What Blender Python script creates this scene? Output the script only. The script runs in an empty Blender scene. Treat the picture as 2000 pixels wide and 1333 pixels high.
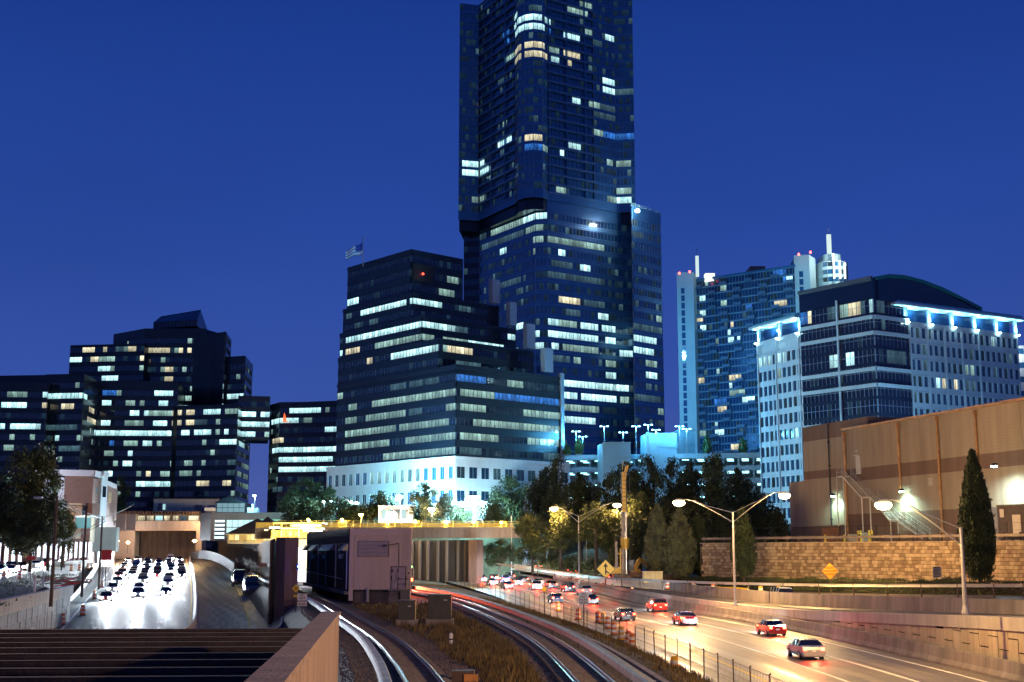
import bpy, math, random
from mathutils import Vector, Matrix
rnd = random.Random(7)
sc = bpy.context.scene
COL = sc.collection
# ------------------------------------------------------------------ camera
EYE = 8.0
F0 = 2470.0
TH = math.radians(9.4)
cam = bpy.data.objects.new('camera', bpy.data.cameras.new('camera'))
COL.objects.link(cam); sc.camera = cam
cam.data.sensor_width = 36; cam.data.lens = F0*36/2000
cam.data.clip_end = 6000; cam.data.clip_start = .5
cam.location = (0, 0, EYE); cam.rotation_euler = (math.pi/2+TH, 0, 0)
# ------------------------------------------------------------------ dusk sky
w = bpy.data.worlds.new('World'); sc.world = w; w.use_nodes = True
nt = w.node_tree; bg = nt.nodes['Background']
tc = nt.nodes.new('ShaderNodeTexCoord'); sp = nt.nodes.new('ShaderNodeSeparateXYZ')
cr = nt.nodes.new('ShaderNodeValToRGB')
nt.links.new(tc.outputs['Generated'], sp.inputs[0]); nt.links.new(sp.outputs['Z'], cr.inputs[0])
nt.links.new(cr.outputs[0], bg.inputs[0])
el = cr.color_ramp.elements
el[0].position = 0.0; el[0].color = (.085, .120, .38, 1)
el[1].position = 1.0; el[1].color = (.003, .018, .14, 1)
for p, c in ((.12, (.036, .082, .36, 1)), (.25, (.020, .062, .325, 1)), (.42, (.010, .041, .26, 1))):
    e = el.new(p); e.color = c
bg.inputs[1].default_value = 1.0
nzw = nt.nodes.new('ShaderNodeTexNoise'); nzw.inputs['Scale'].default_value = 2.2; nzw.inputs['Detail'].default_value = 3
mpw = nt.nodes.new('ShaderNodeMapping'); mpw.inputs['Scale'].default_value = (1, 1, 3.5); nt.links.new(tc.outputs['Generated'], mpw.inputs[0]); nt.links.new(mpw.outputs[0], nzw.inputs['Vector'])
mrw = nt.nodes.new('ShaderNodeMapRange'); nt.links.new(nzw.outputs[0], mrw.inputs[0]); mrw.inputs[1].default_value = .3; mrw.inputs[2].default_value = .7; mrw.inputs[3].default_value = .93; mrw.inputs[4].default_value = 1.07
nt.links.new(mrw.outputs[0], bg.inputs[1])
sc.view_settings.view_transform = 'Standard'; sc.view_settings.look = 'None'
sc.view_settings.exposure = 0; sc.view_settings.gamma = 1
sc.render.film_transparent = False
try:
    sc.cycles.use_denoising = True; sc.cycles.max_bounces = 5; sc.cycles.diffuse_bounces = 2
    sc.cycles.glossy_bounces = 3; sc.cycles.caustics_reflective = False; sc.cycles.caustics_refractive = False
    sc.cycles.sample_clamp_indirect = 4
except Exception: pass

# ------------------------------------------------------------------ projection helpers
CT, ST = math.cos(TH), math.sin(TH)
def W(px, py, Y):
    "the point at distance Y seen at photograph position px, py"
    xc = (px-1000)/F0; yc = -(py-666.5)/F0
    k = Y/(CT-ST*yc)
    return Vector((xc*k, Y, EYE+k*(ST+CT*yc)))
def G(px, py, z):
    "the point at height z seen at px, py"
    xc = (px-1000)/F0; yc = -(py-666.5)/F0
    k = (z-EYE)/(ST+CT*yc)
    return Vector((xc*k, k*(CT-ST*yc), z))
def pix(x, y, z):
    d = CT*y+ST*(z-EYE); u = -ST*y+CT*(z-EYE)
    return 1000+F0*x/d, 666.5-F0*u/d
def XY(px, Y, py=1075): v = W(px, py, Y); return (v.x, v.y)
def ZZ(py, Y): return W(1000, py, Y).z
def lerp(a, b, t): return a+(b-a)*t
def crv(pts, n):
    "smooth curve through points, n samples per span"
    P = [Vector(p) for p in pts]; P = [P[0]*2-P[1]]+P+[P[-1]*2-P[-2]]
    out = []
    for i in range(1, len(P)-2):
        a, b, c, d = P[i-1], P[i], P[i+1], P[i+2]
        for k in range(n):
            t = k/n
            out.append(.5*((2*b)+(c-a)*t+(2*a-5*b+4*c-d)*t*t+(-a+3*b-3*c+d)*t**3))
    out.append(P[-2]); return out

# ------------------------------------------------------------------ materials
MATS = {}
def nodes(name):
    m = bpy.data.materials.new(name); m.use_nodes = True
    return m, m.node_tree, m.node_tree.nodes['Principled BSDF']
def M(name, col, rough=.8, metal=0, var=.25, scale=1.0, bump=0.0, bscale=None, streak=False, spec=.5, coat=0):
    if name in MATS: return MATS[name]
    m, t, b = nodes(name)
    b.inputs['Roughness'].default_value = rough; b.inputs['Metallic'].default_value = metal
    b.inputs['Specular IOR Level'].default_value = spec
    if coat: b.inputs['Coat Weight'].default_value = coat
    if var:
        tcn = t.nodes.new('ShaderNodeNewGeometry'); mp = t.nodes.new('ShaderNodeMapping')
        t.links.new(tcn.outputs['Position'], mp.inputs[0])
        mp.inputs['Scale'].default_value = (scale, scale, scale*(.12 if streak else 1))
        n = t.nodes.new('ShaderNodeTexNoise'); n.inputs['Scale'].default_value = 1; n.inputs['Detail'].default_value = 6
        n.inputs['Roughness'].default_value = .65
        t.links.new(mp.outputs[0], n.inputs['Vector'])
        r = t.nodes.new('ShaderNodeValToRGB'); t.links.new(n.outputs[0], r.inputs[0])
        r.color_ramp.elements[0].position = .3; r.color_ramp.elements[1].position = .7
        lo = [c*(1-var) for c in col]; hi = [min(1, c*(1+var)) for c in col]
        r.color_ramp.elements[0].color = (*lo, 1); r.color_ramp.elements[1].color = (*hi, 1)
        t.links.new(r.outputs[0], b.inputs['Base Color'])
        if bump:
            n2 = t.nodes.new('ShaderNodeTexNoise'); n2.inputs['Scale'].default_value = bscale or scale*8; n2.inputs['Detail'].default_value = 4
            t.links.new(tcn.outputs['Position'], n2.inputs['Vector'])
            bp = t.nodes.new('ShaderNodeBump'); bp.inputs['Strength'].default_value = bump; bp.inputs['Distance'].default_value = .1
            t.links.new(n2.outputs[0], bp.inputs['Height']); t.links.new(bp.outputs[0], b.inputs['Normal'])
    else:
        b.inputs['Base Color'].default_value = (*col, 1)
    MATS[name] = m; return m
def E(name, col, s):
    if name in MATS: return MATS[name]
    m, t, b = nodes(name)
    b.inputs['Base Color'].default_value = (.05, .05, .05, 1)
    b.inputs['Emission Color'].default_value = (*col, 1); b.inputs['Emission Strength'].default_value = s
    MATS[name] = m; return m
def glass(name, col, rough=.07, wob=.25, spec=.9):
    m, t, b = nodes(name)
    b.inputs['Base Color'].default_value = (*col, 1); b.inputs['Roughness'].default_value = rough
    b.inputs['Specular IOR Level'].default_value = spec
    g = t.nodes.new('ShaderNodeNewGeometry'); n = t.nodes.new('ShaderNodeTexNoise'); n.inputs['Scale'].default_value = .55; n.inputs['Detail'].default_value = 2
    t.links.new(g.outputs['Position'], n.inputs['Vector'])
    bp = t.nodes.new('ShaderNodeBump'); bp.inputs['Strength'].default_value = wob; bp.inputs['Distance'].default_value = .06
    t.links.new(n.outputs[0], bp.inputs['Height']); t.links.new(bp.outputs[0], b.inputs['Normal'])
    MATS[name] = m; return m
def interior(name, col, s, seed=0, contrast=.7):
    "a lit room behind glass: bright ceiling, blinds, dark furniture line; uses the pane's own uv"
    m, t, b = nodes(name); L = t.links; N = t.nodes.new
    b.inputs['Base Color'].default_value = (.02, .025, .03, 1); b.inputs['Roughness'].default_value = .1
    uv = N('ShaderNodeUVMap'); s2 = N('ShaderNodeSeparateXYZ'); L.new(uv.outputs[0], s2.inputs[0])
    # v is 0..1 inside the pane; u runs on along the facade
    fl = N('ShaderNodeMath'); fl.operation = 'FLOOR'; L.new(s2.outputs['X'], fl.inputs[0])
    wn = N('ShaderNodeTexWhiteNoise'); wn.noise_dimensions = '1D'; L.new(fl.outputs[0], wn.inputs['W'])
    oi = N('ShaderNodeObjectInfo')
    vert = N('ShaderNodeMapRange'); L.new(s2.outputs['Y'], vert.inputs[0])
    vert.inputs[1].default_value = 0; vert.inputs[2].default_value = 1; vert.inputs[3].default_value = .6; vert.inputs[4].default_value = 1.25
    cmb = N('ShaderNodeCombineXYZ'); 
    mu = N('ShaderNodeMath'); mu.operation = 'MULTIPLY'; mu.inputs[1].default_value = 9.0; L.new(s2.outputs['X'], mu.inputs[0]); L.new(mu.outputs[0], cmb.inputs[0])
    mv = N('ShaderNodeMath'); mv.operation = 'MULTIPLY'; mv.inputs[1].default_value = 1.6; L.new(s2.outputs['Y'], mv.inputs[0]); L.new(mv.outputs[0], cmb.inputs[1])
    L.new(oi.outputs['Random'], cmb.inputs[2])
    nz = N('ShaderNodeTexNoise'); nz.inputs['Scale'].default_value = 1; nz.inputs['Detail'].default_value = 3; L.new(cmb.outputs[0], nz.inputs['Vector'])
    mr = N('ShaderNodeMapRange'); L.new(nz.outputs[0], mr.inputs[0]); mr.inputs[1].default_value = .3; mr.inputs[2].default_value = .7
    mr.inputs[3].default_value = 1-contrast; mr.inputs[4].default_value = 1.25
    pr = N('ShaderNodeMapRange'); L.new(wn.outputs['Value'], pr.inputs[0]); pr.inputs[3].default_value = .55; pr.inputs[4].default_value = 1.2
    po = N('ShaderNodeMapRange'); L.new(oi.outputs['Random'], po.inputs[0]); po.inputs[3].default_value = .65; po.inputs[4].default_value = 1.2
    def mul(a, c):
        x = N('ShaderNodeMath'); x.operation = 'MULTIPLY'; L.new(a, x.inputs[0]); L.new(c, x.inputs[1]); return x.outputs[0]
    k = mul(mul(mul(vert.outputs[0], mr.outputs[0]), pr.outputs[0]), po.outputs[0])
    x = N('ShaderNodeMath'); x.operation = 'MULTIPLY'; L.new(k, x.inputs[0]); x.inputs[1].default_value = s
    b.inputs['Emission Color'].default_value = (*col, 1); L.new(x.outputs[0], b.inputs['Emission Strength'])
    MATS[name] = m; return m

# ------------------------------------------------------------------ mesh builder
class MB:
    def __init__(s): s.v = []; s.f = []; s.m = []; s.uv = []; s.has = False
    def quad(s, a, b, c, d, m=0, uv=None):
        i = len(s.v); s.v += [tuple(a), tuple(b), tuple(c), tuple(d)]; s.f.append((i, i+1, i+2, i+3)); s.m.append(m)
        s.uv.append(uv); s.has |= uv is not None; return s
    def face(s, pts, m=0):
        i = len(s.v); s.v += [tuple(p) for p in pts]; s.f.append(tuple(range(i, i+len(pts)))); s.m.append(m); s.uv.append(None); return s
    def hexa(s, P, m=0):
        "P: 4 bottom points then 4 top points"
        i = len(s.v); s.v += [tuple(p) for p in P]
        for q in ((3, 2, 1, 0), (4, 5, 6, 7), (0, 1, 5, 4), (1, 2, 6, 5), (2, 3, 7, 6), (3, 0, 4, 7)):
            s.f.append(tuple(i+k for k in q)); s.m.append(m); s.uv.append(None)
        return s
    def box(s, x0, x1, y0, y1, z0, z1, m=0):
        return s.hexa([(x0, y0, z0), (x1, y0, z0), (x1, y1, z0), (x0, y1, z0), (x0, y0, z1), (x1, y0, z1), (x1, y1, z1), (x0, y1, z1)], m)
    def wall(s, a, b, t0, t1, z0, z1, m=0, z0b=None, z1b=None):
        "box along a->b, from offset t0 to t1 to the right-hand (outer) side"
        a = Vector(a[:2]); b = Vector(b[:2]); d = (b-a); L = d.length or 1; n = Vector((d.y, -d.x))/L
        z0b = z0 if z0b is None else z0b; z1b = z1 if z1b is None else z1b
        p, q, r, u = a+n*t1, b+n*t1, b+n*t0, a+n*t0
        return s.hexa([(*p, z0), (*q, z0b), (*r, z0b), (*u, z0), (*p, z1), (*q, z1b), (*r, z1b), (*u, z1)], m)
    def prism(s, poly, z0, z1, m=0, mtop=None):
        n = len(poly); i = len(s.v)
        s.v += [(p[0], p[1], z0) for p in poly]+[(p[0], p[1], z1) for p in poly]
        for k in range(n):
            j = (k+1) % n; s.f.append((i+k, i+j, i+n+j, i+n+k)); s.m.append(m); s.uv.append(None)
        s.f.append(tuple(i+n+k for k in range(n))); s.m.append(m if mtop is None else mtop); s.uv.append(None)
        s.f.append(tuple(i+n-1-k for k in range(n))); s.m.append(m); s.uv.append(None)
        return s
    def tube(s, p, q, r, n=8, m=0, r2=None):
        p = Vector(p); q = Vector(q); r2 = r if r2 is None else r2; d = (q-p).normalized()
        a = d.orthogonal().normalized(); b = d.cross(a); i = len(s.v)
        for c, R in ((p, r), (q, r2)):
            for k in range(n):
                t = 2*math.pi*k/n; s.v.append(tuple(c+a*math.cos(t)*R+b*math.sin(t)*R))
        for k in range(n):
            j = (k+1) % n; s.f.append((i+k, i+j, i+n+j, i+n+k)); s.m.append(m); s.uv.append(None)
        s.f.append(tuple(i+n-1-k for k in range(n))); s.f.append(tuple(i+n+k for k in range(n))); s.m += [m, m]; s.uv += [None, None]
        return s
    def lathe(s, c, prof, n=12, m=0):
        "prof: list of (radius, z, mat?)"
        c = Vector(c); i = len(s.v)
        for pr in prof:
            for k in range(n):
                t = 2*math.pi*k/n; s.v.append((c.x+pr[0]*math.cos(t), c.y+pr[0]*math.sin(t), c.z+pr[1]))
        for h in range(len(prof)-1):
            mm = prof[h+1][2] if len(prof[h+1]) > 2 else m
            for k in range(n):
                j = (k+1) % n; s.f.append((i+h*n+k, i+h*n+j, i+(h+1)*n+j, i+(h+1)*n+k)); s.m.append(mm); s.uv.append(None)
        h = len(prof)-1
        s.f.append(tuple(i+h*n+k for k in range(n))); s.m.append(prof[-1][2] if len(prof[-1]) > 2 else m); s.uv.append(None)
        return s
    def road(s, A, B, n=6, m=0):
        "surface between two edge lines with uv: u across, v metres along"
        d = 0
        for k in range(len(A)-1):
            a0, a1, b0, b1 = Vector(A[k]), Vector(A[k+1]), Vector(B[k]), Vector(B[k+1]); L = (a1-a0).length; w = (a0-b0).length
            for j in range(n):
                f, g = j/n, (j+1)/n; s.quad(a0.lerp(b0, f), a0.lerp(b0, g), a1.lerp(b1, g), a1.lerp(b1, f), m, [(f*w, d), (g*w, d), (g*w, d+L), (f*w, d+L)])
            d += L
        return s
    def strip(s, A, B, m=0):
        i = len(s.v); n = len(A); s.v += [tuple(p) for p in A]+[tuple(p) for p in B]
        for k in range(n-1):
            s.f.append((i+k, i+k+1, i+n+k+1, i+n+k)); s.m.append(m); s.uv.append(None)
        return s
    def sweep(s, prof, path, m=0, closed=True):
        "prof: [(side offset, height)], side + is to the right of travel"
        i = len(s.v); n = len(prof); N = len(path)
        for k, p in enumerate(path):
            p = Vector(p); a = Vector(path[max(0, k-1)]); b = Vector(path[min(N-1, k+1)])
            d = Vector((b.x-a.x, b.y-a.y)).normalized(); r = Vector((d.y, -d.x))
            for o, h in prof: s.v.append((p.x+r.x*o, p.y+r.y*o, p.z+h))
        for k in range(N-1):
            for j in range(n if closed else n-1):
                jj = (j+1) % n
                s.f.append((i+k*n+j, i+(k+1)*n+j, i+(k+1)*n+jj, i+k*n+jj)); s.m.append(m); s.uv.append(None)
        if closed:
            s.f.append(tuple(i+j for j in range(n))); s.f.append(tuple(i+(N-1)*n+j for j in reversed(range(n)))); s.m += [m, m]; s.uv += [None, None]
        return s
    def mesh(s, name, mats, off=None, smooth=False):
        me = bpy.data.meshes.new(name)
        v = s.v if off is None else [(a-off[0], b-off[1], c-off[2]) for a, b, c in s.v]
        me.from_pydata(v, [], s.f)
        for m in mats: me.materials.append(m)
        me.polygons.foreach_set('material_index', s.m)
        if s.has:
            ul = me.uv_layers.new(name='UVMap'); flat = []
            for f, u in zip(s.f, s.uv):
                if u is None: u = [(0, 0)]*len(f)
                for a in u: flat += [a[0], a[1]]
            ul.data.foreach_set('uv', flat)
        if smooth: me.polygons.foreach_set('use_smooth', [True]*len(s.f))
        me.update(); return me

def props(o, label=None, cat=None, group=None, kind=None):
    if label:
        o['label'] = label
    if cat: o['category'] = cat
    if group: o['group'] = group
    if kind: o['kind'] = kind
    return o
def mk(name, mb, mats, parent=None, smooth=False, **kw):
    if not isinstance(mats, (list, tuple)): mats = [mats]
    off = None; p = parent
    if parent is not None:
        off = Vector((0, 0, 0)); q = parent
        while q is not None: off += q.location; q = q.parent
    me = mb.mesh(name, mats, off, smooth)
    o = bpy.data.objects.new(name, me); COL.objects.link(o); o.parent = parent
    return props(o, **kw)
def thing(name, loc, label, cat, group=None):
    o = bpy.data.objects.new(name, None); o.empty_display_size = .3; COL.objects.link(o); o.location = loc
    return props(o, label, cat, group)
def dup(root, loc=None, rz=None, scale=None, label=None, group=None):
    r = root.copy(); COL.objects.link(r)
    if loc is not None: r.location = loc
    if rz is not None: r.rotation_euler = (0, 0, rz)
    if scale is not None: r.scale = scale if hasattr(scale, '__len__') else (scale,)*3
    if label: r['label'] = label
    if group: r['group'] = group
    def rec(src, dst):
        for c in list(src.children):
            d = c.copy(); COL.objects.link(d); d.parent = dst; rec(c, d)
    rec(root, r); return r
def inst(name, me, parent, loc, rz=0, sc_=None):
    o = bpy.data.objects.new(name, me); COL.objects.link(o); o.parent = parent; o.location = loc; o.rotation_euler = (0, 0, rz)
    if sc_: o.scale = sc_
    return o
def lamp(kind, loc, col, power, size=.25, parent=None, rot=None, spot=None, blend=.5, name='lamp_light'):
    l = bpy.data.lights.new(name, kind); l.color = col; l.energy = power
    if kind == 'SPOT': l.spot_size = math.radians(spot); l.spot_blend = blend; l.shadow_soft_size = size
    elif kind == 'POINT': l.shadow_soft_size = size
    elif kind == 'AREA': l.size = size
    o = bpy.data.objects.new(name, l); COL.objects.link(o)
    L = Vector(loc)
    if parent is not None: o.parent = parent; L = L-parent.location
    o.location = L
    if rot: o.rotation_euler = rot
    return o
def aim(o, target, origin=None):
    d = Vector(target)-(Vector(origin) if origin is not None else o.location)
    o.rotation_euler = d.to_track_quat('-Z', 'Y').to_euler()
ORD = ['first', 'second', 'third', 'fourth', 'fifth', 'sixth', 'seventh', 'eighth', 'ninth', 'tenth', 'eleventh', 'twelfth', 'thirteenth', 'fourteenth', 'fifteenth', 'sixteenth', 'seventeenth', 'eighteenth', 'nineteenth', 'twentieth', 'twenty-first', 'twenty-second', 'twenty-third', 'twenty-fourth', 'twenty-fifth', 'twenty-sixth', 'twenty-seventh', 'twenty-eighth', 'twenty-ninth', 'thirtieth']

SOD = (1, .60, .22); PINK = (1, .62, .36); CYAN = (.35, .80, 1); WHT = (.80, .92, 1)
# common materials
conc = M('concrete_grey', (.21, .185, .165), .85, var=.4, scale=.7, bump=.25, streak=True)
conc2 = M('concrete_pale', (.42, .38, .34), .85, var=.25, scale=.9, bump=.2, streak=True)
concd = M('concrete_dark', (.12, .10, .09), .9, var=.45, scale=.9, bump=.3, streak=True)
steel = M('galvanised_steel', (.35, .34, .33), .45, .6, var=.12, scale=3)
dsteel = M('dark_steel', (.035, .035, .04), .5, .3, var=.2, scale=3)
brownst = M('brown_weathered_steel', (.09, .06, .045), .75, .1, var=.35, scale=2, streak=True)
asph = M('asphalt', (.055, .052, .05), .55, var=.35, scale=.35, bump=.15, bscale=20, spec=.35)
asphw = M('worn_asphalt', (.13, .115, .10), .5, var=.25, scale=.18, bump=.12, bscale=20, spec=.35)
def roadmat(name, col, rough):
    m, t, b = nodes(name); L = t.links; N = t.nodes.new; uv = N('ShaderNodeUVMap')
    def nz(sx, sy, det, lo, hi, a, c):
        mp = N('ShaderNodeMapping'); mp.inputs['Scale'].default_value = (sx, sy, 1); L.new(uv.outputs[0], mp.inputs[0]); n = N('ShaderNodeTexNoise'); n.inputs['Scale'].default_value = 1; n.inputs['Detail'].default_value = det; L.new(mp.outputs[0], n.inputs['Vector'])
        r = N('ShaderNodeMapRange'); L.new(n.outputs[0], r.inputs[0]); r.inputs[1].default_value = lo; r.inputs[2].default_value = hi; r.inputs[3].default_value = a; r.inputs[4].default_value = c; return r.outputs[0]
    def mul(a, c): x = N('ShaderNodeMath'); x.operation = 'MULTIPLY'; L.new(a, x.inputs[0]); L.new(c, x.inputs[1]); return x.outputs[0]
    k = mul(mul(nz(1.1, .012, 3, .35, .65, .62, 1.25), nz(.25, .05, 6, .3, .7, .7, 1.25)), nz(6, 3, 3, .3, .7, .85, 1.12))
    mx = N('ShaderNodeVectorMath'); mx.operation = 'SCALE'; mx.inputs[0].default_value = col; L.new(k, mx.inputs['Scale']); L.new(mx.outputs[0], b.inputs['Base Color'])
    L.new(nz(1.1, .02, 4, .3, .7, rough-.12, rough+.15), b.inputs['Roughness']); b.inputs['Specular IOR Level'].default_value = .5
    n2 = N('ShaderNodeTexNoise'); n2.inputs['Scale'].default_value = 9; L.new(uv.outputs[0], n2.inputs['Vector']); bp = N('ShaderNodeBump'); bp.inputs['Strength'].default_value = .12; bp.inputs['Distance'].default_value = .04; L.new(n2.outputs[0], bp.inputs['Height']); L.new(bp.outputs[0], b.inputs['Normal'])
    return m
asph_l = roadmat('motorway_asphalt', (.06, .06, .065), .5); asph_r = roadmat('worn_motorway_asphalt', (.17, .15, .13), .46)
whitep = M('white_road_paint', (.75, .73, .70), .6, var=.12, scale=2)
yellowp = M('yellow_road_paint', (.65, .42, .03), .6, var=.15, scale=2)
earth = M('dark_earth', (.035, .028, .02), .95, var=.5, scale=.5, bump=.6, bscale=3)
ballast = M('ballast_stone', (.050, .042, .036), .95, var=.6, scale=4, bump=1.0, bscale=14)
G_dark = glass('dark_glass', (.008, .014, .032), .06, .3)
G_navy = glass('navy_glass', (.018, .095, .21), .09, .30, 1.4)
G_teal = glass('teal_glass', (.012, .04, .085), .08, .2)
span_dark = M('dark_spandrel', (.010, .016, .028), .3, .2, var=.15, scale=.3)
span_navy = M('navy_spandrel', (.05, .17, .34), .3, .25, var=.15, scale=.3)
mull = M('window_mullion', (.08, .10, .13), .4, .5, var=0)
mull_lt = M('pale_mullion', (.30, .36, .42), .4, .4, var=0)
LIT = {'w': interior('room_white', (.55, .96, 1), 1.9), 'g': interior('room_pale_green', (.52, .86, .76), .72),
       'y': interior('room_warm', (1, .90, .58), 1.25), 'd': interior('room_dim', (.28, .60, .72), .22),
       'b': interior('room_blue', (.05, .28, 1), .95, contrast=.95), 'x': interior('room_faint', (.10, .32, .50), .085)}

# ------------------------------------------------------------------ facade system
def conv(ox, oy, k, lst): return [(ox+a/k, oy+b/k, ox+c/k, oy+d/k, e) for a, b, c, d, e in lst]
def shell(root, pts, z0, nf, fh, bay, lits=(), glassm=None, wallm=None, mullm=None, sill=.30, head=.12, rec=.18,
          pier=0.0, faint=.06, dim=.03, dimk='d', maxrun=4, seed=1, mw=.05, bandname='window_band', wname='wall', slab=None, closed=False, punched=False, pierw=None, back=None):
    """walls along pts (left to right as seen from outside), nf floors of height fh: spandrels, piers, a glazing band per floor and each lit window"""
    R = random.Random(seed); wb = MB(); mb_ = MB(); bands = []; lo, hi = z0+0, z0+nf*fh
    segs = [(Vector(pts[i][:2]), Vector(pts[i+1][:2])) for i in range(len(pts)-1)]
    uo = 0
    floors = [MB() for _ in range(nf)]; runs = []
    for si, (a, b) in enumerate(segs):
        d = b-a; L = d.length; n = Vector((d.y, -d.x))/L; t = d/L
        nb = max(1, round(L/bay)); bw = L/nb
        for k in range(nf):
            zs = z0+k*fh; g0 = zs+sill*fh; g1 = zs+(1-head)*fh
            # spandrel under this floor's glazing, includes the head of the one below
            zb = zs-(head*fh if k else 0)
            wb.wall(a, b, -.4, 0, zb, g0)
            # panes
            zc = (g0+g1)/2; cur = None; res = []
            for j in range(nb):
                x0 = j*bw+pier*bw/2; x1 = (j+1)*bw-pier*bw/2; c = a+t*((x0+x1)/2)
                px, py = pix(c.x, c.y, zc); fpx = fh*F0/max(1, CT*c.y)
                kind = None
                for (lx0, ly0, lx1, ly1, kk) in lits:
                    if lx0-.5 <= px <= lx1+.5:
                        yy = lerp(ly0, ly1, (px-lx0)/max(1e-6, lx1-lx0)) if lx1 > lx0 else ly0
                        if abs(py-yy) < .5*fpx: kind = kk; break
                if kind is None:
                    q = R.random()
                    if q < dim: kind = dimk
                    elif q < dim+faint: kind = 'x'
                res.append((kind, x0, x1))
            j = 0
            while j < nb:
                kind = res[j][0]; e = j
                while e+1 < nb and res[e+1][0] == kind and (kind is None or (e+1-j < maxrun and not punched)): e += 1
                tgt = floors[k] if kind in (None, 'x') else MB()
                for q in range(j, e+1):
                    _, x0, x1 = res[q]; p = a+t*x0-n*rec; r = a+t*x1-n*rec; uu = uo+si*50+q+k*7.0
                    tgt.quad((*p, g0), (*r, g0), (*r, g1), (*p, g1), 0 if kind != 'x' else 1, [(uu+.02, 0), (uu+.98, 0), (uu+.98, 1), (uu+.02, 1)])
                if tgt is not floors[k]: runs.append((tgt, kind))
                j = e+1
            if pier > 0:
                for j in range(nb+1):
                    x0 = max(0, j*bw-pier*bw/2); x1 = min(L, j*bw+pier*bw/2); p = a+t*x0; r = a+t*x1
                    wb.wall(p, r, -.4, -.004, g0+.001, g1-.001)
            if mw:
                for j in range(nb+(1 if pier == 0 else 0)):
                    xm = j*bw if pier == 0 else (j+.5)*bw
                    p = a+t*(xm-mw/2); r = a+t*(xm+mw/2)
                    mb_.wall(p, r, -rec-.02, -rec+.12, g0+.002, g1-.002)
        if back: pass
        # ledge at the top of the last floor
        wb.wall(a, b, -.4, 0, hi-head*fh, hi)
        if slab:
            for k in range(nf+1): mb_.wall(a, b, .004, slab, z0+k*fh-.06, z0+k*fh+.10)
    for k, f in enumerate(floors):
        if f.f: mk(bandname, f, [glassm or G_dark, LIT['x']], root, kind='stuff')
    runs.sort(key=lambda r: -len(r[0].f)); 
    for i, (f, kk) in enumerate(runs): mk('window', f, LIT[kk], root)
    mk(wname, wb, wallm or span_dark, root)
    if mb_.f: mk('mullion', mb_, mullm or mull, root, kind='stuff')
def roofcap(root, poly, z, m, name='roof', t=.25, zb=None):
    mb = MB(); mb.prism(poly, z if zb is None else zb, z+t); return mk(name, mb, m, root)
def core(root, poly, z0, z1, m, name='core', ins=.45):
    "solid inner body just behind the glazing"
    c = sum((Vector(p[:2]) for p in poly), Vector((0, 0)))/len(poly); q = []
    for p in poly:
        v = Vector(p[:2]); d = (c-v); q.append(tuple(v+d.normalized()*ins*1.6))
    mb = MB(); mb.prism(q, z0, z1); return mk(name, mb, m, root)
def ray(px, py=1075): v = W(px, py, 1.0); return v.x
def on_px(o, d, px, py=1075):
    "distance along o+t*d where it meets the sight line of px"
    c = ray(px, py); return (c*o[1]-o[0])/(d[0]-c*d[1])
def wx(px, Y, py=1075): return (ray(px, py)*Y, Y)
def back(pts, D):
    "close a front polyline into a footprint D deep"
    a, b = Vector(pts[0][:2]), Vector(pts[-1][:2]); t = (b-a).normalized(); n = Vector((-t.y, t.x))
    return [tuple(p[:2]) for p in pts]+[tuple(b+n*D), tuple(a+n*D)]
conc_lit = M('pale_precast', (.62, .66, .68), .8, var=.10, scale=.4, streak=True)
precast = M('grey_precast_panel', (.50, .60, .66), .8, var=.12, scale=.4, streak=True)
roofm = M('roof_membrane', (.05, .055, .06), .9, var=.2)
finm = M('pale_fin_metal', (.30, .38, .46), .5, .2, var=.08)
# ================================================================== stepped dark office block (middle)
B = thing('office_block', (*wx(860, 325), 8), 'dark stepped glass office block on a pale stone podium, left of the tall tower', 'office building')
YB = 336.0; C0 = Vector(wx(803, YB)); ub = Vector((-.66, .75)); vb = Vector((.75, .66))
ub.normalize(); vb.normalize()
Z4c = lambda l: conv(640, 460, 2.667, l)
litB = Z4c([(90,380,162,370,'w'),(168,418,400,370,'w'),(97,443,125,440,'d'),(213,478,265,470,'d'),(138,497,162,495,'d'),(92,573,485,490,'w'),(252,605,485,560,'g'),(500,553,550,553,'g'),(92,637,225,618,'y'),(325,660,575,618,'w'),(325,800,400,790,'d'),(420,783,485,775,'d'),(505,765,575,757,'d'),(228,885,665,820,'g'),(110,905,148,902,'g'),(200,960,400,935,'g'),(415,925,485,915,'d'),(610,895,665,890,'g'),(90,975,148,970,'g'),(372,1003,635,970,'g'),(90,1040,345,1010,'g'),(405,1073,665,1040,'g'),(90,1108,315,1085,'g'),(290,1165,665,1115,'g'),(55,625,80,625,'w'),(55,818,78,815,'g'),
 (420,368,588,380,'w'),(575,262,690,270,'g'),(695,378,740,378,'d'),(500,485,675,495,'w'),(675,490,720,492,'d'),(935,525,1050,525,'w'),(735,560,915,570,'w'),(600,553,725,555,'g'),(593,613,767,620,'y'),(665,680,800,680,'d'),(675,740,830,740,'b'),(1090,740,1210,755,'b'),(940,768,1010,768,'g'),
 (685,818,875,825,'g'),(850,850,1210,870,'b'),(685,890,825,895,'g'),(1032,912,1215,915,'g'),(760,972,1025,978,'g'),(1030,978,1215,980,'g'),(685,1043,880,1050,'g'),(1035,1057,1215,1062,'g'),(685,1122,800,1122,'d'),(1120,1133,1215,1133,'d')])
def cornerpt(px, py):
    t = on_px(C0, -ub, px, py); return C0-ub*t
tiers = []   # (corner px, corner py, left px, right px, floors)
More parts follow.
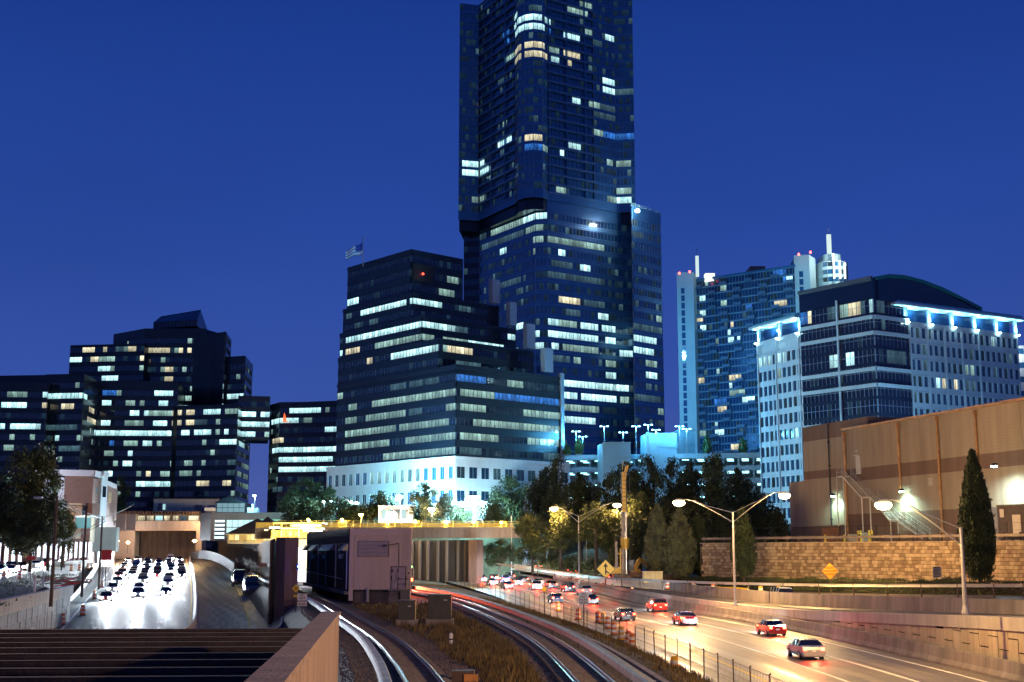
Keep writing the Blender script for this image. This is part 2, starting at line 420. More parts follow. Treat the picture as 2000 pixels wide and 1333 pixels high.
for (cpx, cpy, lpx, rpx, nf, lpy, rpy) in ((803, 492, 679, 904, 3, 529, 507), (806, 576, 671, 974, 2, 570, 592), (824, 621, 665, 1007, 2, 610, 635), (857, 666, 662, 1042, 2, 640, 680), (891, 717, 660, 1099, 6, 700, 730)):
    c = cornerpt(cpx, cpy); l = c+ub*on_px(c, ub, lpx, lpy); r = c+vb*on_px(c, vb, rpx, rpy)
    tiers.append((l, c, r, ZZ(cpy, c.y), nf))
zpod = ZZ(897, tiers[4][1].y)
for i, (l, c, r, zt, nf) in enumerate(tiers):
    zb = tiers[i+1][3] if i < 4 else zpod
    fh = (zt-zb-(1.2 if i == 4 else .3))/nf
    if i == 0: zb0 = zb
    shell(B, [l, c, r], zb, nf, fh, 1.45, litB, G_dark, span_dark, mull, sill=.36, head=.16, faint=.10, dim=.0, seed=i+3, maxrun=6)
    poly = [tuple(l), tuple(c), tuple(r), tuple(r+ub*22), tuple(l+vb*22)] if i else [tuple(l), tuple(c), tuple(r), tuple(r+ub*26), tuple(l+vb*15)]
    n0 = Vector((.2, 1))
    mb = MB(); ins = [tuple(Vector(p)+(n0*.3)) for p in poly]; mb.prism(ins, zb, zt+.02); mk('core', mb, span_dark, B)
    mb = MB(); mb.wall(l, c, -.35, .15, zt-.25, zt+.7); mb.wall(c, r, -.35, .15, zt-.25, zt+.7); mk('parapet', mb, span_dark, B)
for (x0, x1, y0, y1) in ((960, 974, 548, 594), (994, 1007, 592, 637), (1027, 1043, 635, 683), (1062, 1078, 682, 728), (1094, 1100, 730, 899)):
    i = {960: 1, 994: 2, 1027: 3, 1062: 4, 1094: 4}[x0]; c = tiers[i][1]; t1 = on_px(c, vb, x1, (y0+y1)/2); p = c+vb*t1
    q = c+vb*on_px(c, vb, x0, (y0+y1)/2)
    mb = MB(); mb.wall(q, p, -1.2, .5, ZZ(y1, p.y), ZZ(y0, p.y)); mk('terrace_fin', mb, finm, B)
# rooftop details
c = tiers[0][1]
mb = MB(); p = c+vb*.5+ub*-.2; q = p+vb*7; mb.wall(p, q, -.2, .35, ZZ(545, YB), ZZ(512, YB)); mk('plant_screen', mb, M('black_louver', (.008, .008, .01), .6, var=0), B)
mb = MB(); mb.lathe((*(p+vb*3.2), ZZ(531, YB)), [(.22, -.2), (.3, 0), (.2, .25)]);
for v in range(len(mb.v)): mb.v[v] = (mb.v[v][0]+.3, mb.v[v][1]-.7, mb.v[v][2])
mk('red_beacon', mb, E('red_lamp_glow', (1, .06, .03), 8), B)
# podium
lp = tiers[4]; pl, pc, pr = lp[0]+ub*3.5-vb*.6, lp[1]-ub*.9-vb*.9, lp[2]-ub*.5+vb*2
zp0 = 8.0; fhp = 6.0
zr = [(ZZ(985, 325), ZZ(940, 325))]
shell(B, [pl, pc], zpod-2*fhp, 2, fhp, 3.55, conv(380, 900, 3.079, [(1060,100,1370,75,'g'),(1220,75,1250,75,'g'),(860,200,1010,190,'d')]), G_navy, conc_lit, mull_lt, sill=.16, head=.30, pier=.48, faint=.25, dim=.12, seed=9, punched=True, bandname='podium_glazing', wname='podium_wall')
shell(B, [pc, pr], zpod-2*fhp, 2, fhp, 3.9, (), G_teal, conc_lit, mull_lt, sill=.2, head=.32, pier=.34, faint=.3, dim=.1, seed=10, punched=True, bandname='podium_glazing', wname='podium_wall')
mb = MB(); mb.wall(pl, pc, -.5, .3, zpod-.1, zpod+.7); mb.wall(pc, pr, -.5, .3, zpod-.1, zpod+.7); mb.wall(pl, pc, -.5, .18, zpod-6.3, zpod-5.8); mb.wall(pc, pr, -.5, .18, zpod-6.3, zpod-5.8); mk('podium_cornice', mb, conc_lit, B)
mb = MB(); mb.prism([tuple(pl+Vector((.3, .5))), tuple(pc+Vector((0, .8))), tuple(pr+Vector((-.3, .5))), tuple(pr+ub*20), tuple(pl+vb*20)], 6, zpod-.2); mk('podium_core', mb, conc_lit, B)
# flag on the roof
fl = thing('flag', W(709, 522, 352), 'blue and white striped flag on a thin pole above the stepped dark block', 'flag')
mb = MB(); a = W(709, 522, 352); b = W(709, 468, 352); mb.tube(a, b, .14, 6, 0, .08); mb.lathe(b, [(.05, 0), (.25, .1), (.25, .35), (.05, .5)], 8); mk('flagpole', mb, steel, fl)
mb = MB(); nx = 12; P = []
wv = lambda s, t: (W(lerp(708, 675, s), lerp(lerp(473, 490, s), lerp(497, 507, s), t)+math.sin(s*9)*1.5, 352+math.sin(s*8)*.7))
for j in range(7):
    for i in range(nx):
        m_ = 1 if (j < 4 and i < 5) else (0 if j % 2 else 2)
        mb.quad(wv(i/nx, j/7), wv((i+1)/nx, j/7), wv((i+1)/nx, (j+1)/7), wv(i/nx, (j+1)/7), m_)
mk('cloth', mb, [M('flag_white', (.45, .6, .8), .9, var=0), M('flag_blue', (.01, .05, .35), .9, var=0), M('flag_mid_blue', (.12, .2, .45), .9, var=0)], fl, smooth=True)  # stripes alternate pale blue and mid blue

# ================================================================== tall tower
T = thing('glass_tower', (*wx(1060, 450), 6), 'tallest glass tower, rising out of the picture with balconied floors over an office base', 'skyscraper')
Z6 = lambda l: conv(890, 400, 2.665, l); Z5 = lambda l: conv(880, 0, 3.029, l)
litO = Z6([(175,120,350,95,'g'),(358,78,468,80,'w'),(130,195,350,165,'d'),(370,150,465,148,'g'),(230,250,258,248,'w'),(405,215,415,215,'g'),(480,160,780,205,'g'),(545,233,578,235,'w'),(485,230,500,230,'d'),(650,315,700,318,'w'),(490,290,600,300,'d'),(485,350,780,385,'d'),(600,370,640,372,'w'),(220,435,345,420,'d'),(530,492,645,500,'y'),(660,505,780,520,'d'),(750,580,800,582,'w'),(580,555,640,560,'d'),(490,607,540,607,'w'),(548,620,635,625,'g'),(655,632,745,637,'w'),(755,645,835,650,'w'),(490,675,540,678,'w'),(548,685,645,690,'w'),(655,695,745,700,'w'),(785,710,830,715,'w'),(510,755,545,755,'w'),(550,750,735,770,'g'),(850,780,910,785,'w'),(620,820,660,822,'g'),(500,800,600,805,'d'),(560,945,650,950,'w'),(660,950,720,955,'w'),(735,955,850,962,'w'),(860,970,910,972,'w'),(565,1010,640,1012,'w'),(660,1015,840,1025,'w'),(560,1075,740,1085,'g'),(560,1140,730,1145,'w'),(790,900,830,900,'w'),(860,1035,905,1038,'g'),(790,850,830,850,'g'),
 (920,675,1040,700,'w'),(920,735,1030,750,'w'),(985,810,1045,820,'g'),(985,865,1045,870,'w'),(915,985,1070,990,'d'),(915,610,1080,630,'d'),(1045,585,1080,590,'g'),(920,180,975,185,'d'),(1060,1065,1090,1070,'g'),(405,740,465,735,'w'),(310,610,355,608,'w'),(410,665,440,665,'w')])
litR = Z5([(370,110,435,105,'w'),(440,105,545,105,'w'),(565,115,595,118,'w'),(370,180,430,175,'w'),(445,160,550,160,'w'),(570,175,590,178,'b'),(385,305,420,300,'y'),(430,283,560,283,'y'),(385,360,425,355,'y'),(430,340,570,340,'y'),(300,225,340,215,'b'),(310,340,375,325,'g'),(585,310,640,320,'g'),(672,212,715,215,'w'),(725,232,775,236,'w'),(808,185,838,190,'g'),(845,250,900,260,'d'),(910,215,962,225,'w'),(700,40,840,60,'g'),(610,370,655,378,'w'),(690,392,720,396,'y'),(672,330,778,355,'y'),(270,470,320,460,'d'),(730,575,780,585,'w'),(820,600,890,612,'g'),(900,500,978,520,'w'),(980,525,1080,520,'d'),(855,700,980,720,'d'),(890,620,980,640,'d'),(300,745,325,745,'g'),(445,800,535,795,'y'),(860,765,905,775,'g'),(910,790,980,795,'b'),(985,800,1080,800,'b'),(445,850,535,850,'b'),(545,870,580,872,'g'),(270,865,350,845,'w'),(715,855,765,860,'w'),(655,890,670,892,'w'),(65,960,185,955,'w'),(65,1015,222,1005,'w'),(930,950,960,955,'g'),(985,965,1070,960,'g'),(120,1185,185,1180,'g'),(620,1125,700,1135,'g'),(990,1125,1070,1125,'g'),(930,1185,985,1195,'g'),(990,1200,1070,1195,'w'),(930,1235,985,1245,'w'),(990,1250,1070,1245,'w'),(455,35,530,30,'d')])
# office base
q = lambda px, Y: wx(px, Y, 620)
ob = [q(905, 476), q(936, 474), q(1046, 442), q(1070, 441), q(1209, 459), q(1235, 461), q(1237, 450), q(1293, 461)]
fho = 4.3; zc = ZZ(659, 449); zo0 = zc-.6*fho-20*fho; 
while zo0 < 0: zo0 += fho
zo0 -= 0; ztop_o = ZZ(398, 445); nfo = int((ztop_o-zo0)/fho)
shell(T, ob[1:], zo0, nfo, fho, 1.6, litO, G_navy, span_navy, mull_lt, sill=.34, head=.12, faint=.26, dim=.09, seed=21, mw=.10, maxrun=5)
shell(T, ob[:2], zo0, nfo, fho, 1.6, litO, G_dark, span_dark, mull, sill=.34, head=.12, faint=.04, dim=.02, seed=22)
zt = zo0+nfo*fho
ctr = wx(1100, 500)
mb = MB(); mb.prism([(x+.3, y+.6) for x, y in ob]+[(ob[-1][0]-4, 500), (ob[0][0]+4, 510)], 0, zt-.3); mk('core', mb, span_navy, T)
mb = MB()
for a, b in zip(ob[:-1], ob[1:]): mb.wall(a, b, -.4, .05, zt, zt+(4.5 if a[0] < 30 or True else 1))
mk('mechanical_band', mb, span_navy, T)
mb = MB(); mb.prism([(x+.3, y+.6) for x, y in ob]+[(ob[-1][0]-4, 500), (ob[0][0]+4, 510)], zt-.2, zt+4.0); mk('terrace_slab', mb, span_navy, T)
mb = MB()   # thin light lines at each floor edge
for k in range(nfo):
    for a, b in zip(ob[1:-1], ob[2:]): mb.wall(a, b, .004, .10, zo0+k*fho+.25, zo0+k*fho+.38); mb.wall(a, b, .004, .08, zo0+k*fho+1.2, zo0+k*fho+1.28)
mk('floor_trim', mb, M('bright_floor_trim', (.20, .42, .62), .35, .5, var=0), T, kind='stuff')
# residential shaft
p = lambda px, Y: wx(px, Y, 220)
sh = [p(897, 468), p(935, 470), p(1006, 446), p(1012, 441), p(1024, 438.2), p(1042, 437), p(1060, 438), p(1070, 441), p(1160, 452), p(1202, 458), p(1238, 457)]
fhr = 3.53; zr0 = zt+4.5; zc = ZZ(52.8, 438); zr0 = zc-.55*fhr-math.floor((zc-.55*fhr-zr0)/fhr)*fhr
nfr = int((ZZ(-70, 440)-zr0)/fhr)
mb = MB()
for a, b in zip(sh[:-1], sh[1:]): mb.wall(a, b, -.4, .02, zt+4, zr0)
mk('plinth', mb, span_navy, T)
kw = dict(sill=.22, head=.10, mw=.09)
shell(T, sh[0:2], zr0, nfr, fhr, 1.4, litR, G_navy, span_navy, mull_lt, faint=.25, dim=.02, seed=31, **kw)
shell(T, sh[1:3], zr0, nfr, fhr, 1.7, litR, G_navy, span_navy, mull, faint=.10, dim=.03, seed=32, rec=.7, slab=.25, **kw)
shell(T, sh[2:8], zr0, nfr, fhr, 1.5, litR, G_navy, span_navy, mull_lt, faint=.3, dim=.02, seed=33, maxrun=3, **kw)
shell(T, sh[7:9], zr0, nfr, fhr, 1.9, litR, G_navy, span_navy, mull, faint=.12, dim=.04, seed=34, rec=.7, slab=.25, **kw)
shell(T, sh[8:], zr0, nfr, fhr, 1.4, litR, G_navy, span_navy, mull_lt, faint=.3, dim=.03, seed=35, **kw)
mb = MB()
for k in range(nfr+1):
    for a, b in ((sh[1], sh[2]), (sh[7], sh[8])): mb.wall(a, b, .255, .32, zr0+k*fhr-.08, zr0+k*fhr+.14)
mk('balcony_slab_edge', mb, M('blue_slab_edge', (.16, .30, .46), .6, var=.1, scale=.2), T, kind='stuff')
mb = MB(); a, b = Vector(sh[7]), Vector(sh[8]); t = (b-a)
for f in (.02, .40, .80):
    c0 = a+t*f; mb.wall(c0, c0+t.normalized()*.35, -1, .2, zr0, zr0+nfr*fhr)
a, b = Vector(sh[1]), Vector(sh[2]); t = (b-a)
for f in (.35, .72): c0 = a+t*f; mb.wall(c0, c0+t.normalized()*.35, -1, .2, zr0, zr0+nfr*fhr)
mk('balcony_divider', mb, span_navy, T)
mb = MB(); mb.prism([(x+.2, y+1.6) for x, y in sh]+[(sh[-1][0]-3, 500), (sh[0][0]+3, 505)], zt, zr0+nfr*fhr); mk('shaft_core', mb, span_dark, T)
# terrace of the low shoulder with rail, and its flood lamp
mb = MB(); a = Vector(ob[6]); b = Vector(ob[7])
mb.wall(a, b, -.1, .0, zt+5.4, zt+5.5)
for k in range(15): c0 = a+(b-a)*(k/14); mb.box(c0.x-.05, c0.x+.05, c0.y-.05, c0.y+.05, zt+4.2, zt+5.45)
for k in range(9): c0 = a+(b-a)*(k/8)+Vector((0, 1.5)); mb.box(c0.x-.4, c0.x+.5, c0.y-.5, c0.y+.5, zt+4, zt+4.8+rnd.random())
mk('terrace_railing', mb, M('terrace_rail', (.3, .6, .55), .5, var=.3), T)
def floodlamp(loc, label, power, col=WHT, r=.5, s=60, post=1.2, nm='flood_lamp', light=True):
    L = Vector(loc); t = thing(nm, (L.x, L.y, L.z-post), label, 'lamp')
    mb = MB(); mb.tube((L.x, L.y, L.z-post), (L.x, L.y, L.z-r*.6), .08, 6); mb.lathe((L.x, L.y, L.z), [(.05, -r*.9), (r*.6, -r*.75), (r*.65, -r*.55), (.1, -r*.5)], 10); mk('post', mb, dsteel, t)
    mb = MB(); mb.lathe((L.x, L.y, L.z), [(.02, -r*.6), (r*.6, -r*.5), (r, 0), (r*.7, r*.7), (.05, r)], 12); mk('lens', mb, E('lens_%02d%02d%02d_%d' % (int(col[0]*99), int(col[1]*99), int(col[2]*99), s), col, s), t, smooth=True)
    if light: lamp('POINT', (L.x, L.y-r*1.2, L.z), col, power, r, t)
    return t
floodlamp(W(1245, 413, 448), 'dazzling white flood lamp on the shoulder terrace of the tall tower', 6000, WHT, .85, 50)

# ================================================================== dark complex on the left
C = thing('office_complex', (*wx(260, 430), 5), 'sprawling black glass office complex with a hipped glass lantern on top, at left', 'office building')
litC = conv(0, 560, 3.92, [(620,508,690,508,'y'),(700,515,735,515,'y'),(540,585,620,585,'w'),(700,590,735,592,'y'),(750,585,830,590,'g'),(805,512,830,514,'y'),(895,505,945,507,'d'),(995,510,1045,512,'y'),(1070,515,1095,517,'y'),(1150,518,1190,518,'y'),(1208,520,1310,518,'y'),(1370,518,1390,518,'y'),(1425,522,1475,522,'y'),(1120,600,1140,600,'y'),(745,663,835,663,'w'),(860,665,880,665,'g'),(1250,672,1325,672,'y'),(775,730,895,730,'w'),(1080,750,1185,750,'w'),(1205,752,1235,752,'y'),(1265,752,1285,752,'y'),(1185,828,1325,828,'w'),(1350,828,1405,828,'d'),(780,893,835,893,'w'),(1075,895,1100,895,'g'),(1210,897,1270,897,'w'),(1350,910,1500,918,'w'),(1500,920,1700,925,'w'),(985,973,1080,973,'w'),(670,980,720,980,'y'),(1100,975,1125,975,'w'),(1200,985,1320,985,'g'),(1325,982,1400,985,'y'),(1410,985,1490,988,'y'),(760,1050,830,1050,'w'),(670,1055,735,1055,'y'),(960,1052,1070,1052,'g'),(1170,1052,1265,1055,'w'),(1320,1060,1400,1062,'y'),(1410,1065,1485,1068,'y'),(1490,1075,1600,1075,'d'),(725,1130,830,1130,'w'),(835,1128,1165,1128,'w'),(1170,1130,1315,1133,'w'),(1400,1138,1440,1140,'w'),(1490,1148,1610,1150,'w'),(1695,1165,1810,1168,'w'),(840,1205,885,1205,'b'),(950,1205,1040,1205,'g'),(1105,1207,1165,1208,'w'),(830,1285,850,1285,'g'),(985,1285,1003,1285,'w'),(1050,1285,1065,1285,'w'),(1110,1285,1125,1285,'g'),
 (40,805,190,810,'g'),(330,812,440,820,'w'),(445,820,665,835,'w'),(330,875,575,878,'y'),(5,890,190,897,'w'),(0,1070,20,1072,'w'),(80,1078,185,1080,'w'),(190,1082,310,1083,'w'),(220,1168,275,1168,'g'),(425,1182,442,1182,'w'),(30,1205,100,1205,'g'),(340,1085,600,1100,'d'),(450,1265,600,1265,'d'),
 (1815,965,1950,970,'w'),(1820,1040,1950,1045,'w'),(1830,1110,1950,1113,'w'),(1835,1185,1870,1187,'w'),(1920,1188,1960,1190,'w'),(1625,803,1700,805,'w'),(1740,810,1850,812,'w'),(1440,780,1550,800,'g'),(1620,870,1700,880,'g'),(1430,870,1550,880,'g'),(960,870,1040,890,'g'),(800,800,900,810,'b')])
litC += conv(0, 850, 3.508, [(745,135,765,135,'w'),(850,205,910,205,'w'),(925,340,1035,345,'w'),(1040,345,1195,350,'w'),(740,272,760,272,'w'),(800,272,815,272,'g'),(935,270,950,270,'g'),(1000,270,1030,272,'y'),(1050,272,1065,272,'w'),(1085,272,1145,272,'g'),(1330,352,1435,352,'y'),(1510,358,1570,358,'y'),(1550,225,1610,225,'d'),(1630,235,1705,250,'g'),(1670,310,1700,318,'g'),(1665,380,1705,385,'g'),(405,200,415,200,'g'),(1045,415,1065,415,'g'),(1115,415,1130,415,'w'),(1260,205,1320,215,'g'),(1345,240,1370,250,'g'),(1370,170,1400,200,'g')])
litC += conv(440, 740, 4.936, [(115,325,300,330,'w'),(340,335,415,342,'w'),(115,425,260,430,'w'),(280,430,415,432,'w'),(120,510,300,515,'w'),(370,528,410,528,'g'),(140,605,185,605,'w'),(245,610,420,615,'w'),(10,560,100,580,'w'),(10,855,95,855,'d')])
fc = 3.40; zcc = ZZ(848, 428)
z0c = zcc-.6*fc-12*fc
def block(root, pts, ytop, Yref, lits, gm=G_dark, ybot=None, seed=1, wm=span_dark, depth=25, fh=fc, z0=z0c, penthouse=0, dim=.02, faint=.10, bay=1.55, dimk='g'):
    "one prismatic wing; pts = front polyline [(px, Y)]"
    zt_ = ZZ(ytop, Yref); P = [wx(a, b, (ytop+900)/2) for a, b in pts]
    zs = z0
    if ybot is not None:
        zb_ = ZZ(ybot, Yref); zs = z0+math.ceil((zb_-z0)/fh)*fh
    nf = int((zt_-zs)/fh); 
    shell(root, P, zs, nf, fh, bay, lits, gm, wm, mull, sill=.34, head=.14, faint=faint, dim=dim+.03, seed=seed, maxrun=5, dimk=dimk)
    zz = zs+nf*fh
    mb = MB()
    for a, b in zip(P[:-1], P[1:]): mb.wall(a, b, -.4, .06, zz, zt_)
    mk('parapet', mb, wm, root)
    poly = back(P, depth); cx = sum(p[0] for p in poly)/len(poly); cy = sum(p[1] for p in poly)/len(poly)
    mb = MB(); mb.prism([(a+(.35 if a < cx else -.35), b+(.35 if b < cy else -.35)) for a, b in poly], zs-.0 if ybot else 0, zt_-.1); mk('core', mb, wm, root)
    return P, zt_
block(C, [(-60, 400), (90, 402), (97, 430)], 746, 401, litC, seed=41)
block(C, [(84, 406), (160, 404), (245, 470)], 731, 405, litC, seed=42, faint=.1)
block(C, [(131, 440), (277, 436)], 673, 438, litC, seed=43, dim=.03)
block(C, [(216, 452), (277, 440), (396, 440)], 643, 441, litC, seed=44, depth=9)
block(C, [(396, 443), (412, 440)], 660, 441, (), seed=45, dim=0, faint=0, depth=6)
block(C, [(410, 438), (436, 434), (448, 452)], 650, 436, litC, seed=46, depth=12)
block(C, [(434, 436), (475, 433), (491, 455)], 696, 434, litC, seed=47, depth=14)
block(C, [(160, 424), (345, 426)], 745, 426, litC, seed=48, dim=.05, faint=.08)
block(C, [(345, 424), (463, 419), (489, 450)], 791, 421, litC, seed=49, dim=.06, faint=.10, depth=16)
block(C, [(463, 428), (526, 430)], 774, 429, litC, ybot=874, seed=50, depth=14)
# hipped lantern
Yl = 452; za = ZZ(643, Yl)-1; zb = ZZ(628, Yl); zt_ = ZZ(607, Yl)
L_ = [W(300, 640, Yl+2), W(345, 640, 436+8), W(405, 636, Yl-4), W(372, 636, Yl+22)]
mb = MB(); ridge = [W(315, 620, Yl+6), W(392, 606, Yl+2)]
def zset(v, z): return (v.x, v.y, z)
fl_, fr_ = zset(W(300, 640, 446), za), zset(W(385, 640, 440), za); br_, bl_ = zset(W(406, 640, 462), za), zset(W(318, 640, 470), za)
e1, e2, e3, e4 = [(*p[:2], za+2.2) for p in (fl_, fr_, br_, bl_)]
r1, r2 = tuple(W(315, 619, 455)), tuple(W(392, 606, 452))
for a, b, c_, d_ in ((fl_, fr_, e2, e1), (fr_, br_, e3, e2), (br_, bl_, e4, e3), (bl_, fl_, e1, e4)): mb.quad(a, b, c_, d_)
mb.quad(e1, e2, r2, r1); mb.face([e2, e3, r2]); mb.quad(e3, e4, r1, r2); mb.face([e4, e1, r1])
mk('roof_lantern', mb, M('lantern_glass', (.03, .045, .075), .3, .4, var=.1), C)
mb = MB()
for k in range(13):
    s = k/12; a = Vector(e1).lerp(Vector(e2), s); b = Vector(r1).lerp(Vector(r2), s); mb.tube(a+Vector((0, -.1, .1)), b+Vector((0, -.1, .1)), .09, 4)
    mb.tube(Vector(fl_).lerp(Vector(fr_), s)+Vector((0, -.1, 0)), a+Vector((0, -.1, .1)), .09, 4)
mb.tube(e1, e2, .12, 4); mb.tube(r1, r2, .15, 4); mb.tube(e2, r2, .15, 4)
mk('lantern_rib', mb, span_dark, C)
# second black glass block right of the sky bridge
C2 = thing('office_block', (*wx(590, 435), 5), 'low black glass office block between the sky bridge and the stepped block', 'office building')
litK = conv(440, 740, 4.936, [(640,325,930,325,'w'),(450,412,600,425,'w'),(610,425,705,425,'w'),(760,425,830,425,'g'),(940,508,1085,505,'w'),(460,605,550,605,'y'),(450,697,600,697,'w'),(612,697,935,697,'w'),(945,692,1080,692,'w'),(518,795,595,795,'w'),(610,793,870,793,'w'),(890,793,1025,790,'w'),(518,888,595,888,'w'),(612,888,935,888,'w'),(945,885,1080,882,'w'),(540,1070,560,1070,'y'),(790,1070,840,1070,'g'),(905,1070,960,1070,'w'),(630,1150,770,1150,'g'),(1015,1060,1050,1060,'g'),(450,1090,530,1090,'d'),(440,745,1080,745,'x'),(790,600,800,600,'g'),(790,510,800,510,'w')])
zk = ZZ(881, 430)-.6*3.3-8*3.3
block(C2, [(526, 434), (545, 426), (592, 425), (668, 421)], 786, 426, litK, seed=61, z0=zk, fh=3.3, dim=.03)
mb = MB(); a = W(556, 815, 424); mb.face([(a.x-.6, a.y-.3, a.z-1.6), (a.x+.9, a.y-.3, a.z-1.8), (a.x+.3, a.y-.3, a.z+.4), (a.x-.1, a.y-.3, a.z+1.5)]); mk('logo_flame', mb, E('red_orange_sign', (1, .12, .03), 2), C2)

# ================================================================== residential tower at right
D = thing('apartment_tower', (*wx(1480, 520), 5), 'wide blue apartment slab between two pale pylons with white masts and red beacons', 'apartment building')
litD = conv(1310, 440, 5.127, [(335,615,370,615,'g'),(500,605,540,600,'g'),(285,725,330,720,'w'),(500,760,545,755,'g'),(1030,515,1145,505,'b'),(1155,510,1210,505,'w'),(1040,775,1155,755,'y'),(290,880,340,875,'w'),(240,960,335,950,'y'),(295,1035,340,1030,'w'),(600,995,625,990,'y'),(440,1170,485,1165,'g'),(575,1145,635,1140,'w'),(655,1140,700,1135,'w'),(765,805,810,800,'b'),(580,1085,605,1085,'w')])+conv(1300, 430, 2.424, [(235,720,258,720,'w'),(305,748,355,745,'y'),(145,765,185,765,'y'),(295,788,310,788,'w'),(305,825,370,822,'g'),(370,857,418,855,'w'),(230,870,290,870,'b'),(240,910,290,905,'y'),(165,1020,195,1020,'g'),(235,1015,270,1015,'w'),(310,1090,370,1085,'y'),(230,985,240,985,'w')])
pyl = M('pale_pylon_render', (.42, .55, .58), .8, var=.06, scale=.2)
fd = 3.2; zd0 = ZZ(870, 515)-2*fd-.6*fd; yd = 690
a, b = wx(1357, 532, yd), wx(1560, 503, yd); ztd = ZZ(547, 532); nfd = int((ztd-zd0)/fd)
G_blue = glass('blue_glass', (.02, .06, .14), .12, .2, .9)
shell(D, [a, b], zd0, nfd, fd, 1.45, litD, G_blue, M('blue_spandrel', (.06, .12, .20), .5, .1, var=.2, scale=.3), mull_lt, sill=.18, head=.10, faint=.18, dim=.02, seed=71, mw=.10, maxrun=3)
mb = MB(); va, vb_ = Vector(a), Vector(b); t = vb_-va
for k in range(nfd+1): mb.wall(a, b, .01, .16, zd0+k*fd-.14, zd0+k*fd+.14)
mk('floor_edge', mb, M('pale_floor_edge', (.22, .34, .46), .7, var=.1), D, kind='stuff')
mb = MB(); R = random.Random(5)
for k in range(nfd):
    for j in range(8):
        if (j+k//3) % 2 == 0: 
            f = (j+.2+.1*(k % 2))/8; c0 = va+t*f; c1 = va+t*(f+.075); n = Vector((t.y, -t.x)).normalized()
            mb.wall(c0, c1, .2, 1.5, zd0+k*fd-.1, zd0+k*fd+.08); mb.wall(c0, c1, 1.42, 1.5, zd0+k*fd+.08, zd0+k*fd+1.1)
mk('balcony', mb, M('balcony_blue', (.10, .17, .26), .5, .1, var=.1), D, kind='stuff')
mb = MB(); mb.prism([(a[0]+.3, a[1]+.6), (b[0]-.3, b[1]+.6), (b[0]+4, b[1]+22), (a[0]+4, a[1]+22)], 0, zd0+nfd*fd-.1); mk('core', mb, span_navy, D)
mb = MB(); mb.wall(a, b, -.4, .3, zd0+nfd*fd-.01, zd0+nfd*fd+.9); mk('parapet', mb, span_navy, D)
def pylon(x0, x1, x2, ytop, Y, D2, slots, nm='pylon'):
    a = Vector(wx(x0, Y, 700)); b = Vector(wx(x1, Y-1, 700)); c = Vector(wx(x2, Y+6, 700)); zt = ZZ(ytop, Y)
    sa, sb = Vector(wx(slots[0], Y-.3, 700)), Vector(wx(slots[1], Y-.5, 700))
    mb = MB(); mb.wall(a, sa, -.5, 0, 0, zt); mb.wall(sb, b, -.5, 0, 0, zt); mb.wall(b, c, -.5, 0, 0, zt); mb.wall(sa, sb, -.5, 0, zt-6, zt)
    mb.prism([(a.x+.4, a.y+.8), (b.x-.4, b.y+.8), (c.x-.3, c.y+.3), (c.x, c.y+D2), (a.x+2, a.y+D2)], 0, zt-.2)
    mk(nm, mb, pyl, D); mb = MB()
    for k in range(60):
        z = zt-6-k*fd
        if z < 20: break
        mb.wall(sa, sb, -.5, -.05, z-.7, z)
    mk('slot_lintel', mb, pyl, D, kind='stuff')
    mb = MB(); mb.wall(sa, sb, -.4, -.2, 10, zt-6); mk('stair_glazing', mb, G_navy, D)
    return a, b, c, zt
pa = pylon(1325, 1358, 1366, 533, 527, 14, (1333, 1340))
pb = pylon(1558, 1588, 1600, 499, 503, 16, (1567, 1575), 'pylon')
# curved glass bay on the right pylon
cc = Vector(wx(1626, 512, 560)); rr = 6.5; zt2 = ZZ(512, 508); arc = [(cc.x+rr*math.cos(t_), cc.y+rr*math.sin(t_)) for t_ in [math.radians(200+i*20) for i in range(8)]]
shell(D, arc, zt2-14*fd, 14, fd, 2.0, (), G_navy, pyl, mull_lt, sill=.3, head=.1, faint=.1, dim=.02, seed=77, mw=.15, wname='bay_wall')
[o.__setitem__('kind', 'stuff') for o in D.children if o.name.startswith('bay_wall')]
mb = MB(); mb.prism(arc+[(cc.x+5, cc.y+14), (cc.x-6, cc.y+14)], 0, zt2-14*fd); mk('bay_base', mb, pyl, D)
mb = MB(); mb.prism([(cc.x+(x-cc.x)*1.0, y+.3) for x, y in arc]+[(cc.x+5, cc.y+14), (cc.x-6, cc.y+14)], zt2-14*fd, zt2); mb.prism([(cc.x+(x-cc.x)*.6, cc.y+(y-cc.y)*.6) for x, y in arc]+[(cc.x+3, cc.y+8), (cc.x-4, cc.y+8)], zt2, zt2+3.5); mk('bay_core', mb, pyl, D)
# masts
for (px, y0, y1, wpx, s) in ((1362, 531, 500, 5, 1.6), (1620, 505, 458, 6, 3)):
    Ym = 522 if px < 1500 else 510; a1 = W(px-wpx/2, y0, Ym); b1 = W(px+wpx/2, y1, Ym)
    mb = MB(); mb.box(a1.x, b1.x, Ym, Ym+1.2, a1.z-2, b1.z); mk('mast', mb, E('lit_white_mast', (.75, .95, .92), s*.55), D)
    mb = MB(); mb.tube(((a1.x+b1.x)/2, Ym+.5, b1.z), ((a1.x+b1.x)/2, Ym+.5, b1.z+3.2), .1, 5); mk('lightning_rod', mb, steel, D)
for (px, py) in ((1327, 534), (1347, 531), (1560, 497), (1583, 493)):
    v = W(px, py, 520 if px < 1400 else 498); mb = MB(); mb.lathe(v, [(.1, -.6), (.4, -.3), (.5, 0), (.3, .4), (.02, .5)], 8); mk('red_beacon', mb, E('red_beacon_glow', (1, .08, .06), 9), D)
mb = MB(); v = W(1378, 549, 526); v2 = W(1396, 534, 526); mb.box(v.x, v2.x, 526, 530, v.z, v2.z); mk('lit_penthouse', mb, E('lit_penthouse', (.95, 1, .85), 1.3), D)
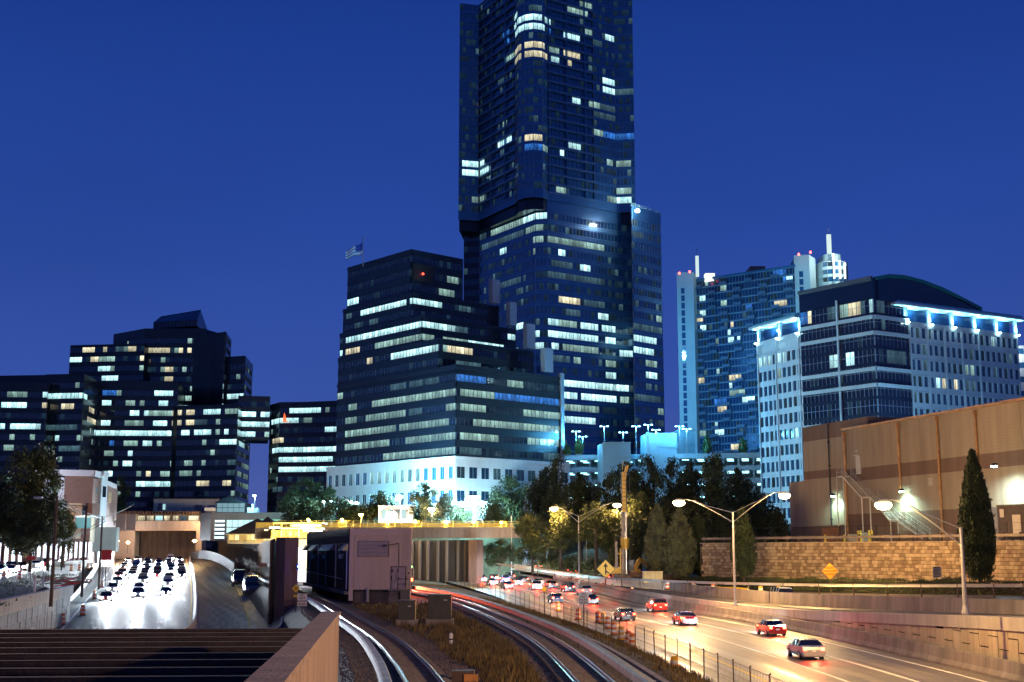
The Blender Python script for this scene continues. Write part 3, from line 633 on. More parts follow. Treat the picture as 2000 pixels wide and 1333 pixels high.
mb = MB(); v = W(1466, 540, 528); v2 = W(1514, 520, 528); mb.box(v.x, v.x+(v2.x-v.x)*.6, 528, 540, v.z-2, v2.z); mb.box(v.x+(v2.x-v.x)*.6, v2.x, 530, 540, v.z-2, v2.z-1); mk('plant_room', mb, M('plant_room_tan', (.20, .17, .17), .8, var=.1), D)
for (x_, y0, y1) in ((1629, 496, 545), (1641, 510, 545), (1650, 514, 545)):
    v = W(x_, y1, 505); v2 = W(x_, y0, 505); mb = MB(); mb.box(v.x-.3, v.x+.3, 504.2, 504.7, v.z, v2.z); mk('light_blade', mb, E('lit_blade', (.95, .97, .85), 2.2), D)
lamp('POINT', W(1640, 500, 498), (.8, 1, .95), 9000, 1, name='crown_fill')  # bare light added to brighten the tower crown, no fitting
lamp('POINT', W(1575, 540, 478), CYAN, 12000, 1, name='pylon_fill')  # this and the next two: added fill lights on the pylons, without fittings
lamp('POINT', W(1335, 640, 490), (.16,.55,.95), 30000, 1, name='pylon_fill')
lamp('POINT', W(1335, 820, 490), (.16,.55,.95), 36000, 1, name='pylon_fill')

# ================================================================== office building with the curved roof
O = thing('office_building', (*wx(1700, 310), 5), 'pale office building with a dark glass prow, curved roof and cyan-lit loggias', 'office building')
ye = 650
eL0, eL1 = wx(1478, 336, ye), wx(1563, 318.5, ye); eC = wx(1708, 300, ye); eR0 = wx(1775, 306, ye); eR1 = wx(1987, 325, ye)
fe = 4.02
litE = conv(1460, 540, 4.166, [(440,315,500,315,'b'),(505,315,528,315,'y'),(740,280,800,275,'g'),(805,285,930,270,'y'),(990,260,1025,258,'w'),(660,715,720,712,'w'),(812,700,855,697,'w'),(560,875,580,875,'w'),(660,310,720,305,'d'),(1060,265,1110,270,'d'),(75,685,125,680,'w'),(140,672,185,668,'w'),(218,655,265,650,'w'),(270,652,305,648,'w'),(215,530,255,525,'d'),(270,520,325,515,'g'),(222,785,260,780,'g'),(365,1305,410,1300,'w'),(1130,690,1280,700,'d')])+conv(1700, 540, 4.76, [(1125,590,1155,592,'w'),(605,1000,655,1002,'w'),(670,1005,735,1010,'y'),(750,1015,800,1018,'y'),(895,860,955,880,'g'),(1320,620,1345,622,'w'),(1260,745,1310,748,'d'),(900,1020,960,1025,'d'),(1120,875,1175,885,'d'),(505,855,560,860,'d'),(900,700,950,700,'d')])
# punched wings; rows anchored on photo rows
zrow = ZZ(540+670/4.76, 306.5); ze0 = zrow-.52*fe-7*fe
while ze0 > 4: ze0 -= fe
ztopw = ZZ(540+455/4.76, 306.5); nfe = round((ztopw-ze0)/fe)
shell(O, [eR0, eR1], ze0, nfe, fe, 2.03, litE, G_navy, precast, mull, sill=.20, head=.16, pier=.34, faint=.2, dim=.02, seed=81, punched=True, rec=.3)
zrowL = ZZ(540+670/4.166, 328)
shell(O, [eL0, eL1], ze0+(zrowL-zrow) % fe-fe, nfe, fe, 2.2, litE, G_navy, precast, mull, sill=.20, head=.16, pier=.34, faint=.2, dim=.04, seed=82, punched=True, rec=.3)
ztw = ze0+nfe*fe
mb = MB(); a, b = Vector(eR0), Vector(eR1); t = (b-a); L = t.length
for k in range(5): c0 = a+t*((k*3*2.03)/L); mb.wall(c0, c0+t.normalized()*.5, .004, .25, ze0, ztw)
a2, b2 = Vector(eL0), Vector(eL1); t2 = b2-a2
for f in (0, .42, .94): c0 = a2+t2*f; mb.wall(c0, c0+t2.normalized()*.5, .004, .25, ze0, ztw)
mk('pilaster', mb, precast, O)
mb = MB()
for k in range(nfe+1): mb.wall(eR0, eR1, .004, .12, ze0+k*fe-.55, ze0+k*fe-.45)
mk('string_course', mb, precast, O)
# dark glass prow
zc_ = ZZ(540+380/4.166, 300.5); zg0 = ze0; 
while zg0 < zc_-12*4.05: zg0 += 4.05
zg0 = zc_-.5*4.05-math.floor((zc_-ze0)/4.05)*4.05
ztg = ZZ(556, 300); nfg = int((ztg-zg0)/4.05)
shell(O, [eL1, eC, eR0], zg0, nfg, 4.05, 1.25, litE, G_dark, M('prow_spandrel', (.02, .03, .06), .2, .3, var=.1), mull_lt, sill=.14, head=.06, faint=.06, dim=.01, seed=83, mw=.07)
zG = zg0+nfg*4.05
mb = MB()
for k in range(nfg*2): mb.wall(eL1, eC, -.15, -.02, zg0+k*2.025+.3, zg0+k*2.025+.38); mb.wall(eC, eR0, -.15, -.02, zg0+k*2.025+.3, zg0+k*2.025+.38)
mk('transom', mb, mull_lt, O, kind='stuff')
for yb_ in (618, 649, 719, 751, 821):
    z = ZZ(yb_, 300); mb = MB(); mb.wall(eL1, eC, .01, .45, z-.55, z+.35); mb.wall(eC, eR0, .01, .45, z-.55, z+.35); mk('pale_band', mb, precast, O)
mb = MB(); c0 = Vector(eL1).lerp(Vector(eC), .52); tt = (Vector(eC)-Vector(eL1)).normalized(); mb.wall(c0, c0+tt*.5, .01, .5, zg0, zG+1); mk('prow_fin', mb, precast, O)
# curved roof: gable wall + rim
dirR = (Vector(eR1)-Vector(eR0)).normalized(); dirB = (Vector(eL1)-Vector(eC)).normalized(); base = Vector(eC)
prof = [(1708, 541), (1735, 536), (1765, 538), (1800, 547), (1840, 562), (1880, 582), (1916, 601)]
top = []
for px_, py_ in prof:
    s_ = on_px(base, dirR, px_, py_); q_ = base+dirR*s_; top.append((q_, ZZ(py_, q_.y)))
mb = MB(); dm = MB(); rim = MB()
for (q0, z0_), (q1, z1_) in zip(top[:-1], top[1:]):
    zlo = min(zG-.5, z0_, z1_)
    mb.quad((*q0, zlo), (*q1, zlo), (*q1, z1_-.3), (*q0, z0_-.3))
    rim.wall(q0, q1, -.3, .35, z0_-.9, z0_, 0, z1_-.9, z1_)
    q0b, q1b = q0+dirB*20, q1+dirB*20; zz0, zz1 = z0_, z1_
    dm.quad((*q0, zz0-.2), (*q1, zz1-.2), (*q1b, zz1-.2), (*q0b, zz0-.2))
mk('gable_glazing', mb, G_dark, O); mk('roof_rim', rim, M('green_copper_rim', (.03, .22, .20), .5, .3, var=.1), O); mk('curved_roof', dm, roofm, O)
mb = MB(); l1 = Vector(eL1); zl_ = ZZ(571, 318.5); zc2 = top[0][1]
mb.hexa([(*l1, zG-.2), (*base, zG-.2), (*(base+dirR*2), zG-.2), (*(l1+dirR*2), zG-.2), (*l1, zl_-.3), (*base, zc2-.3), (*(base+dirR*2), zc2-.3), (*(l1+dirR*2), zl_-.3)]); mk('upper_glazing', mb, G_dark, O)
mb = MB(); mb.wall(l1, base, -.3, .5, zl_-.7, zl_+.1, 0, zc2-.9, zc2+.1); mk('roof_edge', mb, M('roof_edge_metal', (.12, .13, .15), .5, .4, var=.1), O)
mb = MB(); mb.prism([(eL0[0]+.5, eL0[1]+1), (l1.x-.1, l1.y+1), (base.x, base.y+1.2), (eR0[0]-.2, eR0[1]+1), (eR1[0]-.6, eR1[1]+1), (eR1[0], eR1[1]+28), (eL0[0]+9, eL0[1]+28)], 0, ztw-.2)
mk('core', mb, precast, O)
mb = MB(); mb.prism([(l1.x+.5, l1.y+1), (base.x, base.y+1.2), (eR0[0]-.5, eR0[1]+1), (eR0[0]-1, eR0[1]+18), (l1.x+3, l1.y+16)], ztw-1, zG-.3); mk('prow_core', mb, span_dark, O)
# loggia canopies with uplights
def loggia(a, b, zb, n, over0, over1, glassat):
    a = Vector(a); b = Vector(b); t = (b-a).normalized(); nrm = Vector((t.y, -t.x)); L = (b-a).length
    za_ = zb+4.3
    mb = MB(); mb.wall(a-t*over0, b+t*over1, -5, 1.6, za_, za_+.55); mk('canopy', mb, precast, O)
    mb = MB(); mb.wall(a-t*over0*.6, b+t*over1*.6, -4.5, .6, za_+.55, za_+1.3); mk('clerestory', mb, M('cyan_clerestory', (.10, .5, .62), .4, var=.2), O)
    mb = MB(); mb.wall(a, b, -2.6, -2.4, zb+.2, za_); mk('loggia_glazing', mb, G_blue, O)
    mb = MB(); mb.wall(a, b, -.2, .1, zb-.3, zb+.75); mk('loggia_sill', mb, precast, O)
    for k in range(n+1):
        c = a+t*(L*k/n); c = c if k < n else c-t*.9
        mb = MB(); mb.wall(c, c+t*.9, -.6, -.05, zb+.75, za_); mk('loggia_pier', mb, precast, O)
        p = c+t*.45+nrm*.75
        mb = MB(); mb.lathe((p.x, p.y, zb+.3), [(.1, -.2), (.38, -.1), (.42, .12), (.02, .14)], 8); mk('uplight', mb, E('uplight_glow', (.6, .95, 1), 25), O)
        lo = lamp('SPOT', (p.x, p.y, zb+.7), (.3, .85, 1), 3500, .2, spot=120, blend=.6, rot=(math.pi, 0, 0), name='uplight_lamp')
    for k in range(n):
        c = a+t*(L*(k+.5)/n)-nrm*1.3; lamp('POINT', (c.x, c.y, za_-.8), (.2, .65, 1), 650, .4, name='loggia_fill')  # added cyan fill inside each loggia bay, no fitting of its own
loggia(Vector(eR0)-dirR*1.2, eR1, ztw, 5, 4.5, 2.5, 0)
loggia(eL0, eL1, ztw-.4, 2, 1.6, 0, 0)
# pale neighbour at the right edge
S2 = thing('office_building', (*wx(2010, 345), 5), 'sliver of a pale building with a lit parapet at the right edge of the photo', 'office building')
p0_, p1_ = wx(1984, 350, 700), wx(2110, 352, 700)
shell(S2, [p0_, p1_], ZZ(675, 350)-16*4, 16, 4.0, 3, (), G_navy, conc_lit, mull, sill=.4, head=.2, pier=.4, seed=5, punched=True)
mb = MB(); mb.prism([(p0_[0]+.5, p0_[1]+.6), (p1_[0], p1_[1]+.6), (p1_[0], p1_[1]+20), (p0_[0]+3, p0_[1]+20)], 0, ZZ(677, 350)); mk('core', mb, conc_lit, S2)
lamp('POINT', W(1994, 688, 346.5), (.8, .95, 1), 1500, .4, name='parapet_lamp')

# ================================================================== parking deck behind the trees
K = thing('parking_deck', (*wx(1290, 350), 5), 'multi-level parking deck glowing cyan behind the dark trees', 'parking deck')
deckm = M('deck_concrete', (.24, .34, .40), .8, var=.08, scale=.3)
tube_ = E('deck_tube_lamp', (.35, .85, 1), 6)
k0, k1 = wx(1094, 350, 900), wx(1560, 338, 900); z_top = ZZ(893, 346); lv = 3.35
for k in range(6):
    z = z_top-k*lv
    mb = MB(); mb.wall(k0, k1, -18, 0, z-.45, z-.1); mk('deck_slab', mb, deckm, K)
    mb = MB(); mb.wall(k0, k1, .004, .25, z-.6, z+.75); mk('deck_parapet', mb, deckm, K)
    if k < 5:
        va = Vector(k0); vb2 = Vector(k1); t = vb2-va; n = Vector((t.y, -t.x)).normalized()
        for j in range(16):
            for dd in (4, 10):
                c = va+t*((j+.5)/16)-n*dd; mb = MB() if (j == 0 and dd == 4) else mb
                mb.box(c.x-.9, c.x+.9, c.y-.1, c.y+.1, z-.75, z-.6)
        mk('tube_lamp', mb, tube_, K, kind='stuff')
mb = MB(); va = Vector(k0); t = Vector(k1)-va
for j in range(17): c = va+t*(j/16); mb.wall(c, c+t.normalized()*.5, -.7, .1, z_top-18, z_top-.1)
mk('column', mb, deckm, K)
mb = MB(); mb.wall(k0, k1, -18.5, -18.1, z_top-20, z_top-.5); mk('back_wall', mb, deckm, K)
for (x0, x1, yt, Y) in ((1177, 1232, 866, 340), (1262, 1322, 848, 343), (1322, 1358, 842, 352)):
    a = wx(x0, Y, 900); b = wx(x1, Y+1, 900); mb = MB(); mb.wall(a, b, -7, 0, ZZ(990, Y), ZZ(yt, Y))
    mk('stair_tower', mb, deckm, K)
    mb = MB(); mb.wall(Vector(a).lerp(Vector(b), .5), Vector(a).lerp(Vector(b), .95), .004, .2, ZZ(yt+26, Y), ZZ(yt+24, Y)); mb.wall(a, b, .004, .25, ZZ(yt+.5, Y), ZZ(yt-1, Y)+.2); mk('stair_trim', mb, deckm, K)
place = ['left end', 'left end, beside the conifers', 'stair tower', 'middle', 'middle, right of the pale stair tower', 'second stair tower', 'drum tower', 'pale pylon', 'right end']
for i, (px_, py_, Y) in enumerate(((1125, 843, 347), (1138, 853, 347), (1180, 833, 345), (1217, 845, 343), (1242, 833, 345), (1266, 830, 343), (1281, 840, 340), (1327, 833, 341), (1341, 838, 341))):
    v = W(px_, py_, Y); zt3 = z_top+.3
    t = thing('deck_lamp', (v.x, v.y, zt3), ['twin cyan lamp pole leftmost on the parking deck roof', 'lower cyan lamp pole beside the leftmost one on the deck roof', 'tall cyan lamp pole left of the pale stair tower on the deck', 'bright cyan lamp pole over the pale stair tower', 'cyan lamp pole right of the pale stair tower', 'cyan lamp pole left of the ramp house on the deck', 'cyan lamp pole rising in front of the ramp house', 'cyan lamp pole left of the pale apartment pylon foot', 'rightmost cyan lamp pole, at the apartment pylon foot'][i], 'lamp post', 'lamp poles on the parking deck roof')
    mb = MB(); mb.tube((v.x, v.y, zt3), (v.x, v.y, v.z), .09, 6, 0, .06); mb.box(v.x-.9, v.x+.9, v.y-.06, v.y+.06, v.z-.05, v.z+.06); mk('pole', mb, steel, t)
    for s_ in (-1, 1): mb = MB(); mb.hexa([(v.x+s_*.9-.35, v.y-.25, v.z-.12), (v.x+s_*.9+.35, v.y-.25, v.z-.12), (v.x+s_*.9+.35, v.y+.25, v.z-.12), (v.x+s_*.9-.35, v.y+.25, v.z-.12), (v.x+s_*.9-.2, v.y-.2, v.z+.14), (v.x+s_*.9+.2, v.y-.2, v.z+.14), (v.x+s_*.9+.2, v.y+.2, v.z+.14), (v.x+s_*.9-.2, v.y+.2, v.z+.14)]); mk('lamp_head', mb, E('cyan_head_glow', (.3, .75, 1), 9), t)
    lamp('POINT', (v.x, v.y-.3, v.z-.5), (.10, .55, 1), 3800, .4, t)
# ================================================================== ground, roads, railway
def zL(Y): return 0.0 if Y < 150 else (Y-150)**2*1.0e-4
def zR(Y): return 0.0 if Y < 190 else (Y-190)*.0125
def inter(pts, Y):
    for a, b in zip(pts[:-1], pts[1:]):
        if a[1] <= Y <= b[1]: 
            t = (Y-a[1])/(b[1]-a[1]); return a[0]+(b[0]-a[0])*t
    return pts[0][0] if Y < pts[0][1] else pts[-1][0]
mb = MB(); mb.quad((-3000, -400, -.6), (3000, -400, -.6), (3000, 5000, -.6), (-3000, 5000, -.6)); mk('ground', mb, earth, kind='structure', label='dark ground beneath roads and buildings')
# --- left motorway
Lb = crv([(-22, 60, 0), (-36, 94, 0), (-48, 134, 0), (-78.7, 237, zL(237)), (-154, 500, zL(500))], 10)
Rb = crv([(-14, 60, 0), (-20.5, 105, 0), (-26.5, 148, 0), (-59, 293, zL(293)), (-112, 500, zL(500))], 10)
def lane_pt(f, Y):
    "point between the left and the right edge of the left motorway, f=0..1"
    x = lerp(inter(Lb, Y), inter(Rb, Y), f); return Vector((x, Y, zL(Y)))
Ys = [20+i*8 for i in range(47)]
A = [(inter(Lb, y)-1.0, y, zL(y)) for y in Ys]; Bq = [(inter(Rb, y)+.6, y, zL(y)) for y in Ys]
mb = MB(); mb.road(A, Bq, 8); motorway_l = mk('left_motorway', mb, asph_l, kind='structure')
def marking(f, w, m, y0, y1, nm, dash=None, dz=.008):
    mb = MB(); y = y0
    while y < y1:
        y2 = min(y1, y+(dash[0] if dash else 8)); p, q = lane_pt(f, y), lane_pt(f, y2)
        for v in (p, q): v.z += dz
        mb.quad(p+Vector((-w/2, 0, 0)), p+Vector((w/2, 0, 0)), q+Vector((w/2, 0, 0)), q+Vector((-w/2, 0, 0))); y = y2+(dash[1] if dash else 0)
    mk(nm, mb, m, motorway_l)
marking(.06, .3, whitep, 60, 384, 'edge_line'); marking(.60, .25, yellowp, 60, 384, 'yellow_line'); marking(.86, .2, yellowp, 60, 300, 'yellow_line')
for f in (.20, .335, .47): marking(f, .25, whitep, 60, 384, 'lane_line', (5, 7))
# concrete barriers either side
jersey = [(-.30, 0), (-.30, .12), (-.12, .40), (-.08, 1.05), (.08, 1.05), (.12, .40), (.30, .12), (.30, 0)]
bl = thing('concrete_barrier', (-48, 134, 0), 'long concrete barrier on the left edge of the white-lit motorway', 'barrier')
mb = MB(); mb.sweep([(a*1.2, h) for a, h in jersey], [(v.x-.6, v.y, v.z) for v in Lb if v.y < 385]); mk('barrier_wall', mb, conc2, bl)
mid = [lane_pt(.625, y) for y in range(60, 384, 8)]
bm = thing('concrete_barrier', tuple(lane_pt(.625, 130)), 'concrete barrier between the bright lanes and the closed dark lanes', 'barrier')
for i in range(0, len(mid)-1): 
    a, b = mid[i], mid[i+1]; mb = MB(); mb.sweep([(o*1.25, h*.95) for o, h in jersey], [a, a+(b-a)*.985]); mk('barrier_block', mb, conc2, bm)
# --- right motorway
Rr = crv([(31.6, 20, 0), (31.5, 45, 0), (31, 76.6, 0), (30.4, 95, 0), (29.3, 115, 0), (27.4, 137, 0), (24.8, 158, 0), (20.5, 190, 0), (15.2, 228, zR(228)), (7, 275, zR(275)), (-5, 340, zR(340)), (-24, 420, zR(420)), (-55, 520, zR(520))], 8)
def off(path, d, dz=0):
    "parallel path d metres to the left of travel"
    out = []
    for k, p in enumerate(path):
        a = path[max(0, k-1)]; b = path[min(len(path)-1, k+1)]; t = Vector((b.x-a.x, b.y-a.y)).normalized()
        out.append(Vector((p.x-t.y*d, p.y+t.x*d, p.z+dz)))
    return out
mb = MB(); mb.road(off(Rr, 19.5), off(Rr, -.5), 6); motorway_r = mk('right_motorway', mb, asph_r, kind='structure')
def mark_r(d, wd, m, nm): mb = MB(); mb.strip(off(Rr, d+wd/2, .008), off(Rr, d-wd/2, .008)); mk(nm, mb, m, motorway_r)
mark_r(1.7, .30, whitep, 'edge_line'); mark_r(5.9, .27, whitep, 'lane_line'); mark_r(10.2, .27, whitep, 'lane_line'); mark_r(15.2, .22, yellowp, 'yellow_line')
br = thing('concrete_barrier', (29, 110, 0), 'tall stained concrete barrier along the right edge of the orange-lit motorway', 'barrier')
big = [(-.05, 0), (-.05, .15), (.16, .45), (.24, 1.15), (.62, 1.15), (.62, 0)]
path = [p for p in Rr if 18 < p.y < 500]
for i in range(0, len(path)-1, 3):
    seg = path[i:i+4]; mb = MB(); mb.sweep(big, seg); mk('barrier_section', mb, conc, br)
# --- upper ledge, parapet and interlocking wall panels
Lf = crv([(33.2, 20, 4.5), (33.2, 50, 4.2), (32.9, 80, 3.8), (31.5, 105, 2.95), (29.2, 132, 2.0), (26.8, 152, 1.75), (22.3, 185, 1.75), (16.6, 228, 2.1), (9, 272, 3.0)], 6)
def taper(y): return 3.4 if y < 120 else max(1.3, 3.4-(y-120)*.02)
Lback = [Vector((*(q.x, q.y), p.z)) for p, q in [(p, off(Lf, -taper(p.y))[i]) for i, p in enumerate(Lf)]]
ml = thing('retaining_wall', (31.5, 100, 0), 'retaining wall of interlocking sand-coloured panels under a concrete ledge, beside the orange motorway', 'retaining wall')
Lfv = [p for p in Lf]
mb = MB(); mb.sweep([(-.35, -.85), (-.35, 0), (.3, 0), (.3, -.85)], Lfv); mk('parapet', mb, conc2, ml)
ledge = MB(); ledge.strip([v+Vector((.28, 0, -.01)) for v in Lf], Lback); mk('ledge', ledge, conc, ml)
mb = MB(); mb.sweep([(-.02, -.6), (.10, 1.0), (.42, 1.0), (.42, -.6)], [v+Vector((0, 0, .5*max(0, min(1, (v.y-85)/40)))) for v in Lback if v.y < 198]); mk('upper_barrier', mb, conc, ml)
sand = M('sand_concrete_panel', (.44, .36, .25), .85, var=.25, scale=1.2, bump=.35, bscale=9, streak=True)
joint = M('dark_joint', (.012, .01, .008), .95, var=.3)
mb = MB(); mb.sweep([(.1, -6), (.1, -.8), (.3, -.8), (.3, -6)], Lfv); mk('joint_backing', mb, joint, ml)
dist = 0; cols = []; k = 0; acc = 0
P = [p for p in Lf if 40 <= p.y <= 150]
step = 1.55; pos = P[0].copy(); idx = 0; col = 0
while idx < len(P)-1 and col < 80:
    need = step; a = pos.copy()
    while idx < len(P)-1 and (P[idx+1]-pos).length < need:
        need -= (P[idx+1]-pos).length; pos = P[idx+1].copy(); idx += 1
    if idx >= len(P)-1: break
    pos = pos+(P[idx+1]-pos).normalized()*need; b = pos.copy(); t = (b-a); z1 = a.z-.86; z1b = b.z-.86
    z = -.1+(.0 if col % 2 else .8); zl = -.1; zz = zl
    levels = [zl]+([z+i*1.6 for i in range(6)])
    levels = [v for v in levels if v < min(z1, z1b)]+[None]
    for l0, l1 in zip(levels[:-1], levels[1:]):
        if l1 is not None and l1-l0 < .05: continue
        mb = MB(); g = .04; aa = a+t*.03; bb = a+t*.97; out = .12+rnd.random()*.03
        top = (z1, z1b) if l1 is None else (l1-g, l1-g)
        if min(top)-l0 < .1: continue
        mb.wall(bb, aa, -.2, out-.12+.02, l0+g, top[1], 0, l0+g, top[0]) if False else mb.wall(aa, bb, -.10+rnd.random()*.05, .05, l0+g, top[0], 0, l0+g, top[1])
        # nib to interlock
        mk('panel', mb, sand, ml)
    col += 1
# panels face the road: they were built on the path's right side; shift them to the left face
for o in ml.children:
    if o.name.startswith('panel'):
        for v in o.data.vertices: v.co.x -= .16
# --- slip road and verge behind the ledge
def wallbase(i): pass
slipR = crv([(62, 20, 4.3), (58, 60, 4.2), (54, 100, 3.9), (50, 128, 3.6), (38, 165, 2.65), (27, 205, 2.45), (15, 245, 2.8), (5, 285, 3.6), (-10, 350, 4.2), (-30, 430, 5)], 5)
slipL = crv([(37.5, 20, 4.4), (37.2, 60, 4.1), (35.8, 85, 3.7), (33.5, 110, 2.8), (30, 140, 1.9), (25.2, 170, 1.8), (19.6, 205, 1.9), (13.4, 240, 2.4), (4, 285, 3.2), (-11, 350, 4.0), (-31, 430, 4.9)], 5)
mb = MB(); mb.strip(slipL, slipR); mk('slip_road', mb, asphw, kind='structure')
verge = [(90, 20, 4.6), (75, 60, 4.6), (64, 100, 4.4), (61.5, 148, 3.9), (46, 172, 3.9), (29.8, 199, 3.8), (22, 232, 4.2), (16, 262, 4.8), (5, 310, 6), (-8, 370, 7), (-28, 440, 7)]
vg = crv(verge, 5); n = min(len(vg), len(slipR)); mb = MB(); mb.strip(slipR[:n], [p+Vector((0, 0, .05)) for p in vg[:n]]); mk('verge', mb, M('verge_soil', (.06, .048, .03), .95, var=.5, scale=.8, bump=.6, bscale=5), kind='structure')
# guardrail drawn for a bright line resembling a light trail, slip road far side
gr = thing('guardrail', (40, 150, 3.5), 'thin guardrail standing in for a bright streak in front of the clipped hedge', 'guardrail')
gp = [W(2060, 1145, 118), W(2000, 1144, 122), W(1800, 1144, 134), W(1600, 1143, 148), W(1400, 1139, 168), W(1250, 1133, 192), W(1150, 1127, 211), W(1050, 1114, 245), W(950, 1098, 300)]
gc = crv(gp, 6); mb = MB(); mb.sweep([(0, -.16), (.04, -.08), (0, 0), (.04, .08), (0, .16), (.07, .16), (.07, -.16)], gc); mk('rail', mb, M('streak_guardrail', (.55, .52, .46), .35, .6, var=.1), gr)
for i in range(0, len(gc), 2):
    p = gc[i]; mb = MB(); mb.box(p.x-.07, p.x+.07, p.y+.08, p.y+.2, p.z-1.3, p.z+.16); mk('guardrail_post', mb, brownst, gr)

# --- railway corridor
tr_l = crv([(4.5, 15, 2.5), (1.2, 26, 2.5), (-.9, 38, 2.5), (-2.7, 52.7, 2.5), (-4.3, 64, 2.5), (-7, 80, 2.5), (-11, 99, 2.5), (-18.6, 134.5, 2.5), (-25.5, 163, 2.5), (-33, 194, 2.5), (-44.5, 240, 2.5), (-56, 290, 2.5)], 8)
tr_r = crv([(4.2, 15, 2.5), (4.5, 28, 2.5), (4.6, 40, 2.5), (4.27, 52.7, 2.5), (2.65, 80.9, 2.5), (-1.5, 115, 2.5), (-6.9, 149, 2.5), (-13.2, 176, 2.5), (-25, 220, 2.5), (-44, 290, 2.5)], 8)
# near the camera the two lines would meet: keep them apart under the bridge
tr_l = [Vector((min(p.x, -.9+(38-p.y)*.03) if p.y < 38 else p.x, p.y, p.z)) for p in tr_l]
Yc = list(range(14, 292, 6))
def bank(y): return inter(tr_l, y)
lft = [(min(inter(tr_l, y)-3.6, -3.2 if y < 40 else 99), y, 2.28) for y in Yc]; rgt = [(inter(tr_r, y)+2.2, y, 2.28) for y in Yc]
mb = MB(); mb.strip(lft, rgt); mk('ballast_bed', mb, ballast, kind='structure')
fence_l = [(13.2, 14), (12.6, 60), (11.6, 80), (8.9, 115), (5, 150), (1.0, 185), (-4.5, 220), (-14, 270), (-20, 300)]
def fx(y): return inter(fence_l, y)
mb = MB(); mid_ = [(lerp(inter(tr_r, y)+2.2, fx(y), .25), y, 2.2) for y in Yc]; mb.strip([(a, b, 2.28) for a, b, c in rgt], mid_); mb.strip(mid_, [(fx(y)+.6, y, -.02+zR(y)) for y in Yc]); mk('embankment', mb, M('weedy_soil', (.075, .058, .03), .95, var=.6, scale=1.5, bump=.8, bscale=7), kind='structure')
mb = MB(); mb.strip([(min(a-3, inter(Rb, b)+3 if b > 100 else a-3), b, -.3) for a, b, c in lft], lft); mk('embankment', mb, earth, kind='structure')
railm = M('polished_rail_steel', (.26, .24, .23), .38, .9, var=.1, scale=4); tie = M('timber_sleeper', (.17, .135, .105), .9, var=.4, scale=5, bump=.3)
def track(path, nm, label):
    t = bpy.data.objects.new(nm, None); COL.objects.link(t); t.location = path[10]; props(t, label=label, kind='structure')
    g = 1.48; L = off(path, g); 
    for pth in (path, L):
        mb = MB(); mb.sweep([(-.07, -.02), (-.07, 0), (-.015, .03), (-.015, .11), (-.038, .13), (-.038, .17), (.038, .17), (.038, .13), (.015, .11), (.015, .03), (.07, 0), (.07, -.02)], pth); mk('rail', mb, railm, t, smooth=False)
    me = None; d = 0; last = path[0]; cnt = 0
    mbm = MB(); mbm.hexa([(-1.3, -.12, -.12), (1.3, -.12, -.12), (1.3, .12, -.12), (-1.3, .12, -.12), (-1.28, -.1, 0), (1.28, -.1, 0), (1.28, .1, 0), (-1.28, .1, 0)]); me = mbm.mesh('sleeper', [tie])
    far = MB()
    for a, b in zip(path[:-1], path[1:]):
        seg = (b-a).length; k = d
        while k < seg:
            p = a+(b-a)*(k/seg); tdir = (b-a).normalized(); c = p+Vector((-tdir.y, tdir.x, 0))*g/2
            if p.y > 40 and cnt < 290 and p.y < 230:
                o = inst('sleeper', me, t, c-t.location+Vector((0, 0, -.02-rnd.random()*.02)), math.atan2(tdir.y, tdir.x)-math.pi/2+rnd.uniform(-.02, .02)); cnt += 1
            k += .62
        d = k-seg
    return t, L
t1, tl_left = track(tr_l, 'railway_track', 'empty railway track curving left past the corrugated signal house')
t2, tr_left = track(tr_r, 'railway_track', 'railway track nearer the motorway, curving left behind the signal house, with a train on it')
# third rail covers
cover = M('fibreglass_cover', (.26, .27, .30), .7, var=.35, scale=1.2, streak=False)
for pth, d, m, lab in ((tl_left, .95, cover, 'pale grey third rail cover board curving beside the left track'), (tr_r, -.95, M('brown_cover_board', (.16, .12, .09), .6, var=.4, scale=1.5), 'brown third rail cover board beside the right track')):
    q = [v for v in off(pth, d) if v.y > 30]; c0 = thing('third_rail_cover', tuple(q[4]), lab, 'third rail')
    mb = MB(); mb.sweep([(-.22, .18), (-.20, .48), (-.12, .55), (.16, .55), (.22, .48), (.22, .40), (-.10, .36), (-.12, .18)], q); mk('cover_board', mb, m, c0)
    for i in range(0, len(q), 3):
        p = q[i]; mb = MB(); mb.box(p.x-.05, p.x+.05, p.y-.05, p.y+.05, p.z-.2, p.z+.4); mk('bracket', mb, dsteel, c0)
# stones of ballast shoulder, scattered (nobody could count them)
mb = MB(); R = random.Random(3)
def stone(x, y, z, s):
    r = [(R.uniform(.6, 1)*s) for _ in range(6)]; i = len(mb.v)
    mb.v += [(x-r[0], y, z), (x, y-r[1], z), (x+r[2], y, z), (x, y+r[3], z), (x+R.uniform(-.3, .3)*s, y+R.uniform(-.3, .3)*s, z+r[4])]
    for q in ((0, 1, 4), (1, 2, 4), (2, 3, 4), (3, 0, 4)): mb.f.append(tuple(i+k for k in q)); mb.m.append(0); mb.uv.append(None)
for _ in range(26000):
    y = 34+90*R.random()**1.5; side = R.random()
    if side < .45: x = inter(tr_l, y)+R.uniform(.1, 2.2)
    elif side < .65: x = inter(tr_l, y)-R.uniform(1.6, 4.2)
    elif side < .85: x = inter(tr_r, y)-R.uniform(1.5, 3.6)
    else: x = inter(tr_r, y)+R.uniform(.1, 2)
    stone(x, y, 2.27, R.uniform(.04, .10))
mk('ballast_stones', mb, M('loose_ballast', (.14, .115, .095), .9, var=.6, scale=6), kind='stuff', label='loose grey ballast stones along the tracks', category='gravel') if False else props(mk('ballast_stones', mb, M('loose_ballast', (.14, .115, .095), .9, var=.6, scale=6)), 'loose grey ballast stones along the tracks', 'gravel', kind='stuff')
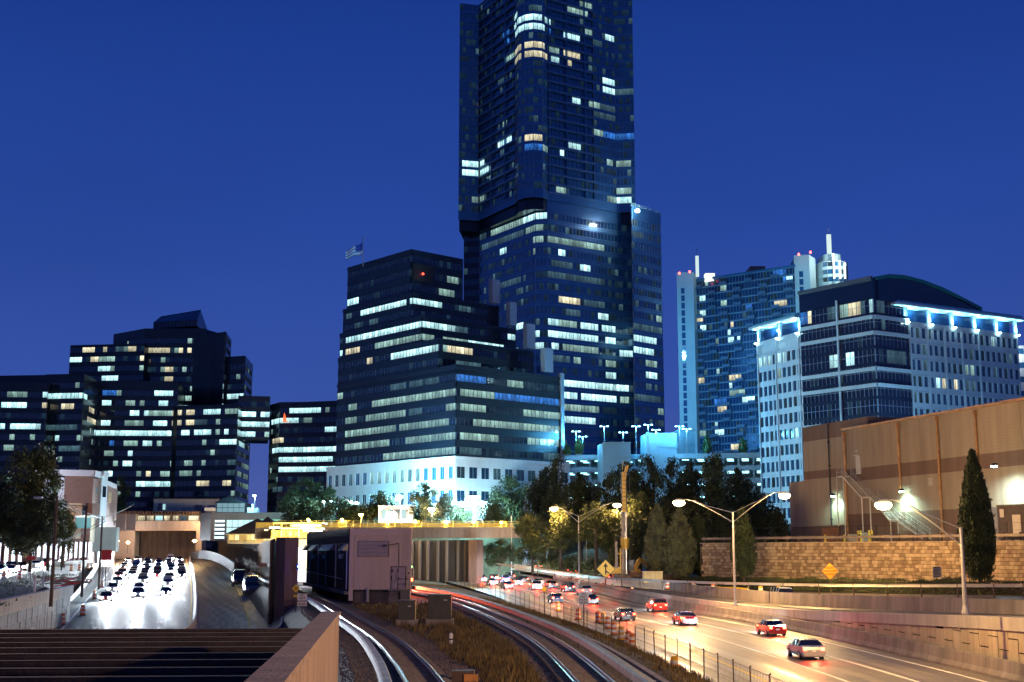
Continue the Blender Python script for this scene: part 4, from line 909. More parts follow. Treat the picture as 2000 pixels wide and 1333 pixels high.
# low kerb wall between right track and the fence
kb = [Vector((inter(tr_r, y)+2.3, y, 2.25)) for y in range(44, 200, 4)]
kw_ = thing('kerb_wall', tuple(kb[5]), 'low concrete kerb wall between the right track and the weedy bank', 'wall'); mb = MB(); mb.sweep([(-.12, -.3), (-.12, .28), (.18, .28), (.18, -.3)], kb); mk('kerb', mb, conc, kw_)

# --- chain link fence along the motorway
fe_ = thing('chain_link_fence', (10, 100, 0), 'see-through chain link fence on thin dark posts between tracks and orange motorway', 'fence')
fpts = []; y = 58
while y < 262: fpts.append(Vector((fx(y)-.2, y, zR(y)+.15+max(0, (y-150)*.004)))); y += 4.0 if y < 120 else 5.0
for p in fpts:
    h = 2.0+rnd.random()*.08; mb = MB(); mb.tube(p, p+Vector((rnd.uniform(-.04, .04), 0, h)), .035, 6); mb.lathe((p.x, p.y, p.z+h), [(.05, -.04), (.045, .02), (.01, .06)], 6); mk('fence_post', mb, brownst, fe_)
mb = MB()
for a, b in zip(fpts[:-1], fpts[1:]):
    for h in (.1, 1.0, 1.95): mb.tube(a+Vector((0, 0, h)), b+Vector((0, 0, h)), .012, 4)
mk('tension_wire', mb, dsteel, fe_)
mb = MB()
for a, b in zip(fpts[:-1], fpts[1:]):
    if a.y > 140: break
    L = (b-a).length; n = int(L/.3)
    for i in range(n):
        for s_ in (1, -1):
            p = a+(b-a)*(i/n)
            for q in range(6):
                z0_, z1_ = .1+q*.31, .1+(q+1)*.31; u0, u1 = (i+(q % 2)*.5)/n, (i+((q+1) % 2)*.5)/n
                u0_, u1_ = (u0, u1) if s_ > 0 else (u1, u0)
                A_ = a+(b-a)*min(1, u0_)+Vector((0, 0, z0_)); B_ = a+(b-a)*min(1, u1_)+Vector((0, 0, z1_)); w_ = Vector((.004, 0, 0)); mb.quad(A_-w_, A_+w_, B_+w_, B_-w_)
mk('wire_mesh', mb, dsteel, fe_, kind='stuff')

# --- foreground: beams over the cutting and the parapet wall
cb = thing('beam_screen', (-20, 40, 0), 'row of dark concrete beams spanning the cutting in the lower left foreground', 'beam screen')
beamm = M('stained_beam_concrete', (.045, .033, .026), .9, var=.45, scale=1.1, bump=.3, streak=True)
def wallX(y): return -5.28+.095*(39.5-y)-.5
for i in range(12):
    y = 50.5-i*2.35; a = (-34, y-1.7); b = (wallX(y)-.05, y); mb = MB(); mb.wall(a, b, -.18, .18, 4.0-.1*0, 5.0); mb.wall(a, b, .185, .24, 4.86, 4.94)
    mk('beam', mb, beamm, cb)
mb = MB(); mb.box(-36, -5.9, 21, 51.5, 2.6, 2.8); mk('soffit_slab', mb, concd, cb)
mb = MB(); mb.wall((-34, 49.6), (wallX(51.5), 51.6), -.2, .2, 2.6, 4.9); mk('end_beam', mb, beamm, cb)
fw = thing('parapet_wall', (wallX(39.5)+.5, 39.5, -1), 'weathered brown concrete parapet wall closing off the beams, in the near foreground', 'wall')
brn = M('brown_stained_concrete', (.24, .165, .12), .85, var=.35, scale=1.4, bump=.4, bscale=12, streak=True)
a, b = (wallX(12)+.5, 12), (wallX(39.5)+.5, 39.5)
mb = MB(); mb.wall(a, b, -.46, 0, 3.6, 6.06); mk('parapet', mb, brn, fw)
mb = MB(); mb.wall(a, b, -.52, .05, 6.062, 6.16); mk('coping', mb, brn, fw)
# interlocking panels below
va, vb2 = Vector(a), Vector(b); n_ = 16
mb = MB(); mb.wall(a, b, -.46, -.12, -1, 3.59); mk('joint_backing', mb, joint, fw)
for j in range(n_):
    p = va+(vb2-va)*((j+.02)/n_); q = va+(vb2-va)*((j+.98)/n_)
    for z0_, z1_ in (((-1, 1.2), (1.23, 3.57)) if j % 2 else ((-1, .2), (.23, 2.1), (2.13, 3.57))): mb = MB(); mb.wall(p, q, -.11, -.02+rnd.random()*.03, z0_, z1_); mk('panel', mb, brn, fw)
# ================================================================== block retaining wall with terrace
blockm = [M('block_tan_%d' % i, c, .9, var=.3, scale=2.2, bump=.5, bscale=8) for i, c in enumerate(((.36, .26, .155), (.25, .17, .10), (.46, .35, .22)))]
bw_ = thing('block_wall', (45, 175, 3.6), 'long tan retaining wall of rough split-face blocks below the warehouse terrace', 'retaining wall')
wa, wb_ = Vector((29.4, 200)), Vector((72, 130)); wd = (wb_-wa).normalized(); wn = Vector((wd.y, -wd.x)); WL = (wb_-wa).length
mb = MB(); mb.wall(wa, wb_, -.6, -.04, 2.5, 9.0); mk('wall_backing', mb, joint, bw_)
variants = []
R = random.Random(11)
for wv_ in (.45, .62, .80):
    for s in range(2):
        for mi in range(3):
            m_ = MB(); h = .44; j = lambda: R.uniform(0, .05)
            a_ = wv_/2-.015
            m_.hexa([(-a_, .08-j()*1.2-.06, .01), (a_, .08-j()*1.2-.06, .01), (a_, .3, .01), (-a_, .3, .01), (-a_, .02-j(), h-.01), (a_, .02-j(), h-.01), (a_, .3, h-.01), (-a_, .3, h-.01)])
            variants.append((wv_, m_.mesh('block', [blockm[mi]]), m_))
rz = math.atan2(wd.y, wd.x); blocks = []
for c in range(11):
    s = -R.random()*.4; z = 3.95+c*.46
    topz = 9.02
    while s < WL:
        v = R.choice(variants); s2 = s+v[0]
        if s > 0: blocks.append((s+v[0]/2, z, v))
        s = s2
def bpos(s): return wa+wd*s
blocks.sort(key=lambda b: -b[0] if b[0] < 59 else 1e3)
far = {0: MB(), 1: MB(), 2: MB()}
for i, (s, z, v) in enumerate(blocks):
    p = bpos(s)+wn*(.06+R.random()*.05)
    if i < 298: inst('block', v[1], bw_, Vector((p.x, p.y, z))-bw_.location, rz)
    else:
        k = [x[1] for x in variants].index(v[1]) % 3; f = far[k]; n0 = len(f.v); cr_, sr_ = math.cos(rz), math.sin(rz)
        for (x, y, zz) in v[2].v: f.v.append((p.x+x*cr_-y*sr_, p.y+x*sr_+y*cr_, z+zz))
        for q in v[2].f: f.f.append(tuple(n0+t for t in q)); f.m.append(0); f.uv.append(None)
for k in far: mk('block_courses', far[k], blockm[k], bw_, kind='stuff')
mb = MB()
for k in range(int(WL/.9)): p = bpos(k*.9); q = bpos(k*.9+.87); mb.wall(p, q, -.5, .1, 9.01+(0 if k*.9 < 27 else -.0), 9.14)
mk('cap_stone', mb, blockm[2], bw_, kind='stuff')
# left return of the wall
mb = MB(); mb.wall(wa+Vector((3, 12)), wa, -.3, .0, 2.5, 9.0); mk('wall_return', mb, blockm[1], bw_)
tm = M('terrace_asphalt', (.07, .065, .06), .8, var=.2)
mb = MB(); mb.face([(wa.x+.4, wa.y+.5, 8.95), (wb_.x, wb_.y+.5, 8.95), (120, 130, 8.95), (120, 330, 8.95), (30, 330, 8.95), (33, 212, 8.95)]); mk('terrace', mb, tm, kind='structure')
# guardrail + mesh fence on the wall
tg = thing('terrace_guardrail', (45, 176, 9.1), 'brown timber-post guardrail with steel rail along the top of the block wall', 'guardrail')
for k in range(int(WL/2.3)):
    p = bpos(k*2.3+.4)-wn*.5
    mb = MB(); mb.box(p.x-.10, p.x+.10, p.y-.10, p.y+.10, 9.1, 10.15); mk('timber_post', mb, brownst, tg)
mb = MB(); a = bpos(0)-wn*.33; b = bpos(WL)-wn*.33; mb.wall(a, b, -.05, .05, 9.62, 9.95); mk('rail', mb, M('weathered_rail', (.28, .22, .17), .6, .3, var=.25), tg)
tf = thing('terrace_fence', (45, 177, 9.1), 'tall wire fence with thin posts just behind the terrace guardrail', 'fence')
for k in range(int(WL/3.4)):
    p = bpos(k*3.4+1.3)-wn*1.0; mb = MB(); mb.tube((p.x, p.y, 9.0), (p.x, p.y, 11.3), .035, 5); mk('fence_post', mb, dsteel, tf)
mb = MB()
for z in (11.25, 10.4): mb.tube((*(bpos(0)-wn*1), z), (*(bpos(WL)-wn*1), z), .022, 4)
mk('top_rail', mb, dsteel, tf)

# ================================================================== warehouse
H_ = thing('warehouse', (60, 190, 9), 'big windowless tan warehouse with brown bands and downpipes above the block wall', 'warehouse')
def cmu(name, col):
    m = M(name, col, .88, var=.2, scale=.5, bump=.3, bscale=5, streak=True)
    t = m.node_tree; b = t.nodes['Principled BSDF']; g = t.nodes.new('ShaderNodeNewGeometry'); mp = t.nodes.new('ShaderNodeMapping'); mp.inputs['Rotation'].default_value = (math.pi/2, 0, math.radians(74))
    br_ = t.nodes.new('ShaderNodeTexBrick'); br_.inputs['Scale'].default_value = 1.0; br_.inputs['Brick Width'].default_value = .85; br_.inputs['Row Height'].default_value = .42; br_.inputs['Mortar Size'].default_value = .03
    cx_ = t.nodes.new('ShaderNodeSeparateXYZ'); t.links.new(g.outputs['Position'], cx_.inputs[0]); cb_ = t.nodes.new('ShaderNodeCombineXYZ'); t.links.new(cx_.outputs['Y'], cb_.inputs['X']); t.links.new(cx_.outputs['Z'], cb_.inputs['Y'])
    t.links.new(cb_.outputs[0], br_.inputs['Vector']); bp = t.nodes.new('ShaderNodeBump'); bp.inputs['Strength'].default_value = .8; bp.inputs['Distance'].default_value = .05; bp.invert = True
    t.links.new(br_.outputs['Fac'], bp.inputs['Height']); t.links.new(bp.outputs[0], b.inputs['Normal']); return m
tan = cmu('tan_blockwork', (.36, .285, .19)); brw = cmu('brown_blockwork', (.19, .12, .08)); flash = M('copper_flashing', (.42, .22, .08), .5, .3, var=.4, scale=1.2)
m0, m1 = Vector(wx(1655, 206)), Vector(wx(2000, 165)); md = (m1-m0).normalized(); mn = Vector((md.y, -md.x)); m2 = m0+md*95
zT = 27.2
def on_wall(px, o=0.0): s = on_px(m0+mn*o, md, px); return m0+mn*o+md*s
def zz(px, py, o=0.0): q = on_wall(px, o); return ZZ(py, q.y)
cuts = [1655, 1765, 1843, 1920, 2010]
pts_ = [on_wall(c) for c in cuts]+[m2]
for a, b in zip(pts_[:-1], pts_[1:]):
    a2 = a+md*.03; b2 = b-md*.03
    mb = MB(); mb.wall(a2, b2, -.4, 0, 13.7, 18.9); mk('wall_panel', mb, tan, H_); mb = MB(); mb.wall(a2, b2, -.4, 0, 20.9, zT); mk('wall_panel', mb, tan, H_)
    mb = MB(); mb.wall(a2, b2, -.4, .03, 18.903, 20.897); mk('brown_band', mb, brw, H_)
    mb = MB(); mb.wall(a2, b2, -.4, .03, 8.9, 13.697); mk('brown_band', mb, brw, H_)
mb = MB(); mb.wall(m0, m2, -.9, .35, zT+.003, zT+.38); mk('coping', mb, flash, H_)
mb = MB(); mb.prism([tuple(m0+Vector((.5, -.2))), tuple(m2+Vector((.5, 0))), tuple(m2+Vector((60, 15))), tuple(m0+Vector((60, 15)))], 8.9, zT-.1); mk('warehouse_body', mb, brw, H_)
mb = MB(); mb.wall(m0+Vector((30, 8)), m0, -.4, -.01, 8.9, zT); mk('end_wall', mb, tan, H_)
for c in cuts[:4]:
    p = on_wall(c, .22); ztop_ = zT
    if c == 1655: p = p+md*.4
    mb = MB(); mb.tube((p.x, p.y, 9 if c != 1765 else 16.5), (p.x, p.y, ztop_-.2), .17, 8); mb.box(p.x-.3, p.x+.3, p.y-.25, p.y+.25, ztop_-.9, ztop_-.25)
    for z in (12, 16.6, 21, 25): 
        if not (c == 1765 and z < 16.5): mb.box(p.x-.24, p.x+.24, p.y-.2, p.y+.2, z, z+.12)
    mk('downpipe', mb, flash, H_)
# rear block and its low wing
r0, r1 = Vector(wx(1576, 223)), Vector(wx(1706, 204)); rd = (r1-r0).normalized(); rn = Vector((rd.y, -rd.x))
mb = MB(); mb.wall(r0, r1, -14, 0, 8.9, 20.2); mb.wall(r0, r1, -14, 0, 21.6, 26.8); mk('rear_wall', mb, tan, H_)
mb = MB(); mb.wall(r0, r1, -14, .03, 20.203, 21.597); mk('brown_band', mb, brw, H_); mb = MB(); mb.wall(r0, r1, -14, .03, 26.803, 29.4); mk('brown_band', mb, brw, H_)
p = r0+rd*((r1-r0).length*.42)+rn*.15; mb = MB(); mb.tube((p.x, p.y, 9), (p.x, p.y, 29.3), .13, 8)
for z in (13, 17, 22, 26): mb.box(p.x-.2, p.x+.2, p.y-.2, p.y+.1, z, z+.3)
mk('downpipe', mb, dsteel, H_)
l0, l1 = Vector(wx(1546, 229)), Vector(wx(1577, 224)); mb = MB(); mb.wall(l0, l1, -10, 0, 12.1, 20.1); mk('low_wing', mb, tan, H_); mb = MB(); mb.wall(l0, l1, -10, .03, 8.9, 12.097); mb.wall(r0, on_wall(1655, -.3), -.1, .06, 8.9, 12.097); mk('brown_band', mb, brw, H_)
# doors, vents
def decal(px0, px1, py0, py1, m, nm, o0=.03, o1=.12):
    a = on_wall(px0, 0); b = on_wall(px1, 0); mb = MB(); mb.wall(a, b, o0, o1, ZZ(py1, a.y), ZZ(py0, a.y)); return mk(nm, mb, m, H_)
doorm = M('pale_steel_door', (.50, .45, .36), .5, .1, var=.1)
d_ = decal(1680, 1689.5, 891, 927, doorm, 'door'); decal(1678.5, 1691, 889.5, 891.2, doorm, 'door_hood', .03, .5)
for (x0, x1, y0, y1) in ((1822, 1832, 933, 949), (1645.5, 1652, 952, 965)):
    if x0 < 1650: continue
    a = on_wall(x0); b = on_wall(x1); z0_, z1_ = ZZ(y1, a.y), ZZ(y0, a.y); n = 6
    for i in range(n): mb = MB(); z = lerp(z0_, z1_, i/n); mb.wall(a, b, .03, .2, z, z+(z1_-z0_)/n*.5); mk('louvre_slat', mb, doorm, H_)
p = on_wall(1683, .3); mb = MB(); mb.lathe((p.x, p.y, zz(1683, 884)), [(.05, -.2), (.3, 0), (.3, .3), (.05, .4)], 8); mk('dead_wall_light', mb, doorm, H_)
# outside stair
ST_ = thing('steel_stair', (*on_wall(1700, 2), 9), 'pale steel outside stair zigzagging down the warehouse wall in three flights', 'staircase')
sm = M('pale_stair_steel', (.48, .44, .38), .5, .3, var=.1)
o_in, o_out = .35, 1.75
nodes_ = [((1655, 931), (1668, 931)), ((1668, 931), (1703, 971)), ((1703, 971), (1719, 969)), ((1719, 969), (1758, 1017)), ((1758, 1017), (1773, 1016)), ((1773, 1016), (1820, 1050))]
for i, ((x0, y0), (x1, y1)) in enumerate(nodes_):
    a = on_wall(x0, o_in); b = on_wall(x1, o_in); za, zb2 = ZZ(y0, a.y), ZZ(y1, b.y); ao, bo = on_wall(x0, o_in)+mn*(o_out-o_in), on_wall(x1, o_in)+mn*(o_out-o_in)
    if i % 2 == 0:
        zb2 = za; mb = MB(); mb.hexa([(*a, za-.2), (*b, za-.2), (*bo, za-.2), (*ao, za-.2), (*a, za), (*b, za), (*bo, za), (*ao, za)]); mk('landing', mb, sm, ST_)
        mb = MB(); mb.tube((*bo, za-.2), (*bo, 9), .09, 6); mb.tube((*ao, za-.2), (*ao, 9), .09, 6); mk('support_leg', mb, sm, ST_)
    else:
        zb2 = max(zb2, 9.0); n = 11
        mb = MB()
        for q0, q1 in ((a, b), (ao, bo)): mb.wall(q0, q1, -.04, .04, za-.35, za, 0, zb2-.35, zb2)
        mk('stringer', mb, sm, ST_)
        for k in range(n): f = (k+.5)/n; mb = MB(); p0 = a.lerp(b, f); p1 = ao.lerp(bo, f); z = lerp(za, zb2, f); mb.hexa([(*(p0-md*.15), z-.04), (*(p0+md*.15), z-.04), (*(p1+md*.15), z-.04), (*(p1-md*.15), z-.04), (*(p0-md*.15), z), (*(p0+md*.15), z), (*(p1+md*.15), z), (*(p1-md*.15), z)]); mk('step', mb, sm, ST_)
    mb = MB()
    for q0, q1 in ((ao, bo),) + (((a, b),) if i % 2 else ()):
        for h in (1.15, .6): mb.tube((*q0, za+h), (*q1, zb2+h), .035, 4)
        nb = max(3, int((q1-q0).length/.35))
        for k in range(nb+1): f = k/nb; p0 = q0.lerp(q1, f); z = lerp(za, zb2, f); mb.tube((*p0, z-.1), (*p0, z+1.15), .022 if k % 4 else .04, 4)
    mk('railing', mb, sm, ST_)
# wall lamps of the warehouse
def wallpack(px, py, label, power, o=.5, col=(.55, 1, .9), rear=False):
    q = on_wall(px, o) if not rear else (r0+rd*on_px(r0, rd, px)+rn*o)
    z = ZZ(py, q.y); t = thing('wall_lamp', (q.x, q.y, z), label, 'wall lamp')
    mb = MB(); mb.hexa([(q.x-.3, q.y-.35, z-.15), (q.x+.3, q.y-.35, z-.15), (q.x+.35, q.y+.4, z-.05), (q.x-.35, q.y+.4, z-.05), (q.x-.3, q.y-.2, z+.18), (q.x+.3, q.y-.2, z+.18), (q.x+.35, q.y+.4, z+.25), (q.x-.35, q.y+.4, z+.25)]); mk('housing', mb, dsteel, t)
    mb = MB(); mb.hexa([(q.x-.26, q.y-.3, z-.3), (q.x+.26, q.y-.3, z-.3), (q.x+.28, q.y+.3, z-.3), (q.x-.28, q.y+.3, z-.3), (q.x-.3, q.y-.34, z-.16), (q.x+.3, q.y-.34, z-.16), (q.x+.3, q.y+.35, z-.16), (q.x-.3, q.y+.35, z-.16)]); mk('lens', mb, E('wallpack_glow', (.6, 1, .92), 60), t)
    lo = lamp('SPOT', (q.x-.1, q.y-.1, z-.45), col, power, .25, t, spot=168, blend=.8); lo.rotation_euler = (0, 0, 0)
wallpack(1641, 967, 'greenish wall lamp over the low door, left of the warehouse stair', 3000, .9, rear=True)
wallpack(1767, 958, 'cyan-white wall lamp beside the middle downpipe of the warehouse', 5000, .9)
wallpack(1952, 908, 'very bright wall lamp on the warehouse above the brown trailer, beside the dark cypress', 9500, 3.4, (.62, .92, 1))
# odds and ends on the terrace
tb = thing('storage_trailer', (*wx(1985, 152), 9), 'dark brown storage trailer with a pale door on the terrace at the right edge', 'trailer')
a, b = Vector(wx(1952, 157)), Vector(wx(2040, 150)); mb = MB(); mb.wall(a, b, -3, 0, 9.3, 13.3); mk('body', mb, M('trailer_brown', (.05, .03, .022), .6, var=.3, scale=2), tb)
mb = MB(); mb.wall(a, b, -3.1, .1, 13.303, 13.5); mk('roof_rim', mb, brownst, tb)
for (x0, x1, y0, y1, nm) in ((1982, 1998, 1006, 1046, 'door'), (1958, 1966, 995, 1011, 'notice_board')):
    p, q = a+(b-a).normalized()*on_px(a, (b-a).normalized(), x0), a+(b-a).normalized()*on_px(a, (b-a).normalized(), x1); mb = MB(); mb.wall(p, q, .01, .08, ZZ(y1, p.y), ZZ(y0, p.y)); mk(nm, mb, doorm, tb)
for k in range(4): p = a+(b-a)*((k+.3)/4); mb = MB(); mb.box(p.x-.15, p.x+.15, p.y-.1, p.y+.4, 8.96, 9.3); mk('support', mb, dsteel, tb)
ub_ = thing('utility_box', (*wx(1622, 205), 9), 'brown utility box on the terrace left of the yellow bollards', 'utility box'); p = wx(1606, 205); q = wx(1640, 204); mb = MB(); mb.wall(p, q, -2, 0, 8.96, 11.6); mk('box_body', mb, M('rust_box', (.20, .09, .05), .7, var=.3), ub_); mb = MB(); mb.wall(p, q, -2.1, .1, 11.603, 11.75); mb.wall(Vector(p).lerp(Vector(q), .5), Vector(p).lerp(Vector(q), .52), .003, .03, 9.2, 11.4); mk('box_lid', mb, brownst, ub_)
for i, px_ in enumerate((1613, 1650, 1677, 1682, 1699, 1704)):
    p = wx(px_, 195-i); t = thing('bollard', (*p, 8.95), ['yellow bollard in front of the brown utility box', 'yellow bollard under the greenish wall lamp', 'yellow bollard left of the pair below the stair', 'yellow bollard close beside the previous post below the first stair flight', 'yellow bollard nearest left of the bright street lamp glow', 'rightmost yellow bollard on the terrace'][i], 'bollard', 'yellow bollards on the terrace'); mb = MB(); mb.lathe((*p, 8.95), [(.16, 0), (.16, 1.9 if i > 1 else 1.3), (.1, 2.0 if i > 1 else 1.4), (.01, 2.05 if i > 1 else 1.45)], 8); mk('bollard_post', mb, M('bollard_yellow', (.65, .42, .02), .5, var=.15), t)
for i, (px_, w_, h_) in enumerate(((1668, 1.6, 1.5), (1690, 1.3, 1.8), (1712, 1.8, 1.7))):
    p = Vector(wx(px_, 200)); t = thing('gas_meter' if i else 'meter_rack', (p.x, p.y, 8.95), ['grey pipe rack at the warehouse foot behind the bollards', 'grey meter set with pipes behind the middle bollards', 'tan electrical cabinet below the street lamp glow'][i], 'utility meter')
    mb = MB(); mb.box(p.x-w_/2, p.x+w_/2, p.y-.3, p.y+.3, 9.4, 9+h_); mk('cabinet', mb, doorm, t); mb = MB()
    for k in (-1, 1): mb.tube((p.x+k*w_*.35, p.y, 8.95), (p.x+k*w_*.35, p.y, 9.4), .07, 6)
    mb.tube((p.x-w_/2-.4, p.y-.1, 9.8), (p.x+w_/2+.4, p.y-.1, 9.8), .06, 6); mk('pipe', mb, sm, t)

# ================================================================== pedestrian bridge with yellow rails
BR = thing('footbridge', (*wx(800, 272), 10.9), 'concrete girder bridge with a yellow railing crossing behind the signal house', 'bridge')
g0, g1 = Vector(wx(540, 245)), Vector(wx(1045, 300)); gd = (g1-g0).normalized(); gn = Vector((gd.y, -gd.x)); GL = (g1-g0).length
def gz(s): return lerp(12.3, 13.35, s/GL)
gir = M('tan_girder_concrete', (.32, .25, .19), .8, var=.3, scale=.8, streak=True, bump=.2)
mb = MB(); mb.wall(g0, g1, -.5, 0, 10.2, gz(0), 0, 10.9, gz(GL)); mk('girder', mb, gir, BR)
mb = MB(); mb.wall(g0, g1, -7, .35, gz(0)-.35, gz(0)-.002, 0, gz(GL)-.35, gz(GL)-.002); mb.wall(g0, g1, -7, -6.4, 10.2, gz(0)-.4, 0, 10.9, gz(GL)-.4); mk('deck', mb, gir, BR)
yel = M('yellow_rail_paint', (.60, .46, .10), .5, var=.1)
for j in range(int(GL/1.9)+1):
    p = g0+gd*(j*1.9); z = gz(j*1.9); mb = MB(); mb.box(p.x-.06, p.x+.06, p.y-.06, p.y+.06, z, z+1.35); mk('baluster', mb, yel, BR)
mb = MB()
for h in (1.33, .95, .15): mb.tube((*g0, gz(0)+h), (*g1, gz(GL)+h), .06, 5)
mk('handrail', mb, yel, BR)
mb = MB(); mb.wall(g0, g1, -6.9, -6.8, gz(0), gz(0)+1.1, 0, gz(GL), gz(GL)+1.1); mk('far_parapet', mb, yel, BR)
for i, (px_, py_) in enumerate(((602, 1016), (668, 1016), (755, 1019), (812, 1019), (870, 1020), (926, 1020), (980, 1021), (1033, 1022))):
    s = on_px(g0, gd, px_); p = g0+gd*s-gn*.25; z = ZZ(py_, p.y); zb_ = gz(s)
    t = thing('bridge_lamp', (p.x, p.y, zb_), ['small yellow lamp at the left end of the bridge rail, above the station canopy', 'small yellow lamp on the bridge rail left of the signal house roof', 'yellow lamp on the bridge rail under the pinkish double glow', 'yellow lamp on the bridge rail beneath the cyan star lamp', 'yellow lamp on the bridge rail right of the pink lamp', 'yellow lamp on the bridge rail below the blazing cyan flood', 'yellow lamp on the bridge rail, second from its right end', 'yellow lamp at the right end of the bridge rail'][i], 'bridge lamp', 'small yellow lamps along the bridge rail')
    mb = MB(); mb.tube((p.x, p.y, zb_), (p.x, p.y, z-.2), .05, 6); mk('stem', mb, yel, t)
    mb = MB(); mb.lathe((p.x, p.y, z), [(.05, -.25), (.24, -.12), (.30, .05), (.2, .25), (.02, .32)], 10); mk('globe', mb, E('yellow_globe', (1, .72, .12), 30), t, smooth=True)
    lamp('POINT', (p.x+gn.x*.5, p.y+gn.y*.5, z-.1), (1, .70, .20), 2200 if i < 2 else 1700, .2, t)
# pier wall with ribs
PW = thing('pier_wall', (*wx(870, 285), 2), 'tall dark ribbed abutment wall under the bridge with a brown end column', 'abutment')
a, b = Vector(wx(798, 300)), Vector(wx(933, 280)); mb = MB(); mb.wall(a, b, -1.5, 0, .5, 10.25); mk('lagging', mb, M('dark_lagging', (.10, .085, .08), .9, var=.35, streak=True, scale=1), PW)
for px_ in (806, 822, 838, 858, 875, 897, 911): p = a+(b-a)*((px_-798)/135); mb = MB(); mb.wall(p, p+(b-a).normalized()*.55, .003, .5, .5, 10.25); mk('rib', mb, gir, PW)
p, q = Vector(wx(917, 279)), Vector(wx(933, 277.5)); mb = MB(); mb.wall(p, q, -1.8, .3, .5, 10.3); mk('end_column', mb, M('brown_column', (.19, .11, .085), .85, var=.25, streak=True), PW)

# ================================================================== signal house
SH = thing('signal_house', (*wx(743, 143), 2.5), 'windowless pinkish corrugated signal house on a concrete base beside the curved track', 'equipment building')
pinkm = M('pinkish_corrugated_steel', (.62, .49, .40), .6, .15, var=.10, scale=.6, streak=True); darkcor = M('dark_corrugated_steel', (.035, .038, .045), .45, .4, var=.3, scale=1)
f0, f1 = Vector(wx(683, 143)), Vector(wx(804, 143)); far_ = Vector(wx(600, 183)); zt_h = ZZ(1032.5, 143); zb_h = ZZ(1152, 143)
def corr(root, a, b, z0, z1, pitch, dep, m, nm):
    a, b = Vector(a), Vector(b); d = b-a; L = d.length; t = d/L; n = Vector((t.y, -t.x)); k = int(L/pitch); mb = MB(); prof = []
    for i in range(k):
        s = i*L/k; w2 = L/k
        prof += [(s, 0), (s+w2*.55, 0), (s+w2*.62, dep), (s+w2*.93, dep)]
    prof.append((L, 0))
    for (s0, o0), (s1, o1) in zip(prof[:-1], prof[1:]):
        p, q = a+t*s0+n*o0, a+t*s1+n*o1; mb.quad((*p, z0), (*q, z0), (*q, z1), (*p, z1))
    return mk(nm, mb, m, root)
corr(SH, f0, f1, zb_h, zt_h-.75, .30, .05, pinkm, 'front_cladding')
mb = MB(); mb.wall(f0, f1, -.3, .09, zt_h-.75, zt_h); mk('fascia', mb, pinkm, SH)
mb = MB(); mb.wall(f0+Vector((0, 0)), f0+Vector((.45, 0)), -.3, .12, 2.5, zt_h-.76); mk('corner_post', mb, pinkm, SH)
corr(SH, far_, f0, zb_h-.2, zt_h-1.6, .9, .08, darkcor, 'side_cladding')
mb = MB(); mb.wall(far_, f0, -.2, .10, zt_h-1.6, zt_h-.02); mk('side_fascia', mb, M('dark_matt_fascia', (.018, .018, .02), .85, var=.3, spec=.2), SH)  # even dark matt colour along the side fascia
fr2 = far_+Vector((7, 0)); mb = MB(); mb.prism([(f0.x+.1, f0.y+.15), (f1.x-.1, f1.y+.15), (fr2.x, fr2.y), (far_.x+.2, far_.y)], zb_h-.3, zt_h-.06); mk('roof', mb, roofm, SH)
mb = MB(); mb.prism([(f0.x+.5, f0.y+.3), (f1.x-.5, f1.y+.3), (fr2.x-.5, fr2.y), (far_.x+.8, far_.y)], 2.2, zb_h-.31); mk('base', mb, concd, SH)
mb = MB(); mb.wall(far_, f0, -.1, .5, zb_h-.55, zb_h-.2); mk('side_walkway', mb, conc, SH)
sd = (f0-far_).normalized(); sn = Vector((sd.y, -sd.x)); SL = (f0-far_).length
pipem = M('white_pipe', (.55, .56, .6), .35, .3, var=.05)
def sfx(px): return far_+sd*on_px(far_, sd, px)
for px_ in (608.5, 624, 640, 659, 681):
    p = sfx(px_)+sn*.16; mb = MB(); mb.tube((*p, zb_h), (*p, zt_h-1.7), .09, 6); mk('downpipe', mb, pipem, SH)
mb = MB(); p, q = sfx(600), sfx(672); mb.tube((*(p+sn*.2), ZZ(1116, p.y)), (*(q+sn*.2), ZZ(1131, q.y)), .05, 5); mk('side_rail', mb, pipem, SH)
for px0, px1 in ((600, 604), (613, 622), (634, 656), (676, 682)):
    p, q = sfx(px0), sfx(px1); zh = zt_h-1.7; mb = MB(); mb.hexa([(*p, zh-.75), (*q, zh-.75), (*(q+sn*.9), zh-.75), (*(p+sn*.9), zh-.75), (*p, zh), (*q, zh), (*(q+sn*.25), zh), (*(p+sn*.25), zh)]); mk('vent_hood', mb, M('hood_grey', (.15, .155, .17), .4, .5, var=.1), SH)
p = sfx(613)+sn*.2; mb = MB()
for k in range(9): mb.wall(p-sd*.4, p+sd*.4, 0, .1, ZZ(1093, p.y)+k*.22, ZZ(1093, p.y)+k*.22+.1)
mk('wall_louvre', mb, pipem, SH)
for px_ in (618, 640, 672):
    p = sfx(px_)+sn*.35; zq = ZZ(1088, p.y); mb = MB(); mb.lathe((p.x, p.y, zq), [(.03, -.25), (.28, -.2), (.3, 0), (.1, .25)], 8); mb.tube((p.x, p.y, zq), (p.x-sn.x*.35, p.y-sn.y*.35, zq+.3), .05, 5); mk('side_light', mb, pipem, SH)
